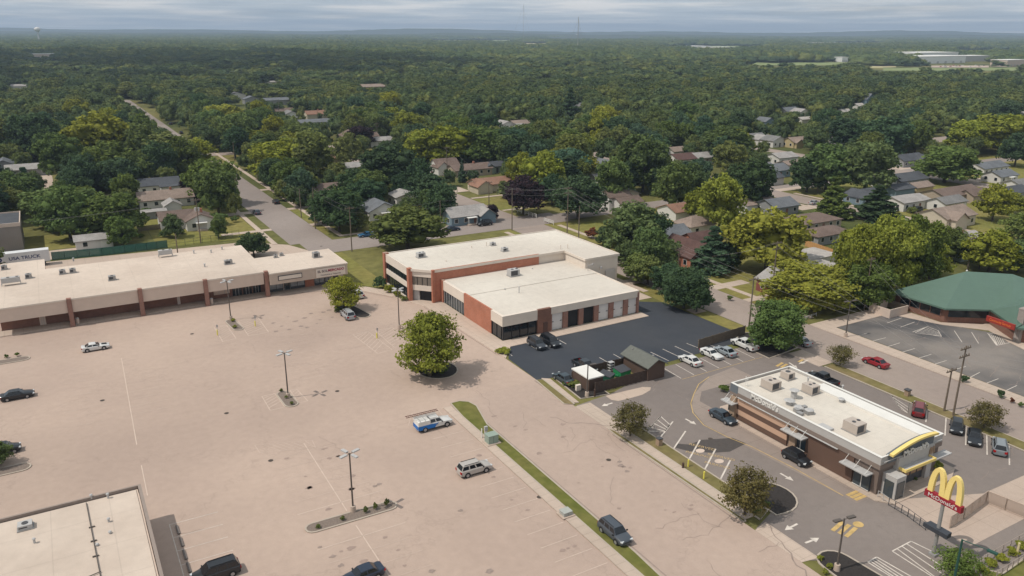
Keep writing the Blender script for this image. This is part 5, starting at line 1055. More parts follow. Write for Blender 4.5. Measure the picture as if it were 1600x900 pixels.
# ---------------------------------------------------------------- foliage
def leafmat(name, ocol, ramp_cols=None, tr=.3):
    m = bpy.data.materials.new(name); m.use_nodes = True; nt = m.node_tree; N = nt.nodes; L = nt.links; N.remove(N['Principled BSDF'])
    out = N['Material Output']; df = N.new('ShaderNodeBsdfDiffuse'); tl = N.new('ShaderNodeBsdfTranslucent'); mx = N.new('ShaderNodeMixShader'); mx.inputs[0].default_value = tr
    oi = N.new('ShaderNodeObjectInfo'); ge = N.new('ShaderNodeNewGeometry')
    no = N.new('ShaderNodeTexNoise'); no.inputs['Scale'].default_value = .55; no.inputs['Detail'].default_value = 3; L.new(ge.outputs['Position'], no.inputs['Vector'])
    r = N.new('ShaderNodeValToRGB'); r.color_ramp.elements[0].position = .3; r.color_ramp.elements[0].color = (.8, .84, .85, 1); r.color_ramp.elements[1].position = .72; r.color_ramp.elements[1].color = (1.22, 1.18, 1.05, 1); L.new(no.outputs['Fac'], r.inputs[0])
    if ocol: base = oi.outputs['Color']
    else:
        q = N.new('ShaderNodeValToRGB'); e = q.color_ramp.elements; q.color_ramp.interpolation = 'LINEAR'
        while len(e) < len(ramp_cols): e.new(.5)
        for i, (p, c) in enumerate(ramp_cols): e[i].position = p; e[i].color = (*c, 1)
        L.new(oi.outputs['Random'], q.inputs[0]); base = q.outputs[0]
    ri = N.new('ShaderNodeMapRange'); ri.inputs['To Min'].default_value = .8; ri.inputs['To Max'].default_value = 1.2; L.new(ge.outputs['Random Per Island'], ri.inputs[0])
    a = N.new('ShaderNodeMix'); a.data_type = 'RGBA'; a.blend_type = 'MULTIPLY'; a.inputs['Factor'].default_value = 1; L.new(base, a.inputs[6]); L.new(r.outputs[0], a.inputs[7])
    b = N.new('ShaderNodeVectorMath'); b.operation = 'SCALE'; L.new(a.outputs['Result'], b.inputs[0]); L.new(ri.outputs[0], b.inputs['Scale'])
    L.new(b.outputs[0], df.inputs[0]); L.new(b.outputs[0], tl.inputs[0]); L.new(df.outputs[0], mx.inputs[1]); L.new(tl.outputs[0], mx.inputs[2]); L.new(mx.outputs[0], out.inputs[0]); return m
LEAF = leafmat('leaves', True)
FARC = [(0, (.070, .102, .052)), (.3, (.090, .124, .054)), (.55, (.110, .140, .054)), (.8, (.130, .156, .056)), (.97, (.165, .18, .058)), (1, (.072, .096, .056))]
LEAFF = leafmat('woodland_leaves', False, FARC, .2)
BARK = mat('bark', (.085, .068, .055), .95, .2, 2)
def np_mesh(name, V, Fq, Ft=None, mats=()):
    me = bpy.data.meshes.new(name); nq = len(Fq); nt_ = 0 if Ft is None else len(Ft)
    me.vertices.add(len(V)); me.vertices.foreach_set('co', np.asarray(V, np.float32).ravel())
    loops = np.concatenate([np.asarray(Fq, np.int32).ravel()] + ([np.asarray(Ft, np.int32).ravel()] if nt_ else [])) if nq else np.asarray(Ft, np.int32).ravel()
    me.loops.add(len(loops)); me.loops.foreach_set('vertex_index', loops)
    st = np.concatenate([np.arange(nq) * 4, nq * 4 + np.arange(nt_) * 3]).astype(np.int32); tot = np.concatenate([np.full(nq, 4), np.full(nt_, 3)]).astype(np.int32)
    me.polygons.add(nq + nt_); me.polygons.foreach_set('loop_start', st); me.polygons.foreach_set('loop_total', tot)
    me.update(calc_edges=True)
    for m in mats: me.materials.append(m)
    return me
def rdir(rg, n):
    v = rg.normal(size=(n, 3)); return v / np.linalg.norm(v, axis=1)[:, None]
import bmesh
_bm = bmesh.new(); bmesh.ops.create_icosphere(_bm, subdivisions=2, radius=1.0); ICO_V = np.array([v.co[:] for v in _bm.verts]); ICO_F = np.array([[v.index for v in f.verts] for f in _bm.faces]); _bm.free()
_bm = bmesh.new(); bmesh.ops.create_icosphere(_bm, subdivisions=1, radius=1.0); ICO1_V = np.array([v.co[:] for v in _bm.verts]); ICO1_F = np.array([[v.index for v in f.verts] for f in _bm.faces]); _bm.free()
def spray_mesh(name, seed, H_, Rr, ns, nl, leaf, kind, m=None):
    """open feathery crown: leaves scattered round branch sprays that leave the stem at every height"""
    rg = np.random.default_rng(seed); base = H_ * (.13 if kind == 'layer' else .2); ch = H_ - base; Vs = []
    for i in range(ns):
        t = (i + .5) / ns; az = i * 2.4 + rg.uniform(-.4, .4)
        env = Rr * 1.1 * (max(.02, cos(t * pi / 2)) ** .5) * (.84 + .16 * min(1, t * 4)) if kind == 'layer' else Rr * max(.1, sin(pi * (.2 + .72 * t))) ** .7
        L_ = env * rg.uniform(.55, 1.12) * (1 + .13 * sin(3 * az + seed) + .08 * sin(2 * az + 1.7 * seed)); u = rg.uniform(.12, 1, nl) ** .62; sg = Rr * (.05 + .09 * u); rise = (.30 if kind == 'layer' else .3) * L_
        lat = rg.normal(size=nl) * sg; x = cos(az) * L_ * u - sin(az) * lat; y = sin(az) * L_ * u + cos(az) * lat
        z = base + ch * t * (.74 if kind == 'layer' else .75) + rise * u - .12 * L_ * u * u + rg.normal(size=nl) * Rr * (.05 if kind == 'layer' else .09)
        p = np.stack([x, y, z], 1); nr = rg.normal(size=(nl, 3)) * .5 + np.array([cos(az) * .35, sin(az) * .35, .85]); nr /= np.linalg.norm(nr, axis=1)[:, None]
        a = np.cross(nr, rdir(rg, nl)); a /= np.linalg.norm(a, axis=1)[:, None]; b = np.cross(nr, a); s = (leaf * rg.uniform(.6, 1.3, nl) / 2)[:, None]
        Vs.append(np.stack([p - a * s - b * s * .7, p + a * s - b * s * .6, p + a * s * .8 + b * s * .8, p - a * s * .7 + b * s], 1).reshape(-1, 3))
    V = np.concatenate(Vs); V[:, 2] = np.maximum(V[:, 2], .12); V[:, 2] *= H_ / V[:, 2].max()
    return np_mesh(name, V, np.arange(len(V)).reshape(-1, 4), None, [m or LEAF])
def crown_mesh(name, seed, H_=12., Rr=5.5, nlobe=14, nclump=9, nleaf=40, leaf=.5, kind='round', m=None, core=.72, rag=.55):
    """leaf quads in clumps on lobes over the crown's outer volume, around rough inner masses"""
    if kind in ('layer', 'crab'): return spray_mesh(name, seed, H_, Rr, nlobe, nclump * nleaf, leaf, kind, m)
    rg = np.random.default_rng(seed); base = H_ * ({'layer': .12, 'shrub': 0, 'cone': .05}.get(kind, .10)); ch = H_ - base
    lobes = []
    for i in range(nlobe):
        if kind == 'cone':
            t = (i + .5) / nlobe; a = i * 2.4; rr = Rr * (1 - t) ** .85; lobes.append((rr * .55 * cos(a), rr * .55 * sin(a), base * .4 + (H_ - base * .4) * t, max(.5, rr * .62), .55))
        elif kind == 'layer':
            t = rg.uniform(0, 1) ** 1.15; env = Rr * (.35 + .65 * (1 - t) ** .75) * (.8 + .2 * min(1, t * 6)); a = rg.uniform(0, 6.28); s = env * rg.uniform(.25, .92); lobes.append((cos(a) * s, sin(a) * s, base + ch * (.06 + .84 * t) - .04 * s, Rr * rg.uniform(.16, .27), .6))
        elif kind == 'column':
            a = i * 2.4; t = (i + .5) / nlobe; rr = Rr * (sin(pi * (.12 + .85 * t)) ** .6) * .5; lobes.append((rr * cos(a), rr * sin(a), base + ch * t * .9, Rr * .5, 1.1))
        elif i < nlobe * .36 and kind == 'round':
            a = i * 2 * pi / int(nlobe * .36 + 1) + rg.uniform(-.3, .3); s = rg.uniform(.5, .62); q = rg.uniform(.36, .46); lobes.append((cos(a) * Rr * s, sin(a) * Rr * s, base + ch * rg.uniform(.2, .34), Rr * q, .8 * min(1.2, ch / (2 * Rr) * 1.15)))
        else:
            d = rdir(rg, 1)[0]; d[2] = abs(d[2]) * .95 - .05; s = rg.uniform(.5, .68); q = rg.uniform(.34, .5)
            lobes.append((d[0] * Rr * s, d[1] * Rr * s, base + ch * .5 + d[2] * ch * .5 * s * .95, Rr * q, .85 * min(1.2, ch / (2 * Rr) * 1.15)))
    if kind == 'round': lobes.append((0, 0, base + ch * .5, Rr * .62, ch / (2 * Rr)))
    if kind == 'shrub': lobes.append((0, 0, ch * .45, Rr * .7, ch / (2 * Rr)))
    Vs, Q, T = [], [], []; nv = 0
    for (x, y, z, r, fl) in lobes:
        if core > 0:
            IV, IF = (ICO_V, ICO_F) if nleaf * nclump > 150 else (ICO1_V, ICO1_F)
            n_ = rg.uniform(.72, 1.12, len(IV))[:, None]; V = IV * n_ * r * core * np.array([1, 1, fl]) + np.array([x, y, z]); Vs.append(V); T.append(IF + nv); nv += len(V)
        cd = rdir(rg, nclump); cd[:, 2] = np.where(cd[:, 2] < -.75, -cd[:, 2], cd[:, 2])
        for c in cd:
            cp = np.array([x, y, z]) + c * r * rg.uniform(.72, .98) * np.array([1, 1, fl]); cr = r * rg.uniform(.28, .46)
            d = rdir(rg, nleaf); p = cp + d * (cr * rg.uniform(.55, 1.1, nleaf) ** .6)[:, None] * np.array([1, 1, .75])
            nr = d * .7 + rg.normal(size=(nleaf, 3)) * rag + np.array([0, 0, .55]); nr /= np.linalg.norm(nr, axis=1)[:, None]
            a = np.cross(nr, rdir(rg, nleaf)); a /= np.linalg.norm(a, axis=1)[:, None]; b = np.cross(nr, a); s = (leaf * rg.uniform(.6, 1.3, nleaf) / 2)[:, None]
            V = np.stack([p - a * s - b * s * .7, p + a * s - b * s * .6, p + a * s * .8 + b * s * .8, p - a * s * .7 + b * s], 1).reshape(-1, 3); k = np.arange(nleaf)[:, None] * 4 + np.arange(4)[None] + nv
            Vs.append(V); Q.append(k); nv += len(V)
    V = np.concatenate(Vs); V[:, 2] = np.maximum(V[:, 2], .12)
    return np_mesh(name, V, np.concatenate(Q), np.concatenate(T) if T else None, [m or LEAF])
def trunk_mesh(name, seed, H_=12., Rr=5.5, r=.28, limbs=5, kind='round'):
    rs = random.Random(seed); q = MB(); top = H_ * (.55 if kind != 'cone' else .9); lean = (rs.uniform(-.3, .3), rs.uniform(-.3, .3))
    pts = [(0, 0, -.1), (lean[0] * .3, lean[1] * .3, H_ * .18), (lean[0], lean[1], H_ * .36), (lean[0] * 1.3, lean[1] * 1.3, top)]; rr = [r * 1.35, r, r * .75, r * .35]
    for i in range(3): q.tube(pts[i], pts[i + 1], rr[i], rr[i + 1], 8, cap=False)
    for k in range(limbs):
        a = k * 2.4 + rs.random(); h0 = H_ * rs.uniform(.2, .38); e = (cos(a) * Rr * .6, sin(a) * Rr * .6, h0 + H_ * rs.uniform(.2, .32)); mid = (e[0] * .45, e[1] * .45, h0 + (e[2] - h0) * .6)
        q.tube((lean[0] * .7, lean[1] * .7, h0), mid, r * .45, r * .3, 6, cap=False); q.tube(mid, e, r * .3, r * .1, 6, cap=False)
    return q.mesh(name, BARK, 60)
TV = {}
def variant(key):
    if key in TV: return TV[key]
    lod, kind, i = key; seed = hash((lod, kind, i)) % 1000 if False else (ord(lod[0]) * 31 + len(kind) * 7 + i * 13)
    Hh = {'round': 12, 'layer': 11, 'cone': 14, 'column': 12, 'crab': 5}[kind]; Rr = {'round': 5.6, 'layer': 5.6, 'cone': 3.6, 'column': 2.8, 'crab': 3.0}[kind]
    k2 = kind
    pr = {'near': dict(nlobe=26, nclump=17, nleaf=46, leaf=.33), 'mid': dict(nlobe=17, nclump=12, nleaf=30, leaf=.5), 'far': dict(nlobe=9, nclump=7, nleaf=11, leaf=1.05)}[lod]
    if kind == 'layer': pr = {'near': dict(nlobe=74, nclump=10, nleaf=18, leaf=.29), 'mid': dict(nlobe=54, nclump=10, nleaf=10, leaf=.46), 'far': pr}[lod]
    if kind == 'cone': pr['nlobe'] = int(pr['nlobe'] * 1.5); 
    if kind == 'crab': pr = dict(nlobe=44, nclump=10, nleaf=10, leaf=.17)
    c = crown_mesh('crown', seed, Hh, Rr, kind=k2, core=(.6 if kind in ('round', 'column', 'cone') else .25 if kind == 'layer' else .0), **pr)
    t = trunk_mesh('trunk', seed, Hh, Rr, .12 if kind == 'crab' else .26, 6 if kind in ('crab', 'layer') else 4, kind)
    TV[key] = (c, t, Hh, Rr); return TV[key]
NT = [0]
def tree(x, y, h, r, kind, col, lod, label, group=None, cat='tree', name=None, rz=None):
    i = NT[0] % {'near': 2, 'mid': 4, 'far': 3}[lod]; NT[0] += 1
    c, t, Hh, Rr = variant((lod, kind, i if kind in ('round',) else i % 2))
    e = bpy.data.objects.new(name or {'cone': 'conifer_tree', 'column': 'columnar_tree', 'crab': 'ornamental_tree'}.get(kind, 'broadleaf_tree'), None); COL.objects.link(e); e.location = (x, y, .02)
    e.rotation_euler = (0, 0, rz if rz is not None else random.uniform(0, 6.28)); e.scale = (r / Rr, r / Rr * random.uniform(.92, 1.08), h / Hh); e.empty_display_size = .5
    if label: tag(e, label, cat, group)
    for nm, me in (('crown', c), ('trunk', t)):
        o = bpy.data.objects.new(nm, me); COL.objects.link(o); o.parent = e; o.color = (*col, 1)
    return e
CC_ = {'dark': (.044, .070, .034), 'mid': (.076, .105, .038), 'green': (.098, .130, .036), 'bright': (.185, .195, .034), 'yellow': (.195, .205, .038), 'olive': (.12, .14, .045), 'purple': (.035, .024, .028), 'blue': (.05, .082, .048), 'red': (.14, .055, .03), 'rust': (.118, .105, .045)}
CC = {k: tuple(min(.3, q * (1.62 if k in ('dark', 'mid', 'blue') else 1.3)) for q in v) for k, v in CC_.items()}
CN = {'dark': 'dark green', 'mid': 'mid green', 'green': 'fresh green', 'bright': 'yellowish green', 'yellow': 'bright yellow green', 'olive': 'dull olive green', 'purple': 'dark purple', 'blue': 'bluish dark green', 'red': 'reddish brown', 'rust': 'brownish olive'}
TREES = []   # x, y, h, r, kind, col, label or None
def T(cx, by, ty, w, col, kind='round', label=None):
    x, y = W(cx, by); h = max(3, hgt(cx, by, cx, ty) * .97); d = P(x, y, h / 2)[2]; r = w / 2 * d / F
    TREES.append([x, y, h, r * 1.1, kind, col, label])
T(672, 588, 482, 104, 'bright', 'layer', 'big bright yellow green tree alone on the round island in the car park')
T(538, 485, 428, 56, 'bright', 'layer', 'small bright green tree on the island beside the silver minivan')
T(985, 682, 628, 62, 'rust', 'crab', 'ornamental olive green tree at the kerb by the angled bays')
T(1164, 806, 728, 86, 'rust', 'crab', 'reddish tinged ornamental tree in the curved planting bed')
T(1313, 572, 537, 38, 'rust', 'crab', 'small sparse tree behind the black pickup at the back of the restaurant')
T(1537, 670, 627, 60, 'rust', 'crab', 'thin spreading tree behind the black cars in the restaurant bays')
T(1493, 908, 856, 72, 'green', 'crab', 'round topped tree cut by the bottom edge beside the green street lamp')
T(1212, 545, 466, 82, 'mid', 'round', 'dense round tree on the mulch corner by the east street')
T(637, 389, 319, 104, 'olive', 'round', 'broad olive green tree at the roadside behind the two storey building')
T(397, 401, 362, 46, 'dark', 'round', 'dark round tree behind the right end of the shopping strip')
T(-2, 728, 688, 44, 'mid', 'layer', 'small green tree on the island at the left edge of the lot')
T(1068, 482, 415, 68, 'dark', 'round', 'dark round tree nearest the sealed lot corner'); T(1088, 488, 430, 46, 'dark'); T(1012, 445, 398, 56, 'olive', 'layer'); T(980, 415, 375, 44, 'mid'); T(985, 402, 312, 92, 'mid')
T(950, 385, 352, 40, 'dark'); T(1012, 425, 350, 60, 'mid'); T(1040, 458, 405, 48, 'dark'); T(995, 440, 392, 50, 'olive', 'layer'); T(1020, 400, 325, 54, 'dark'); T(1050, 412, 372, 34, 'mid'); T(1035, 430, 392, 40, 'mid')
T(1112, 424, 352, 62, 'blue', 'cone', 'tall dark spruce beside the brick cottage'); T(1140, 420, 372, 40, 'dark'); T(1196, 425, 322, 118, 'yellow', 'round', 'large bright yellow green tree left of the grey roofed garages')
T(1268, 478, 412, 130, 'bright'); T(1230, 470, 425, 60, 'bright', 'layer'); T(1320, 480, 425, 60, 'mid'); T(1340, 470, 345, 90, 'bright'); T(1380, 466, 330, 90, 'bright'); T(1422, 452, 330, 84, 'green'); T(1452, 436, 370, 60, 'bright'); T(1352, 480, 400, 80, 'green')
T(1545, 425, 358, 76, 'bright'); T(1590, 425, 372, 70, 'mid'); T(1530, 420, 385, 44, 'green'); T(1590, 380, 330, 60, 'olive', 'layer'); T(1550, 345, 285, 56, 'bright'); T(1580, 335, 300, 40, 'yellow')
T(1122, 368, 264, 74, 'yellow', 'round', 'bright golden green tree in the middle right, before the grey roofs'); T(1168, 325, 243, 72, 'dark', 'round'); T(1092, 345, 290, 50, 'bright')
T(1045, 330, 248, 60, 'mid'); T(1080, 318, 250, 46, 'mid', 'layer'); T(850, 310, 234, 66, 'yellow', 'round', 'golden green tree behind the white rail fences'); T(903, 342, 272, 84, 'dark'); T(818, 335, 272, 62, 'purple', 'round', 'large dark purple tree at the corner of the cross street')
T(768, 345, 318, 22, 'purple', 'round', 'small purple tree beside the black car at the corner'); T(905, 280, 240, 50, 'bright'); T(1004, 300, 200, 80, 'mid'); T(955, 320, 240, 60, 'mid'); T(895, 270, 205, 66, 'olive')
T(612, 300, 220, 88, 'dark'); T(560, 312, 262, 72, 'dark'); T(575, 330, 275, 60, 'dark'); T(530, 362, 290, 72, 'dark'); T(505, 350, 318, 44, 'dark'); T(557, 360, 325, 44, 'olive', 'layer'); T(468, 320, 258, 48, 'blue'); T(435, 285, 212, 80, 'bright'); T(480, 275, 195, 78, 'olive'); T(415, 275, 230, 40, 'bright')
T(675, 330, 268, 74, 'dark', 'layer'); T(690, 345, 285, 50, 'dark'); T(658, 258, 198, 66, 'bright'); T(700, 262, 190, 76, 'bright'); T(745, 260, 192, 72, 'green'); T(795, 262, 205, 60, 'mid'); T(825, 232, 190, 66, 'mid')
T(338, 322, 243, 74, 'green', 'round', 'big fresh green tree beside the white house at the long street'); T(300, 310, 270, 32, 'purple', 'column', 'narrow dark purple tree between the grey roofs and the big green tree'); T(265, 272, 205, 70, 'olive', 'column'); T(305, 265, 212, 60, 'bright')
T(182, 370, 298, 92, 'green'); T(100, 355, 285, 104, 'mid'); T(30, 335, 262, 76, 'mid'); T(150, 270, 168, 112, 'yellow'); T(175, 290, 218, 88, 'green'); T(100, 285, 200, 60, 'mid'); T(55, 250, 172, 80, 'dark'); T(20, 245, 178, 62, 'olive'); T(225, 270, 190, 72, 'olive'); T(215, 290, 235, 60, 'mid'); T(130, 300, 235, 60, 'dark'); T(342, 372, 332, 26, 'mid')
T(722, 0 + 285, 247, 0 + 14, 'blue', 'cone', 'small conifer before the brown roofed ranch house'); T(1300, 340, 275, 56, 'green', 'cone', 'bright conifer right of the long brown grey roof'); T(1368, 342, 288, 70, 'dark', 'cone', 'broad dark conifer before the pale roofed white house')
T(1290, 300, 222, 90, 'mid'); T(1350, 302, 215, 84, 'mid'); T(1260, 300, 240, 60, 'dark'); T(1475, 285, 225, 92, 'green'); T(1375, 245, 178, 80, 'dark'); T(1330, 235, 180, 70, 'dark'); T(1560, 240, 172, 90, 'bright'); T(1510, 240, 185, 66, 'bright'); T(1585, 260, 205, 50, 'dark')
T(1135, 250, 195, 76, 'mid'); T(1155, 240, 198, 50, 'bright'); T(1070, 235, 190, 40, 'green'); T(610, 190, 140, 42, 'bright'); T(375, 240, 170, 60, 'mid'); T(350, 205, 160, 60, 'bright')
T(565, 230, 195, 40, 'purple'); T(545, 262, 205, 40, 'olive')
T(890, 190, 135, 34, 'blue', 'cone', 'tall distant dark spruce right of the pale yellow green crown')
for px, py, w, h, c, kind_ in ((768, 552, 26, .9, 'bright', 's'), (592, 448, 22, 2.4, 'dark', 's'), (609, 455, 18, 1.6, 'bright', 's'), (621, 462, 16, 1.2, 'bright', 's'), (633, 468, 14, .9, 'bright', 's'), (783, 556, 18, .7, 'green', 's'), (1130, 612, 20, 1.0, 'green', 's'), (1460, 736, 26, 1.1, 'bright', 's')):
    pass
# shrubs
SHV = [crown_mesh('foliage', 900 + i, 1.2, .9, nlobe=7, nclump=7, nleaf=16, leaf=.16, kind='shrub', core=.8) for i in range(3)]
GRV = None
def shrub(px, py, wpx, h, col, label, group=None, name='shrub', xy=None, w=None):
    x, y = xy or W(px, py); w = w or wpx * P(x, y, 0)[2] / F
    o = bpy.data.objects.new(name, SHV[(int(px) * 7) % 3]); COL.objects.link(o); o.location = (x, y, .08); o.rotation_euler = (0, 0, px * 1.7); o.scale = (w / 1.8, w / 1.8, h / 1.2); o.color = (*CC[col], 1)
    return tag(o, label, 'shrub', group)
shrub(593, 450, 24, 2.6, 'dark', 'round dark shrub at the left face of the two storey building'); shrub(609, 457, 20, 1.7, 'bright', 'bright shrub just right of the dark round one at the offices'); shrub(620, 464, 16, 1.3, 'bright', 'middle bright shrub along the office wall', 'foundation shrubs'); shrub(631, 470, 15, 1.0, 'olive', 'lowest shrub nearest the chamfered office corner')
shrub(785, 551, 28, .8, 'bright', 'low bright shrub at the front corner of the workshop walk'); shrub(1131, 612, 18, 1.1, 'green', 'rounded shrub at the back left corner of the restaurant'); shrub(1461, 733, 26, 1.1, 'bright', 'bright rounded shrub by the front corner of the restaurant'); shrub(1429, 751, 9, .5, 'green', 'small low shrub in the pale bed before the restaurant')
shrub(897, 604, 26, 1.0, 'olive', 'pale flowering shrub in the planting bed by the stone marker'); shrub(884, 602, 14, .8, 'green', 'green shrub left of the flowering one in the planting bed'); shrub(904, 598, 20, 1.7, 'yellow', 'golden ornamental grass clump against the white roofed shed', name='grass_clump')
for k, (px, py) in enumerate(((1163, 656), (1170, 660), (1186, 667), (1196, 674), (1214, 683))): shrub(px, py, 11, .8, 'green', ['first', 'second', 'third', 'fourth', 'last'][k] + ' clipped shrub from the left under the striped restaurant wall', 'clipped shrubs along the restaurant wall')
for k, (px, py, c) in enumerate(((1506, 598, 'dark'), (1562, 622, 'dark'), (1580, 630, 'red'), (1594, 636, 'mid'))): shrub(px, py, [14, 14, 8, 9][k], [1.3, 1.4, .9, .8][k], c, ['left round dark shrub on the pale strip beside the worn lot', 'middle round dark shrub on the pale strip beside the worn lot', 'small reddish shrub on the pale strip beside the worn lot', 'rightmost small shrub on the pale strip beside the worn lot'][k])
for k, (px, py) in enumerate(((1180, 800), (1165, 790), (1195, 790))): shrub(px, py, 16, .5, 'mid', ['nearest', 'left', 'right'][k] + ' low shrub under the reddish ornamental tree')
for k, (px, py) in enumerate(((668, 585), (650, 580), (690, 583), (672, 578))): shrub(px, py, 26, 1.0, 'mid', ['front', 'left', 'right', 'back'][k] + ' low bush around the trunk of the big island tree')
for k, (px, py) in enumerate(((527, 487), (538, 489))): shrub(px, py, 16, .9, 'green', ['left', 'right'][k] + ' low bush under the small bright tree by the minivan')
for k, (px, py) in enumerate(((1282, 876), (1296, 889), (1288, 897))): shrub(px, py, 12, .6, 'yellow', ['farthest', 'middle', 'nearest'][k] + ' yellow flowering bush in the bottom right planting bed')
for k in range(7): px, py = 1500 + 16 * k, 912 - 9 * k; shrub(px, py, 22, .8, 'bright', None, None); 
SHX = [o for o in bpy.data.objects if o.name.startswith('shrub') and 'label' not in o.keys()]
for i, o in enumerate(SHX): tag(o, 'low yellow green hedge bush along the lower handrail at the right edge', 'shrub', 'hedge bushes below the handrail')
for k, (px, py) in enumerate(((497, 826), (536, 814), (571, 802), (586, 797), (604, 791))):
    shrub(px, py, 9, [.5, .6, .9, 1.0, 1.0][k], 'olive', ['leftmost', 'second', 'third', 'fourth', 'rightmost'][k] + ' dry grass tuft on the long gravel island', 'tufts on the long gravel island', 'grass_tuft')
for k, (px, py) in enumerate(((440, 613), (448, 623), (456, 633))): shrub(px, py, 7, .6, 'olive', ['back', 'middle', 'front'][k] + ' grass tuft on the short gravel island in the middle', None, 'grass_tuft')
for k, (px, py) in enumerate(((364, 503), (367, 513), (10, 560), (27, 557))): shrub(px, py, 8, .7, 'yellow' if k < 2 else 'green', ['back grass tuft on the gravel island before the strip', 'front grass tuft on the gravel island before the strip', 'left tuft on the island at the left edge', 'right tuft on the island at the left edge'][k], None, 'grass_tuft')
for k, (px, py, w, h, c) in enumerate(((725, 345, 18, 1.2, 'mid'), (742, 344, 16, 1.0, 'bright'), (367, 347, 14, 2.0, 'mid'), (342, 352, 30, 4, 'mid'), (230, 340, 26, 3, 'mid'), (257, 370, 22, 1.8, 'mid'), (280, 366, 20, 1.4, 'green'), (220, 372, 12, 1.2, 'green'), (1105, 428, 20, 2, 'mid'), (945, 385, 26, 3, 'olive'), (925, 372, 24, 3, 'red'), (1140, 470, 10, 1.2, 'mid'), (1348, 333, 16, 1.6, 'olive'), (1424, 333, 18, 2, 'olive'), (520, 265, 40, 3, 'bright'), (510, 275, 40, 3, 'bright'))):
    shrub(px, py, w, h, c, None); o = bpy.data.objects[-1]
_s = [o for o in bpy.data.objects if o.name.startswith('shrub') and 'label' not in o.keys()]
_SL = ['left of two garden shrubs before the blue grey cottage', 'right of two garden shrubs before the blue grey cottage', 'small clipped shrub on the lawn by the long street', 'tall bush at the right end of the white house', 'bush between the olive tree and the white house shed', 'left hedge bush below the deck of the white house', 'right hedge bush below the deck of the white house', 'small bush left of the hedge behind the strip', 'low bush at the foot of the dark spruce', 'olive scrub bush behind the office wing', 'reddish brown scrub bush behind the office wing', 'small bush at the edge of the east lawn', 'pale bush beside the blue garage', 'pale bush beside the white house with pale roof', 'bright hedge behind the brown roofed house', 'bright shrubs left of the white garden shed']
for o, l in zip(_s, _SL): tag(o, l, 'shrub')
# ---------------------------------------------------------------- houses
RC = {'grey': (.20, .195, .19), 'lgrey': (.33, .31, .295), 'dgrey': (.085, .09, .10), 'brown': (.17, .125, .105), 'tan': (.27, .21, .175), 'maroon': (.115, .068, .06), 'orange': (.27, .155, .11), 'blue': (.15, .158, .17), 'flat': (.40, .37, .34)}
WC = {'white': (.60, .58, .55), 'cream': (.50, .44, .34), 'tan': (.37, .30, .23), 'grey': (.26, .26, .26), 'blue': (.16, .22, .26), 'brick': (.30, .13, .085), 'green': (.28, .33, .29), 'yellow': (.45, .36, .20), 'red': (.22, .07, .06)}
RM = {k: mat('roof_' + k, v, .95, .2, 2.2, .15, col2=tuple(q * .82 for q in v), big=.35, coord='World') for k, v in RC.items()}
WM = {k: (siding('siding_' + k, v, .2, .88) if k != 'brick' else BRICK) for k, v in WC.items()}
HOUSES = []; KEEP = []
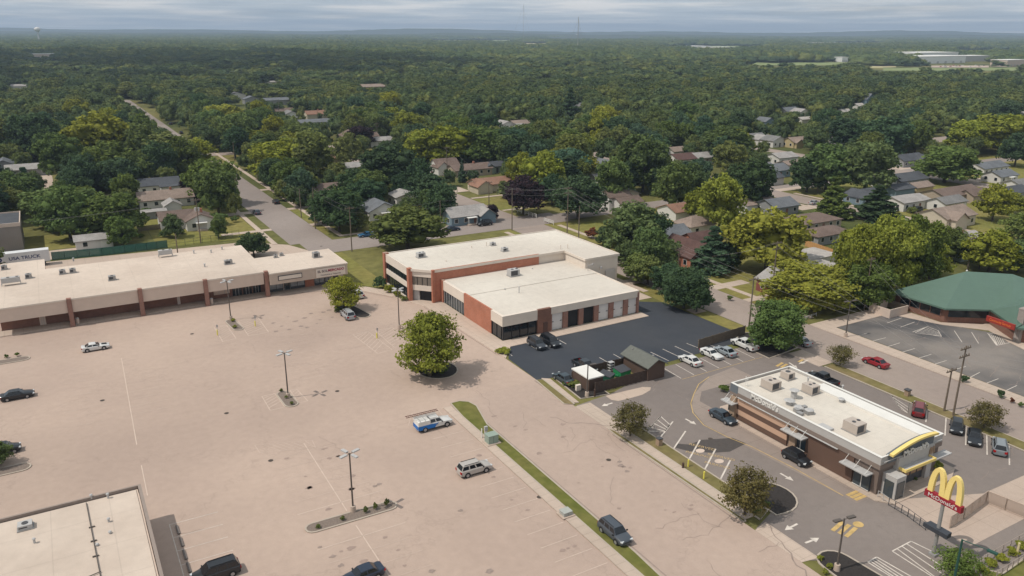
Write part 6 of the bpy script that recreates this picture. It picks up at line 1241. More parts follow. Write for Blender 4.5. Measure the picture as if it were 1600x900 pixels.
def house(px, py, w, d, wall_h, rise, axis, rc, wc, label, chimney=False, wing=None, rot=0.0, hip=False, far=False, name='house', cat='house', zc=None, garage=False, porch=False):
    zc = zc if zc is not None else wall_h + rise * .5; x, y = W(px, py, zc)
    t = thing(name, label, cat, (x, y, 0), rot); q = MB(); rf = MB()
    def block(x0, x1, y0, y1, wh, rs_, ax):
        q.box(x0, x1, y0, y1, 0, wh)
        if rs_ < .05: rf.box(x0 - .1, x1 + .1, y0 - .1, y1 + .1, wh + .01, wh + .18); return
        mx, my = (x0 + x1) / 2, (y0 + y1) / 2
        if hip:
            o = .4; e = [(x0 - o, y0 - o), (x1 + o, y0 - o), (x1 + o, y1 + o), (x0 - o, y1 + o)]; zz = wh - .05
            if ax == 'x': k = (y1 - y0) / 2 * .9; r0, r1 = (x0 + k, my), (x1 - k, my)
            else: k = (x1 - x0) / 2 * .9; r0, r1 = (mx, y0 + k), (mx, y1 - k)
            v = [(a, b_, zz) for a, b_ in e] + [(*r0, wh + rs_), (*r1, wh + rs_)]
            rf.add(v, [(0, 1, 5, 4), (1, 2, 5), (2, 3, 4, 5), (3, 0, 4)] if ax == 'x' else [(0, 1, 4), (1, 2, 5, 4), (2, 3, 5), (3, 0, 4, 5)]); rf.prism(e, zz - .15, zz - .005)
        else:
            if ax == 'y': q.add([(x0, y0, wh), (x1, y0, wh), (mx, y0, wh + rs_ - .05), (x0, y1, wh), (x1, y1, wh), (mx, y1, wh + rs_ - .05)], [(0, 1, 2), (3, 5, 4)])
            else: q.add([(x0, y0, wh), (x0, y1, wh), (x0, my, wh + rs_ - .05), (x1, y0, wh), (x1, y1, wh), (x1, my, wh + rs_ - .05)], [(0, 2, 1), (3, 4, 5)])
            gable_roof(rf, x0, x1, y0, y1, wh, rs_, .45, .16, ax)
    block(-w / 2, w / 2, -d / 2, d / 2, wall_h, rise, axis)
    if wing: wx, wy, ww, wd, wh2, wr2, wa = wing; block(wx - ww / 2, wx + ww / 2, wy - wd / 2, wy + wd / 2, wh2, wr2, wa)
    q.build('wall', WM[wc], t); ro = rf.build('roof', RM[rc], t)
    if chimney: c = MB(); c.box(w * .12 - .35, w * .12 + .35, -.3, .3, wall_h, wall_h + rise + .9); c.build('chimney', BRICK, ro)
    rs = random.Random(int(px * 31 + py)); fl = 2 if wall_h > 4.5 else 1
    def win(a, z0, z1, face, wid=1.1):
        m_ = MB()
        if face == 's': m_.box(a - wid / 2 - .1, a + wid / 2 + .1, -d / 2 - .05, -d / 2, z0 - .1, z1 + .1, 0); m_.box(a - wid / 2, a + wid / 2, -d / 2 - .08, -d / 2 - .05, z0, z1, 1)
        else: m_.box(-w / 2 - .05, -w / 2, a - wid / 2 - .1, a + wid / 2 + .1, z0 - .1, z1 + .1, 0); m_.box(-w / 2 - .08, -w / 2 - .05, a - wid / 2, a + wid / 2, z0, z1, 1)
        m_.build('window', [WHITE, GLASS], t)
    if not far:
        for f_ in range(fl):
            z0 = 1.0 + f_ * 2.7; n = max(1, int(w / 3.2))
            for k in range(n):
                a = -w / 2 + w * (k + .5) / n
                if garage and f_ == 0 and k >= n - 1: continue
                if f_ == 0 and k == n // 2 and n > 1: m_ = MB(); m_.box(a - .5, a + .5, -d / 2 - .06, -d / 2, .1, 2.2); m_.build('door', rs.choice([WHITE, DGREY, BRICKD]), t)
                else: win(a, z0, z0 + 1.2, 's')
            n = max(1, int(d / 4))
            for k in range(n): win(-d / 2 + d * (k + .5) / n, z0, z0 + 1.2, 'w')
        if garage: m_ = MB(); gx = w / 2 - min(1.7, w * .3); m_.box(gx - min(1.3, w * .25), gx + min(1.3, w * .25), -d / 2 - .06, -d / 2, .05, 2.2); m_.build('garage_door', WHITE, t)
        if porch: m_ = MB(); m_.box(-1.4, 1.4, -d / 2 - 1.6, -d / 2 - .06, 0, .4); m_.build('porch', WALK, t); m_ = MB(); m_.box(-1.6, 1.6, -d / 2 - 1.8, -d / 2 - .09, 2.4, 2.55); [m_.box(s_ * 1.4 - .07, s_ * 1.4 + .07, -d / 2 - 1.6, -d / 2 - 1.46, .4, 2.4) for s_ in (-1, 1)]; m_.build('porch_roof', WHITE, t)
    ext = max(w, d) / 2; HOUSES.append((x, y, ext + (2.0 if wing else 0)))
    for fx, fy in ((0, 0), (.65, 0), (-.65, 0), (0, -.7)):
        X, Y = x + fx * w / 2, y + fy * d / 2; a, b_, dd = P(X, Y, zc); KEEP.append((a, b_, depth(X, Y)))
    return t
Hs = house
Hs(145, 368, 9, 7, 2.6, .9, 'x', 'lgrey', 'white', 'small white garage by the tall trees behind the green screened fence', name='garage', garage=True)
Hs(309, 335, 8, 9, 3.0, 1.8, 'y', 'brown', 'white', 'white house with brown roof whose gable faces the shopping strip', wing=(-6, 4, 9, 8, 3.0, 1.9, 'x'), chimney=True, porch=True)
Hs(239, 328, 7, 4, 2.3, .4, 'x', 'lgrey', 'grey', 'low grey shed left of the white gabled house', name='shed', cat='shed', far=True)
Hs(257, 302, 17, 9, 2.9, 2.2, 'x', 'tan', 'white', 'long white house with a pinkish brown roof', chimney=True); Hs(246, 282, 14, 8, 3.2, 2.0, 'x', 'dgrey', 'white', 'white house with dark grey roof behind the pinkish brown one', wing=(5, -5.5, 10, 5, 3.0, .1, 'x'))
Hs(268, 315, 5, 6, 2.8, 1.4, 'y', 'lgrey', 'white', 'small white gabled garage between the brown roofed houses', name='garage', far=True); Hs(42, 259, 15, 9, 2.9, 1.6, 'x', 'lgrey', 'grey', 'long pale grey roofed house at the left edge'); Hs(5, 252, 8, 10, 3.5, 2, 'y', 'blue', 'grey', 'blue grey gabled house cut by the left edge', far=True)
x, y = W(38, 390); t = thing('warehouse', 'grey metal clad warehouse with dark flat roof at the left edge', 'building', (x - 9, y + 8, 0)); q = MB(); q.box(-9, 9, -8, 8, 0, 7.2); q.build('wall', siding('steel_siding', (.27, .235, .21), .5, .9, 'h'), t); q = MB(); q.box(-8.8, 8.8, -7.8, 7.8, 7.21, 7.3); q.build('roof', RM['dgrey'], t); q = MB(); q.kerb(rect(-9.05, 9.05, -8.05, 8.05), .3, 6.6, 7.6); q.build('parapet', TANW, t); HOUSES.append((x - 9, y + 8, 12))
q = MB(); q.box(-1.5, 1.5, -8.06, -8.0, .1, 3.2); q.build('door', GREYM, t)
Hs(28, 130 + 3, 24, 10, 3.0, 1.6, 'x', 'lgrey', 'white', 'long pale roofed house in the woods at the left edge', far=True)
Hs(550, 208, 10, 12, 5.2, 2.4, 'y', 'brown', 'cream', 'two storey cream house with brown roof and white dormer among the dark trees', wing=(8, 0, 10, 8, 4.6, 1.6, 'x')); Hs(526, 241, 6, 6, 3.4, 2.2, 'x', 'orange', 'cream', 'small barn like shed with bright orange roof', name='barn', cat='shed', far=True)
Hs(555, 256, 11, 7, 2.7, 1.5, 'x', 'lgrey', 'white', 'white garden shed with pale roof right of the orange roofed barn'); Hs(517, 290, 13, 10, 2.9, 2.0, 'x', 'brown', 'tan', 'brown roofed house half hidden by the dark round trees'); Hs(591, 318, 10, 11, 3.0, 2.4, 'y', 'blue', 'white', 'house with steep slate blue roof behind the big roadside tree', porch=True)
Hs(632, 301, 9, 8, 3.4, 1.3, 'y', 'lgrey', 'white', 'pale flat gabled garage among the dark trees', name='garage', garage=True); Hs(725, 327, 13, 9, 2.9, 2.1, 'x', 'lgrey', 'blue', 'blue grey cottage with pale roof and white porch on the cross street corner', wing=(5.5, -3, 5, 6, 2.8, 1.8, 'y'), porch=True)
Hs(694, 252, 10, 8, 3.6, 2.4, 'x', 'brown', 'white', 'tall white gabled house left of the brown ranch', wing=(-3, -3, 5, 6, 3.4, 2, 'y')); Hs(733, 259, 17, 9, 2.8, 1.7, 'x', 'brown', 'tan', 'long brown roofed ranch house', chimney=True); Hs(766, 281, 15, 8, 2.8, 1.8, 'x', 'orange', 'cream', 'cream bungalow with orange brown roof and a large front lawn', wing=(-5.5, -3, 6, 7, 2.8, 1.9, 'y'))
Hs(770, 255, 12, 8, 2.8, 1.4, 'x', 'dgrey', 'green', 'dark roofed pale green house behind the ranch', wing=(-4, -3, 4, 5, 2.8, 1.3, 'y')); Hs(788, 191, 10, 10, 4.2, 2.0, 'y', 'lgrey', 'white', 'white two part house amid dense trees, left of the brown roofed one', wing=(6, -4, 8, 7, 3, 1.4, 'x'))
Hs(812, 190, 12, 8, 3, 1.8, 'x', 'tan', 'white', 'white house with tan roof just right of the twin gabled house', far=True); Hs(583, 133, 24, 14, 8, 2, 'x', 'tan', 'brick', 'large distant brick hall rising above the trees', far=True, name='hall', cat='building'); Hs(435, 154, 24, 10, 4, 1.6, 'x', 'blue', 'grey', 'wide distant grey roofed house', far=True)
Hs(441, 171, 14, 8, 3, 1.8, 'x', 'brown', 'white', 'distant brown roofed house below the wide grey one', far=True); Hs(453, 175, 9, 12, 3, 2, 'y', 'grey', 'white', 'distant house with a grey green roof ridge', far=True); Hs(493, 175, 14, 8, 3.5, 2, 'x', 'orange', 'cream', 'distant house with faded orange roof', far=True, chimney=True)
Hs(490, 188, 22, 9, 3, 1.5, 'x', 'blue', 'grey', 'distant long blue grey roof below the faded orange one', far=True); Hs(595, 216, 14, 8, 3, 1.5, 'x', 'lgrey', 'white', 'pale roofed white house right of the small purple tree', far=True); Hs(424, 127, 12, 8, 3, 1, 'x', 'flat', 'white', 'tiny distant white roof among the trees left of centre', far=True)
Hs(369, 146, 14, 10, 4, 2, 'y', 'grey', 'white', 'distant grey gabled house beside the beige yard', far=True); Hs(392, 152, 12, 10, 4, 2, 'y', 'blue', 'grey', 'distant bluish house right of the grey gabled one', far=True)
Hs(895, 164, 16, 12, 4, 2.4, 'x', 'grey', 'white', 'distant grey roofed house left of the tall spruce', far=True); Hs(1066, 243, 12, 9, 3.0, 2.0, 'x', 'maroon', 'white', 'house with dark maroon roof among large trees'); Hs(1096, 241, 11, 8, 3.0, 1.8, 'x', 'lgrey', 'white', 'pale roofed white house right of the maroon roof'); Hs(1056, 232, 8, 7, 3, 1.6, 'x', 'tan', 'white', 'small tan roofed white house behind the maroon roof', far=True)
Hs(957, 299, 9, 9, 4.4, 1.9, 'x', 'brown', 'white', 'white two storey house with brown roof beside the dark round tree', wing=(1.5, -6, 9, 6, 3.0, 1.4, 'x')); Hs(975, 297, 8, 7, 3.6, 1.8, 'y', 'lgrey', 'cream', 'cream gable just right of the brown roofed two storey house', far=True)
Hs(1057, 322, 8, 9, 2.8, 1.7, 'x', 'orange', 'white', 'small white house with orange brown roof behind the hip roofed one', far=True); Hs(1085, 342, 9.5, 8, 2.9, 2.2, 'x', 'tan', 'white', 'white house with pinkish hipped roof and dark fence', hip=True); Hs(1049, 358, 8, 9, 2.8, 2.2, 'x', 'blue', 'white', 'house with slate grey roof left of the hip roofed one', far=True)
Hs(1076, 382, 9, 12, 3.2, 3.0, 'y', 'maroon', 'brick', 'brick cottage with steep dark red roof beside the spruce', wing=(5, 4, 9, 6, 3.0, 2.0, 'x')); Hs(1096, 366, 10, 6, 3, 1.6, 'x', 'maroon', 'brick', 'low maroon roof behind the brick cottage', far=True); Hs(1178, 312, 14, 8, 2.8, 1.2, 'x', 'tan', 'white', 'tan roofed bungalow beyond the golden tree', far=True, garage=True)
Hs(1177, 211, 12, 8, 3, 1.8, 'x', 'grey', 'white', 'grey roofed white house right of the big bright tree', far=True); Hs(1193, 214, 9, 9, 3, 2.0, 'y', 'lgrey', 'white', 'white gabled house beside the grey roofed one', far=False); Hs(1190, 258, 9, 8, 3, 1.6, 'x', 'blue', 'white', 'small house with slate roof under the big dark tree', far=True)
Hs(940, 274, 9, 8, 2.8, 1.5, 'x', 'grey', 'white', 'grey green roofed garage among trees right of the golden tree', far=True); Hs(946, 252, 6, 14, 3, 1.6, 'y', 'blue', 'white', 'narrow white house glimpsed between two large trees', far=True)
Hs(1209, 215, 10, 9, 3.4, 2.0, 'y', 'grey', 'white', 'white gabled house with grey roof on the upper right street'); Hs(1244, 217, 12, 8, 3.0, 2.0, 'x', 'tan', 'yellow', 'yellowish house with tan roof next to the white gabled one', wing=(-3, -3, 5, 5, 2.9, 1.5, 'y')); Hs(1312, 220, 8, 9, 3.4, 2.6, 'y', 'lgrey', 'green', 'pale gable peeking between dark trees in the upper right', far=True)
Hs(1221, 241, 12, 9, 3.2, 1.6, 'x', 'lgrey', 'white', 'white house with pale roof across the small street'); Hs(1234, 253, 9, 7, 3, 1.2, 'x', 'tan', 'white', 'low white house just below the pale roofed one', far=True); Hs(1208, 260, 11, 9, 3, 2, 'x', 'blue', 'blue', 'house with slate blue roof at the edge of the large trees'); Hs(1202, 272, 8, 8, 3, 1.7, 'x', 'dgrey', 'white', 'dark roofed house just below the slate blue one', far=True)
Hs(1196, 186, 9, 9, 4, 2.2, 'y', 'blue', 'blue', 'blue house in the shade of large trees, upper right', far=True); Hs(1232, 170, 13, 9, 4, 2.4, 'x', 'blue', 'grey', 'distant blue grey roofed house left of two white ones', far=True); Hs(1250, 172, 10, 9, 4, 2.2, 'y', 'lgrey', 'white', 'distant white gabled house right of the blue grey roof', far=True); Hs(1257, 184, 12, 7, 3, 1.2, 'x', 'flat', 'white', 'distant pale roof below the white gabled one', far=True)
Hs(1341, 163, 8, 7, 3, 1.6, 'x', 'flat', 'white', 'tiny white roof between the dark tree and the woods', far=True); Hs(1318, 172, 10, 7, 3, 1.4, 'x', 'flat', 'white', 'small distant white roof left of the big dark crown', far=True); Hs(1355, 150, 10, 8, 7, 4, 'y', 'blue', 'blue', 'distant tall bluish house among trees', far=True)
Hs(1214, 314, 11, 9, 2.9, 1.9, 'x', 'blue', 'grey', 'slate roofed house beside the bright yellow tree'); Hs(1267, 337, 16, 10, 2.8, 1.5, 'x', 'brown', 'tan', 'long brown grey hipped house, the farther of two', hip=True); Hs(1288, 357, 14, 8, 2.7, 1.4, 'x', 'brown', 'grey', 'long brown grey hipped garage behind the white estate car', hip=True, name='garage')
Hs(1412, 274, 17, 10, 3.0, 1.9, 'x', 'dgrey', 'grey', 'wide dark grey roofed house in the upper right'); Hs(1387, 278, 8, 8, 2.8, 1.6, 'y', 'dgrey', 'white', 'white gable attached left of the wide dark roof', far=True); Hs(1400, 290, 11, 8, 2.9, 1.2, 'x', 'dgrey', 'blue', 'dark roofed house before the wide dark grey one', far=True); Hs(1347, 301, 9, 8, 2.8, 1.8, 'y', 'dgrey', 'blue', 'blue garage with dark gable roof and white trim', wing=(6, 2, 8, 7, 2.8, 1.6, 'x'), name='garage', garage=True)
Hs(1415, 308, 14, 9, 3.0, 1.2, 'x', 'lgrey', 'white', 'white house with pale grey roof and a row of dark windows'); Hs(1435, 287, 10, 6, 2.6, 1.3, 'x', 'tan', 'yellow', 'small yellowish shed with tan roof', name='shed', cat='shed', far=True); Hs(1487, 296, 22, 10, 3.0, 1.8, 'x', 'brown', 'tan', 'large house with broad brown roof in the right', wing=(5, -5, 9, 6, 2.9, 1.5, 'x')); Hs(1480, 310, 12, 7, 2.8, 1.5, 'x', 'grey', 'white', 'white garage with grey roof below the broad brown roof', name='garage', garage=True)
Hs(1480, 328, 15, 10, 3.4, 2.2, 'x', 'tan', 'cream', 'cream house with tan roof and a bay of tall windows', wing=(-3, -4, 6, 6, 3.3, 1.9, 'y')); Hs(1542, 256, 18, 9, 2.9, 1.7, 'x', 'blue', 'white', 'long slate roofed house near the right edge'); Hs(1563, 269, 12, 8, 2.8, 1.7, 'x', 'blue', 'white', 'white bungalow with slate roof near the right edge', porch=True)
Hs(1495, 372, 15, 13, 2.9, 2.4, 'x', 'lgrey', 'green', 'house with large plain pale grey roof behind the green roof', chimney=True); Hs(1417, 244, 16, 9, 3.0, 2.0, 'x', 'dgrey', 'grey', 'dark grey house under large trees, upper right', wing=(5, -3, 6, 6, 3, 2, 'y')); Hs(1600, 176, 10, 8, 3, 1.5, 'x', 'flat', 'white', 'pale roof at the right edge of the woods', far=True)
t = Hs(1262, 398, 14, 8, 3.2, .04, 'x', 'flat', 'white', 'low white flat roofed building behind the bright green trees', wing=(-4, -7, 7, 7, 3.1, .04, 'x'), far=True, name='building', cat='building'); Hs(1226, 430, 9, 8, 3.0, 2.0, 'y', 'lgrey', 'red', 'small dark red house with white gable trim by the dark pole', porch=True); Hs(1325, 428, 8, 8, 3, 1.6, 'x', 'flat', 'white', 'white house glimpsed through the bright trees', far=True)
Hs(1580, 300 - 6, 12, 8, 2.8, 1.6, 'x', 'dgrey', 'grey', 'dark roofed house at the right edge behind trees', far=True); Hs(1592, 283, 10, 8, 2.8, 1.6, 'x', 'grey', 'white', 'grey roofed house farther back at the right edge', far=True)

# far landmarks
x, y = W(60, 54); x *= .28; y *= .28; t = thing('water_tower', 'white water tower on the horizon at the upper left', 'water tower', (x * .72, y * .72, 0)); dd = depth(x * .72, y * .72)
t.location = (*[c for c in W(60, 56.0)], 0); _x, _y, _ = t.location; f_ = 3400 / depth(_x, _y); t.location = (_x * f_, _y * f_, 0); x, y = t.location[0], t.location[1]
zt = 62.0
q = MB(); q.tube((0, 0, 0), (0, 0, 44), 3.2, 2.6, 12); q.build('stem', mat('tower_grey', (.5, .5, .5), .7, 0), t); q = MB(); q.tube((0, 0, 44), (0, 0, 54), 3, 12, 16); q.ball((0, 0, 55), 12.2, 18, 10, 0, .72); q.build('tank', WHITE, t, 50)
def at_row(px, py, dist):   # a place at a given distance in the direction of a photo column, standing on the ground
    X, Y = W(px, max(py, 60)); k = dist / depth(X, Y); return X * k, Y * k
def mast(px, dist, h, label):
    x, y = at_row(px, 60, dist); t = thing('radio_mast', label, 'mast', (x, y, 0)); q = MB(); r_ = .55 if dist > 3000 else 1.0; q.tube((0, 0, 0), (0, 0, h), r_, r_ * .7, 5); q.build('mast', STEEL, t)
    q = MB(); [q.tube((0, 0, h * .95), (cos(a) * h * .35, sin(a) * h * .35, 0), .18, n=3) for a in (.3, 2.4, 4.5)]; q.build('guy_wires', WIRE, t)
mast(817.5, 3600, 57 + 3600 * 38 / 1245., 'thin radio mast on the horizon, left of the pair'); mast(903, 2400, 57 + 2400 * 20 / 1245., 'thicker radio mast on the horizon, right of the other')
def farbox(px, py, dist, w, d, h, m, label, name='warehouse', rm=None, parts=1):
    x, y = W(px, py); t = thing(name, label, 'building', (x, y, 0)); q = MB(); q.box(-w / 2, w / 2, 0, d, 0, h); q.build('wall', m, t); q = MB(); q.box(-w / 2 - .5, w / 2 + .5, -.5, d + .5, h, h + .6); q.build('roof', rm or WHITE, t); HOUSES.append((x, y + d / 2, w / 2 + 15))
    for u in (-.8, 0, .8): a, b_, _ = P(x + u * w / 2, y, h); KEEP.append((a, b_ + 2, depth(x, y)))
    q = MB(); [q.box(-w / 2 + w * (k + .3) / 6, -w / 2 + w * (k + .55) / 6, -.4, 0, .2, 4) for k in range(6)]; q.build('loading_doors', GREYM, t); return t
wmt = mat('factory_white', (.72, .72, .70), .8, .03, .05)
farbox(1472, 99, 0, 150, 60, 13, wmt, 'large white warehouse in the distance at the right, the nearer of two blocks'); farbox(1465, 92.5, 0, 150, 70, 14, wmt, 'long white warehouse block behind the nearer one at the right'); farbox(1525, 96, 0, 90, 40, 11, GREYM, 'grey ended warehouse right of the large white one'); farbox(1588, 104, 0, 60, 30, 11, TANW, 'tan warehouse at the right edge near the horizon')
farbox(1120, 80.5, 0, 160, 60, 12, TANW, 'long low pale warehouse near the horizon right of centre'); farbox(1097, 79.5, 0, 70, 60, 14, wmt, 'bright white block at the left end of the long pale warehouse'); farbox(1320, 97, 0, 18, 20, 9, wmt, 'white gable end in the far fields at the right')
farbox(68, 91, 0, 46, 30, 8, TANW, 'pale flat roof in the dark woods at the upper left'); farbox(907, 59, 0, 100, 40, 14, wmt, 'white farm sheds on the horizon below the masts'); farbox(1285, 71, 0, 200, 30, 12, TANW, 'row of pale houses near the horizon at the right')
farbox(690, 51.6, 0, 200, 60, 40, wmt, 'white farm buildings on the horizon left of the masts'); farbox(34, 53, 0, 90, 60, 20, wmt, 'pale works buildings on the horizon at the far left')
x, y = W(901, 59); t = thing('silo', 'white grain silo beside the sheds on the horizon', 'silo', (x, y, 0)); q = MB(); q.tube((0, 0, 0), (0, 0, 24), 12, 12, 14); q.ball((0, 0, 24), 12, 14, 6, 0, .6); q.build('bin', WHITE, t)
x, y = W(1490, 105.5); rs = random.Random(3)
# fields
FLD = mat('field_straw', (.42, .37, .2), 1, .12, .02, coord='World'); FLG = mat('field_green', (.20, .235, .09), 1, .12, .02, coord='World')
def fieldpx(px0, px1, py0, py1, m, name='field', z=.1):
    p = [W(px0, py0), W(px1, py0), W(px1, py1), W(px0, py1)]; FIELDS.append((px0, px1, py0, py1)); q = MB(); q.flat(p, z); struct(q.build(name, m))
FIELDS = []
fieldpx(1380, 1600, 105.5, 110.5, FLG); fieldpx(1160, 1345, 97.5, 102.0, FLG); fieldpx(1455, 1545, 102.5, 106.0, TANW if False else APRON, 'yard'); fieldpx(812, 862, 67.5, 72, FLD); fieldpx(660, 812, 62.5, 65.5, FLG); fieldpx(1030, 1200, 71.5, 74.5, FLG); fieldpx(1350, 1400, 103, 106, FLD); fieldpx(400, 500, 52.7, 54.6, FLG); fieldpx(850, 1010, 60.2, 61.7, FLG); fieldpx(1480, 1600, 78, 81, FLG); fieldpx(1060, 1075, 60.5, 64, FLD); fieldpx(1290, 1390, 66.5, 69.5, FLG); fieldpx(1010, 1080, 55, 57, FLG); fieldpx(0, 20, 66, 76, APRON, 'far_road')
def farlot(n):
    rs = random.Random(8)
    for k in range(n):
        px, py = 1458 + 80 * rs.random(), 102.8 + 2.6 * rs.random(); x, y = W(px, py); q = MB(); q.box(-2.2, 2.2, -.9, .9, .35, 1.0); q.box(-1.2, 1.0, -.8, .8, 1.0, 1.5); o = q.build('distant_car', PAINT); o.location = (x, y, .2); o.color = (*rs.choice([cw, cs, ck, cr, cn]), 1)
        tag(o, 'tiny parked car in the yard before the large white warehouse', 'car', 'cars in the distant warehouse yard')
farlot(16)
# ---------------------------------------------------------------- trees
FORBID = [(-80, 50.6, -20, 203), (50, 117.3, -20, 217), (-14, 58, 198, 232), (54, 66.6, 190, 760), (57, 420, 203, 216.7), (117, 129.5, -20, 204), (129, 200, -20, 101), (117.8, 127.8, 216, 395), (224.5, 236, 95, 420), (310.5, 320.5, 95, 420), (66, 300, 397.5, 408.5), (-200, 54, 397.5, 406.5), (399, 560, 261, 277), (108, 117.4, 100, 130)]
def forbidden(x, y, pad=1.0):
    for a, b_, c, d in FORBID:
        if a - pad < x < b_ + pad and c - pad < y < d + pad: return True
    return False
def keep(px, py): X, Y = W(px, py); KEEP.append((px, py, depth(X, Y)))
for p in ((375, 290), (395, 300), (400, 325), (430, 335), (445, 360), (470, 372), (490, 385), (520, 385), (412, 305), (430, 345), (455, 350), (385, 285), (560, 386), (600, 384), (680, 366), (730, 357), (780, 350), (830, 345), (850, 352), (872, 360), (452, 325), (420, 292), (520, 372),
          (235, 170), (245, 180), (262, 195), (275, 207), (285, 205), (268, 190), (352, 238), (372, 240), (340, 240), (380, 262), (350, 330), (365, 352), (230, 358), (245, 362), (215, 370), (120, 392), (90, 385), (70, 380), (60, 372), (80, 250), (50, 246), (90, 280), (85, 272), (65, 262), (158, 297), (170, 297), (150, 300),
          (720, 300), (740, 312), (770, 318), (790, 312), (760, 300), (800, 318), (840, 330), (850, 325), (720, 310), (755, 325), (860, 335), (880, 345), (930, 372), (920, 325), (1120, 440), (1150, 455), (1180, 445), (1160, 430), (1200, 450), (1110, 450), (1085, 500), (1140, 490), (1180, 500), (1100, 478),
          (1210, 295), (1235, 312), (1262, 318), (1225, 237), (1240, 240), (1205, 234), (1185, 235), (1180, 228), (1385, 262), (1405, 265), (1425, 272), (1440, 300), (1400, 345), (1420, 338), (1440, 333), (1500, 352), (1520, 360), (1470, 345), (1462, 212), (1470, 203), (1478, 212), (1484, 222), (1470, 222), (1530, 290), (1550, 300), (1570, 290), (1515, 280), (1330, 335),
          (15, 372), (30, 365), (36, 380), (8, 385), (22, 355), (1060, 232), (1070, 215), (890, 182), (895, 183), (355, 168), (372, 162), (380, 168), (240, 120 + 45), (520, 210), (520, 222), (515, 228), (1110, 445), (1130, 435), (500, 270), (1270, 325), (1435, 345), (1385, 350), (1570, 315), (1280, 240)): keep(*p)
def blocks(x, y, h, r):
    px, py, d = P(x, y, h * .58); rp = r * F / d; hp = h * .42 * F / d * 1.02; dep = depth(x, y)
    for kx, ky, kd in KEEP:
        if kd > dep - r * .4 and ((kx - px) / (rp * 1.02)) ** 2 + ((ky - py) / hp) ** 2 < 1: return True
    return False
placed = [(t[0], t[1], t[3]) for t in TREES]
def clash(x, y, r, f=.72):
    for a, b_, c in HOUSES:
        if abs(a - x) < c + r * .35 and abs(b_ - y) < c + r * .35: return True
    for a, b_, c in placed:
        if (a - x) ** 2 + (b_ - y) ** 2 < ((c + r) * f) ** 2: return True
    return False
def infield(x, y):
    px, py, _ = P(x, y, 0); px2, py2, _ = P(x, y, 13)
    for a, b_, c, d in FIELDS:
        if a - 2 < px < b_ + 2 and ((c < py < d + .3) or (py2 < (c + d) / 2 + .4 and py > c)): return True
    return False
rs = random.Random(21); npr = np.random.default_rng(5)
COLS_ = ['dark'] * 5 + ['mid'] * 6 + ['green'] * 4 + ['olive'] * 4 + ['bright'] * 4 + ['yellow'] * 1 + ['blue'] * 2
FILL = []; gsz = 8.6; grid_ = {}
for iy in range(int(215 / gsz), int(640 / gsz)):
    for ix in range(int(-330 / gsz), int(640 / gsz)):
        x, y = (ix + rs.uniform(-.42, .42)) * gsz, (iy + rs.uniform(-.42, .42)) * gsz; d = depth(x, y)
        if d < 150 or d > 600: continue
        px, py, _ = P(x, y, 6)
        if px < -120 or px > 1720: continue
        r = rs.uniform(4.6, 8.2); h = r * rs.uniform(1.5, 2.0) + 2.5; r0 = r
        ok = False
        for s in (1, .72, .5):
            r, hh = r0 * s, h * (s ** .8)
            if forbidden(x, y, r * .45) or clash(x, y, r, .56 if d < 420 else .5): continue
            if blocks(x, y, hh, r): continue
            ok = True; break
        if not ok or (r < 2.4): continue
        kind = 'round' if rs.random() < .80 else rs.choice(['layer', 'column', 'cone'])
        if kind == 'cone': r *= .7; h *= 1.15
        if kind == 'column': r *= .75
        c = rs.choice(COLS_); 
        if kind == 'cone': c = rs.choice(['dark', 'blue'])
        placed.append((x, y, r)); FILL.append([x, y, hh, r, kind, c, None])
# east scrub row by the sealed lot and right field
for x, y in ((190, 122), (200, 116), (182, 130), (205, 128), (214, 120)):
    if not clash(x, y, 4.5, .5): FILL.append([x, y, 9, 5, 'round', rs.choice(COLS_), None]); placed.append((x, y, 5))
def jit(c): k = rs.uniform(.85, 1.15); w = rs.uniform(.93, 1.06); return (CC[c][0] * k * w, CC[c][1] * k, CC[c][2] * k * rs.uniform(.9, 1.15))
LM = [('the green screened fence', 160, 400), ('the white gabled house', 310, 345), ('the long pinkish brown roof', 257, 302), ('the left edge', 0, 300), ('the long street', 400, 300), ('the distant street', 262, 200), ('the orange roofed barn', 526, 242), ('the slate blue roofed house', 591, 318), ('the blue grey cottage', 725, 330),
      ('the brown ranch house', 733, 262), ('the orange brown bungalow', 766, 283), ('the two storey building', 760, 385), ('the white rail fence', 820, 335), ('the twin white gables', 788, 195), ('the distant brick hall', 583, 135), ('the wide grey roof', 435, 157), ('the maroon roof', 1066, 246), ('the brown roofed two storey house', 957, 302),
      ('the hip roofed house', 1085, 345), ('the brick cottage', 1076, 390), ('the brown grey garages', 1280, 350), ('the yellowish house', 1244, 220), ('the wide dark grey roof', 1412, 276), ('the broad brown roof', 1487, 298), ('the long slate roof', 1542, 258), ('the green roof', 1510, 440), ('the plain pale grey roof', 1495, 375),
      ('the blue garage', 1347, 303), ('the low white building', 1262, 400), ('the right edge', 1600, 330), ('the sealed lot', 1050, 480), ('the distant spruce', 890, 165), ('the slate blue roof on the small street', 1208, 262), ('the worn asphalt lot', 1380, 480), ('the distant warehouse', 1472, 110), ('the cream two storey house', 550, 210), ('the pale roof at the upper left', 40, 135)]
KN = {'round': 'broadleaf tree', 'layer': 'spreading tree', 'cone': 'conifer', 'column': 'columnar tree', 'crab': 'ornamental tree'}
def label_for(t):
    px, py, _ = P(t[0], t[1], t[2] * .5); best = min(LM, key=lambda l: math.hypot(l[1] - px, (l[2] - py) * 1.4)); dx, dy = px - best[1], py - best[2]
    if best[0] in ('the left edge', 'the right edge'): rel = 'near'
    elif abs(dx) > abs(dy) * 1.3: rel = 'right of' if dx > 0 else 'left of'
    else: rel = 'behind' if dy < 0 else 'in front of'
    size = 'large' if t[3] > 6.2 else 'small' if t[3] < 3.6 else ''
    return size, CN[t[5]], KN[t[4]], rel, best[0], math.hypot(dx, dy)
ALLT = TREES + FILL
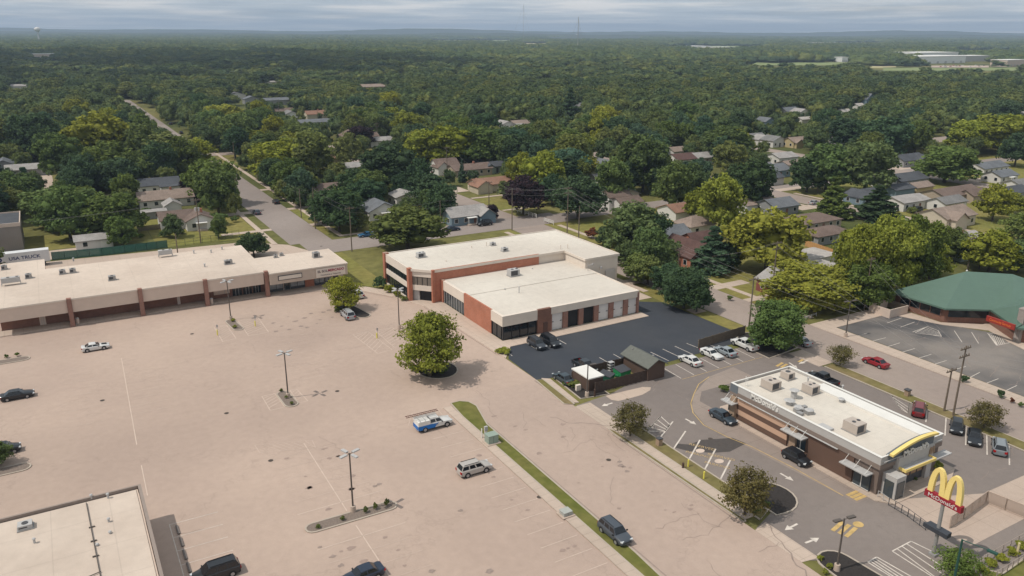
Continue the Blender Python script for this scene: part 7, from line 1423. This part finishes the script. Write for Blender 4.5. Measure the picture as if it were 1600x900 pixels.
def inview(t):
    a, b_, _ = P(t[0], t[1], t[2] * .6); return -30 < a < 1630 and b_ < 930
vis = [t for t in ALLT if inview(t)]; vis.sort(key=lambda t: -(t[3] * t[2]) / P(t[0], t[1], 5)[2] ** 2 - (100 if t in TREES else 0))
NIND = 298; ind = vis[:NIND]; ids = {id(t) for t in ind}; rest = [t for t in ALLT if id(t) not in ids]
byl = {}
for t in ind:
    if t[6]: continue
    L_ = label_for(t); byl.setdefault(' '.join(x for x in L_[:5] if x), []).append((L_[5], t))
ORD = ['nearest', 'second', 'third', 'fourth', 'fifth', 'sixth', 'seventh', 'eighth', 'ninth', 'tenth', 'eleventh', 'twelfth', 'thirteenth', 'fourteenth', 'fifteenth', 'sixteenth']
for k, lst in byl.items():
    lst.sort(key=lambda q: q[0])
    for i, (_, t) in enumerate(lst): t[6] = k if len(lst) == 1 else '%s %s' % (ORD[min(i, 15)], k.replace('the slate blue roof on the small street', 'the slate blue roof').replace('the brown roofed two storey house', 'the brown two storey house'))
for t in ind:
    if t[6] and len(t[6].split()) > 16: t[6] = t[6].replace('broadleaf tree', 'tree').replace('bright yellow green', 'yellow green')
    x, y, h, r, kind, c, l = t; d = P(x, y, 5)[2]
    tree(x, y, h, r, kind, jit(c), 'near' if (t in TREES[:8] or (d < 185 and r > 4)) else 'mid', l, 'trees of the town' if kind != 'crab' else 'ornamental trees round the restaurant')
# the woods beyond: one mass, instanced by a node tree on scattered points
pts = [[t[0], t[1], t[3] / 5.6, t[2] / 12., rs.randrange(0, 4) if P(t[0], t[1], 5)[2] < 420 else rs.randrange(4, 8)] for t in rest if t[4] != 'crab']
d = 575.0
def pxok(x, y): a, b_, _ = P(x, y, 8); return -150 < a < 1750
while d < 1500:
    s = max(13.5, d / 55); n = int(1.6 * d / s)
    for k in range(n):
        u = (-.8 + 1.6 * (k + rs.uniform(-.4, .4)) / n); w_ = d + rs.uniform(-.5, .5) * s; X = w_ * (sin(PHI) + u * cos(PHI)); Y = w_ * (cos(PHI) - u * sin(PHI))
        if not pxok(X, Y) or infield(X, Y) or rs.random() < .04: continue
        r = s * rs.uniform(.46, .86) ; hh = rs.uniform(8, 18)
        if forbidden(X, Y, r * .6) or blocks(X, Y, hh, r): continue
        if any(abs(a - X) < c and abs(b_ - Y) < c for a, b_, c in HOUSES): continue
        pts.append([X, Y, r / 5.6, hh / 12., rs.randrange(0, 4) if d < 820 else rs.randrange(4, 8)])
    d += s * .86
# beyond that, patches of wood
def patch_mesh(name, seed):
    rg = np.random.default_rng(seed); Vs, Q, T_ = [], [], []; nv = 0
    for k in range(20):
        a, rr = rg.uniform(0, 6.28), 30 * rg.uniform(0, 1) ** .5; cx, cy = rr * cos(a), rr * sin(a); r = rg.uniform(6.5, 12); hz = rg.uniform(8, 16)
        V = ICO_V * rg.uniform(.82, 1.12, len(ICO_V))[:, None] * np.array([r, r, hz * .45]) + np.array([cx, cy, hz * .6]); V[:, 2] = np.maximum(V[:, 2], 0); Vs.append(V); T_.append(ICO_F + nv); nv += len(V)
        n = 40; dr = rdir(rg, n); dr[:, 2] = np.abs(dr[:, 2]); p = dr * np.array([r, r, hz * .47]) * rg.uniform(.9, 1.12, n)[:, None] + np.array([cx, cy, hz * .6]); nr = dr + rg.normal(size=(n, 3)) * .22; a_ = np.cross(nr, rdir(rg, n)); a_ /= np.linalg.norm(a_, axis=1)[:, None]; b_ = np.cross(nr / np.linalg.norm(nr, axis=1)[:, None], a_); s = rg.uniform(.6, 1.2, n)[:, None]
        Vs.append(np.stack([p - a_ * s - b_ * s, p + a_ * s - b_ * s, p + a_ * s + b_ * s, p - a_ * s + b_ * s], 1).reshape(-1, 3)); Q.append(np.arange(n)[:, None] * 4 + np.arange(4)[None] + nv); nv += 4 * n
    return np_mesh(name, np.concatenate(Vs), np.concatenate(Q), np.concatenate(T_), [LEAFF])
while d < 7000:
    s = 34 if d < 3500 else 60; n = int(1.6 * d / s)
    for k in range(n):
        u = (-.8 + 1.6 * (k + rs.uniform(-.4, .4)) / n); w_ = d + rs.uniform(-.5, .5) * s; X = w_ * (sin(PHI) + u * cos(PHI)); Y = w_ * (cos(PHI) - u * sin(PHI))
        if not pxok(X, Y) or infield(X, Y) or rs.random() < (.05 if d < 2200 else .16): continue
        if blocks(X, Y, 15, 30) or any(abs(a - X) < c + 12 and abs(b_ - Y) < c + 12 for a, b_, c in HOUSES): continue
        sz = rs.uniform(.8, 1.2) * s / 34; pts.append([X, Y, sz, rs.uniform(.75, 1.25) * (1 if d < 6000 else 1.2), rs.randrange(8, 11)])
    d += s * .8
protos = []
for i in range(4): protos.append(crown_mesh('mid_foliage', 50 + i, 12, 5.6, nlobe=15, nclump=10, nleaf=26, leaf=.55, m=LEAFF, core=.72, rag=.4))
for i in range(4): protos.append(crown_mesh('far_foliage', 70 + i, 12, 5.6, nlobe=7, nclump=11, nleaf=13, leaf=.62, m=LEAFF, kind='round', core=.92, rag=.2))
for i in range(3): protos.append(patch_mesh('wood_patch', 90 + i))
A = np.array(pts); print('trees', len(ind), 'rest', len(rest), 'woodland points', len(A))
me = bpy.data.meshes.new('woodland'); me.vertices.add(len(A)); me.vertices.foreach_set('co', np.c_[A[:, 0], A[:, 1], np.zeros(len(A))].astype(np.float32).ravel())
at = me.attributes.new('idx', 'INT', 'POINT'); at.data.foreach_set('value', A[:, 4].astype(np.int32))
at = me.attributes.new('scl', 'FLOAT_VECTOR', 'POINT'); at.data.foreach_set('vector', np.c_[A[:, 2], A[:, 2], A[:, 3]].astype(np.float32).ravel())
at = me.attributes.new('rot', 'FLOAT_VECTOR', 'POINT'); at.data.foreach_set('vector', np.c_[np.zeros(len(A)), np.zeros(len(A)), npr.uniform(0, 6.28, len(A))].astype(np.float32).ravel())
me.update(); wood = bpy.data.objects.new('woodland', me); COL.objects.link(wood); wood['kind'] = 'stuff'; wood['label'] = 'dense green woodland and tree filled town stretching to the horizon'; wood['category'] = 'woodland'
ng = bpy.data.node_groups.new('scatter', 'GeometryNodeTree'); ng.interface.new_socket('Geometry', in_out='INPUT', socket_type='NodeSocketGeometry'); ng.interface.new_socket('Geometry', in_out='OUTPUT', socket_type='NodeSocketGeometry')
gi = ng.nodes.new('NodeGroupInput'); go = ng.nodes.new('NodeGroupOutput'); jn = ng.nodes.new('GeometryNodeJoinGeometry'); m2p = ng.nodes.new('GeometryNodeMeshToPoints'); ng.links.new(gi.outputs[0], m2p.inputs['Mesh'])
def named(nm, ty): n = ng.nodes.new('GeometryNodeInputNamedAttribute'); n.data_type = ty; n.inputs['Name'].default_value = nm; return n.outputs['Attribute']
ai, as_, ar = named('idx', 'INT'), named('scl', 'FLOAT_VECTOR'), named('rot', 'FLOAT_VECTOR')
for i, pm in enumerate(protos):
    po = bpy.data.objects.new('foliage_source', pm)      # datablock only: never linked to the scene
    oi = ng.nodes.new('GeometryNodeObjectInfo'); oi.inputs['Object'].default_value = po; oi.inputs['As Instance'].default_value = True; oi.transform_space = 'ORIGINAL'
    cp = ng.nodes.new('FunctionNodeCompare'); cp.data_type = 'INT'; cp.operation = 'EQUAL'; ng.links.new(ai, cp.inputs[2]); cp.inputs[3].default_value = i
    ip = ng.nodes.new('GeometryNodeInstanceOnPoints'); ng.links.new(m2p.outputs[0], ip.inputs['Points']); ng.links.new(oi.outputs['Geometry'], ip.inputs['Instance']); ng.links.new(cp.outputs[0], ip.inputs['Selection'])
    ng.links.new(as_, ip.inputs['Scale']); ng.links.new(ar, ip.inputs['Rotation']); ng.links.new(ip.outputs[0], jn.inputs[0])
ng.links.new(jn.outputs[0], go.inputs[0]); md = wood.modifiers.new('scatter', 'NODES'); md.node_group = ng
# low ridges closing the horizon
for dist, hh, seed in ((7200, 38, 1), (9700, 72, 2)):
    rg = random.Random(seed); q = MB(); prev = None; n = 160
    for k in range(n + 1):
        u = -1.0 + 2.0 * k / n; X = dist * (sin(PHI) + u * cos(PHI)); Y = dist * (cos(PHI) - u * sin(PHI)); z = hh * (.72 + .28 * sin(k * .21 + seed) * sin(k * .067) + .12 * rg.random()); nx, ny = sin(PHI) * 900, cos(PHI) * 900
        cur = [(X - nx, Y - ny, 0), (X - nx * .3, Y - ny * .3, z), (X + nx * .3, Y + ny * .3, z * .95), (X + nx, Y + ny, 0)]
        if prev: k0 = len(q.v); q.v += prev + cur; q.f += [(k0, k0 + 4, k0 + 5, k0 + 1), (k0 + 1, k0 + 5, k0 + 6, k0 + 2), (k0 + 2, k0 + 6, k0 + 7, k0 + 3)]; q.m += [0, 0, 0]
        prev = cur
    struct(q.build('hills', mat('wooded_hills', (.035, .05, .022), 1, .25, .01, coord='World')))
HAZE = 1.2e-4
hz = MB(); hz.box(-9000, 15000, -800, 16500, -1, 200); hz = hz.build('haze', []); hz['kind'] = 'stuff'; hz['label'] = 'thin blue haze over the far woodland'
hm = bpy.data.materials.new('haze'); hm.use_nodes = True; N = hm.node_tree.nodes; N.remove(N['Principled BSDF']); pv = N.new('ShaderNodeVolumePrincipled'); pv.inputs['Color'].default_value = (.62, .78, 1.0, 1); pv.inputs['Density'].default_value = HAZE; pv.inputs['Anisotropy'].default_value = .2
hm.node_tree.links.new(pv.outputs[0], N['Material Output'].inputs['Volume']); hz.data.materials.append(hm)
sc.cycles.volume_step_rate = 1.0

# cloud high above, out of frame, whose shadow lies on the far woods at the left
rg = random.Random(4); q = MB(); S0 = W(190, 103); k_ = 1000 / SUN_DIR.z; C0 = (S0[0] + SUN_DIR.x * k_, S0[1] + SUN_DIR.y * k_)
for k in range(190):
    a, rr = rg.uniform(0, 6.28), rg.uniform(0, 1) ** .5; cx, cy = rr * cos(a) * 700 - 120, rr * sin(a) * 560; cx, cy = cx * cos(PHI) + cy * sin(PHI), -cx * sin(PHI) + cy * cos(PHI)
    q.ball((C0[0] + cx, C0[1] + cy, 1000 + rg.uniform(-20, 60)), rg.uniform(50, 130) * (1.15 - rr * .6), 10, 6, 0, .4)
struct(q.build('cloud', mat('cloud_white', (.8, .8, .8), 1, 0)))
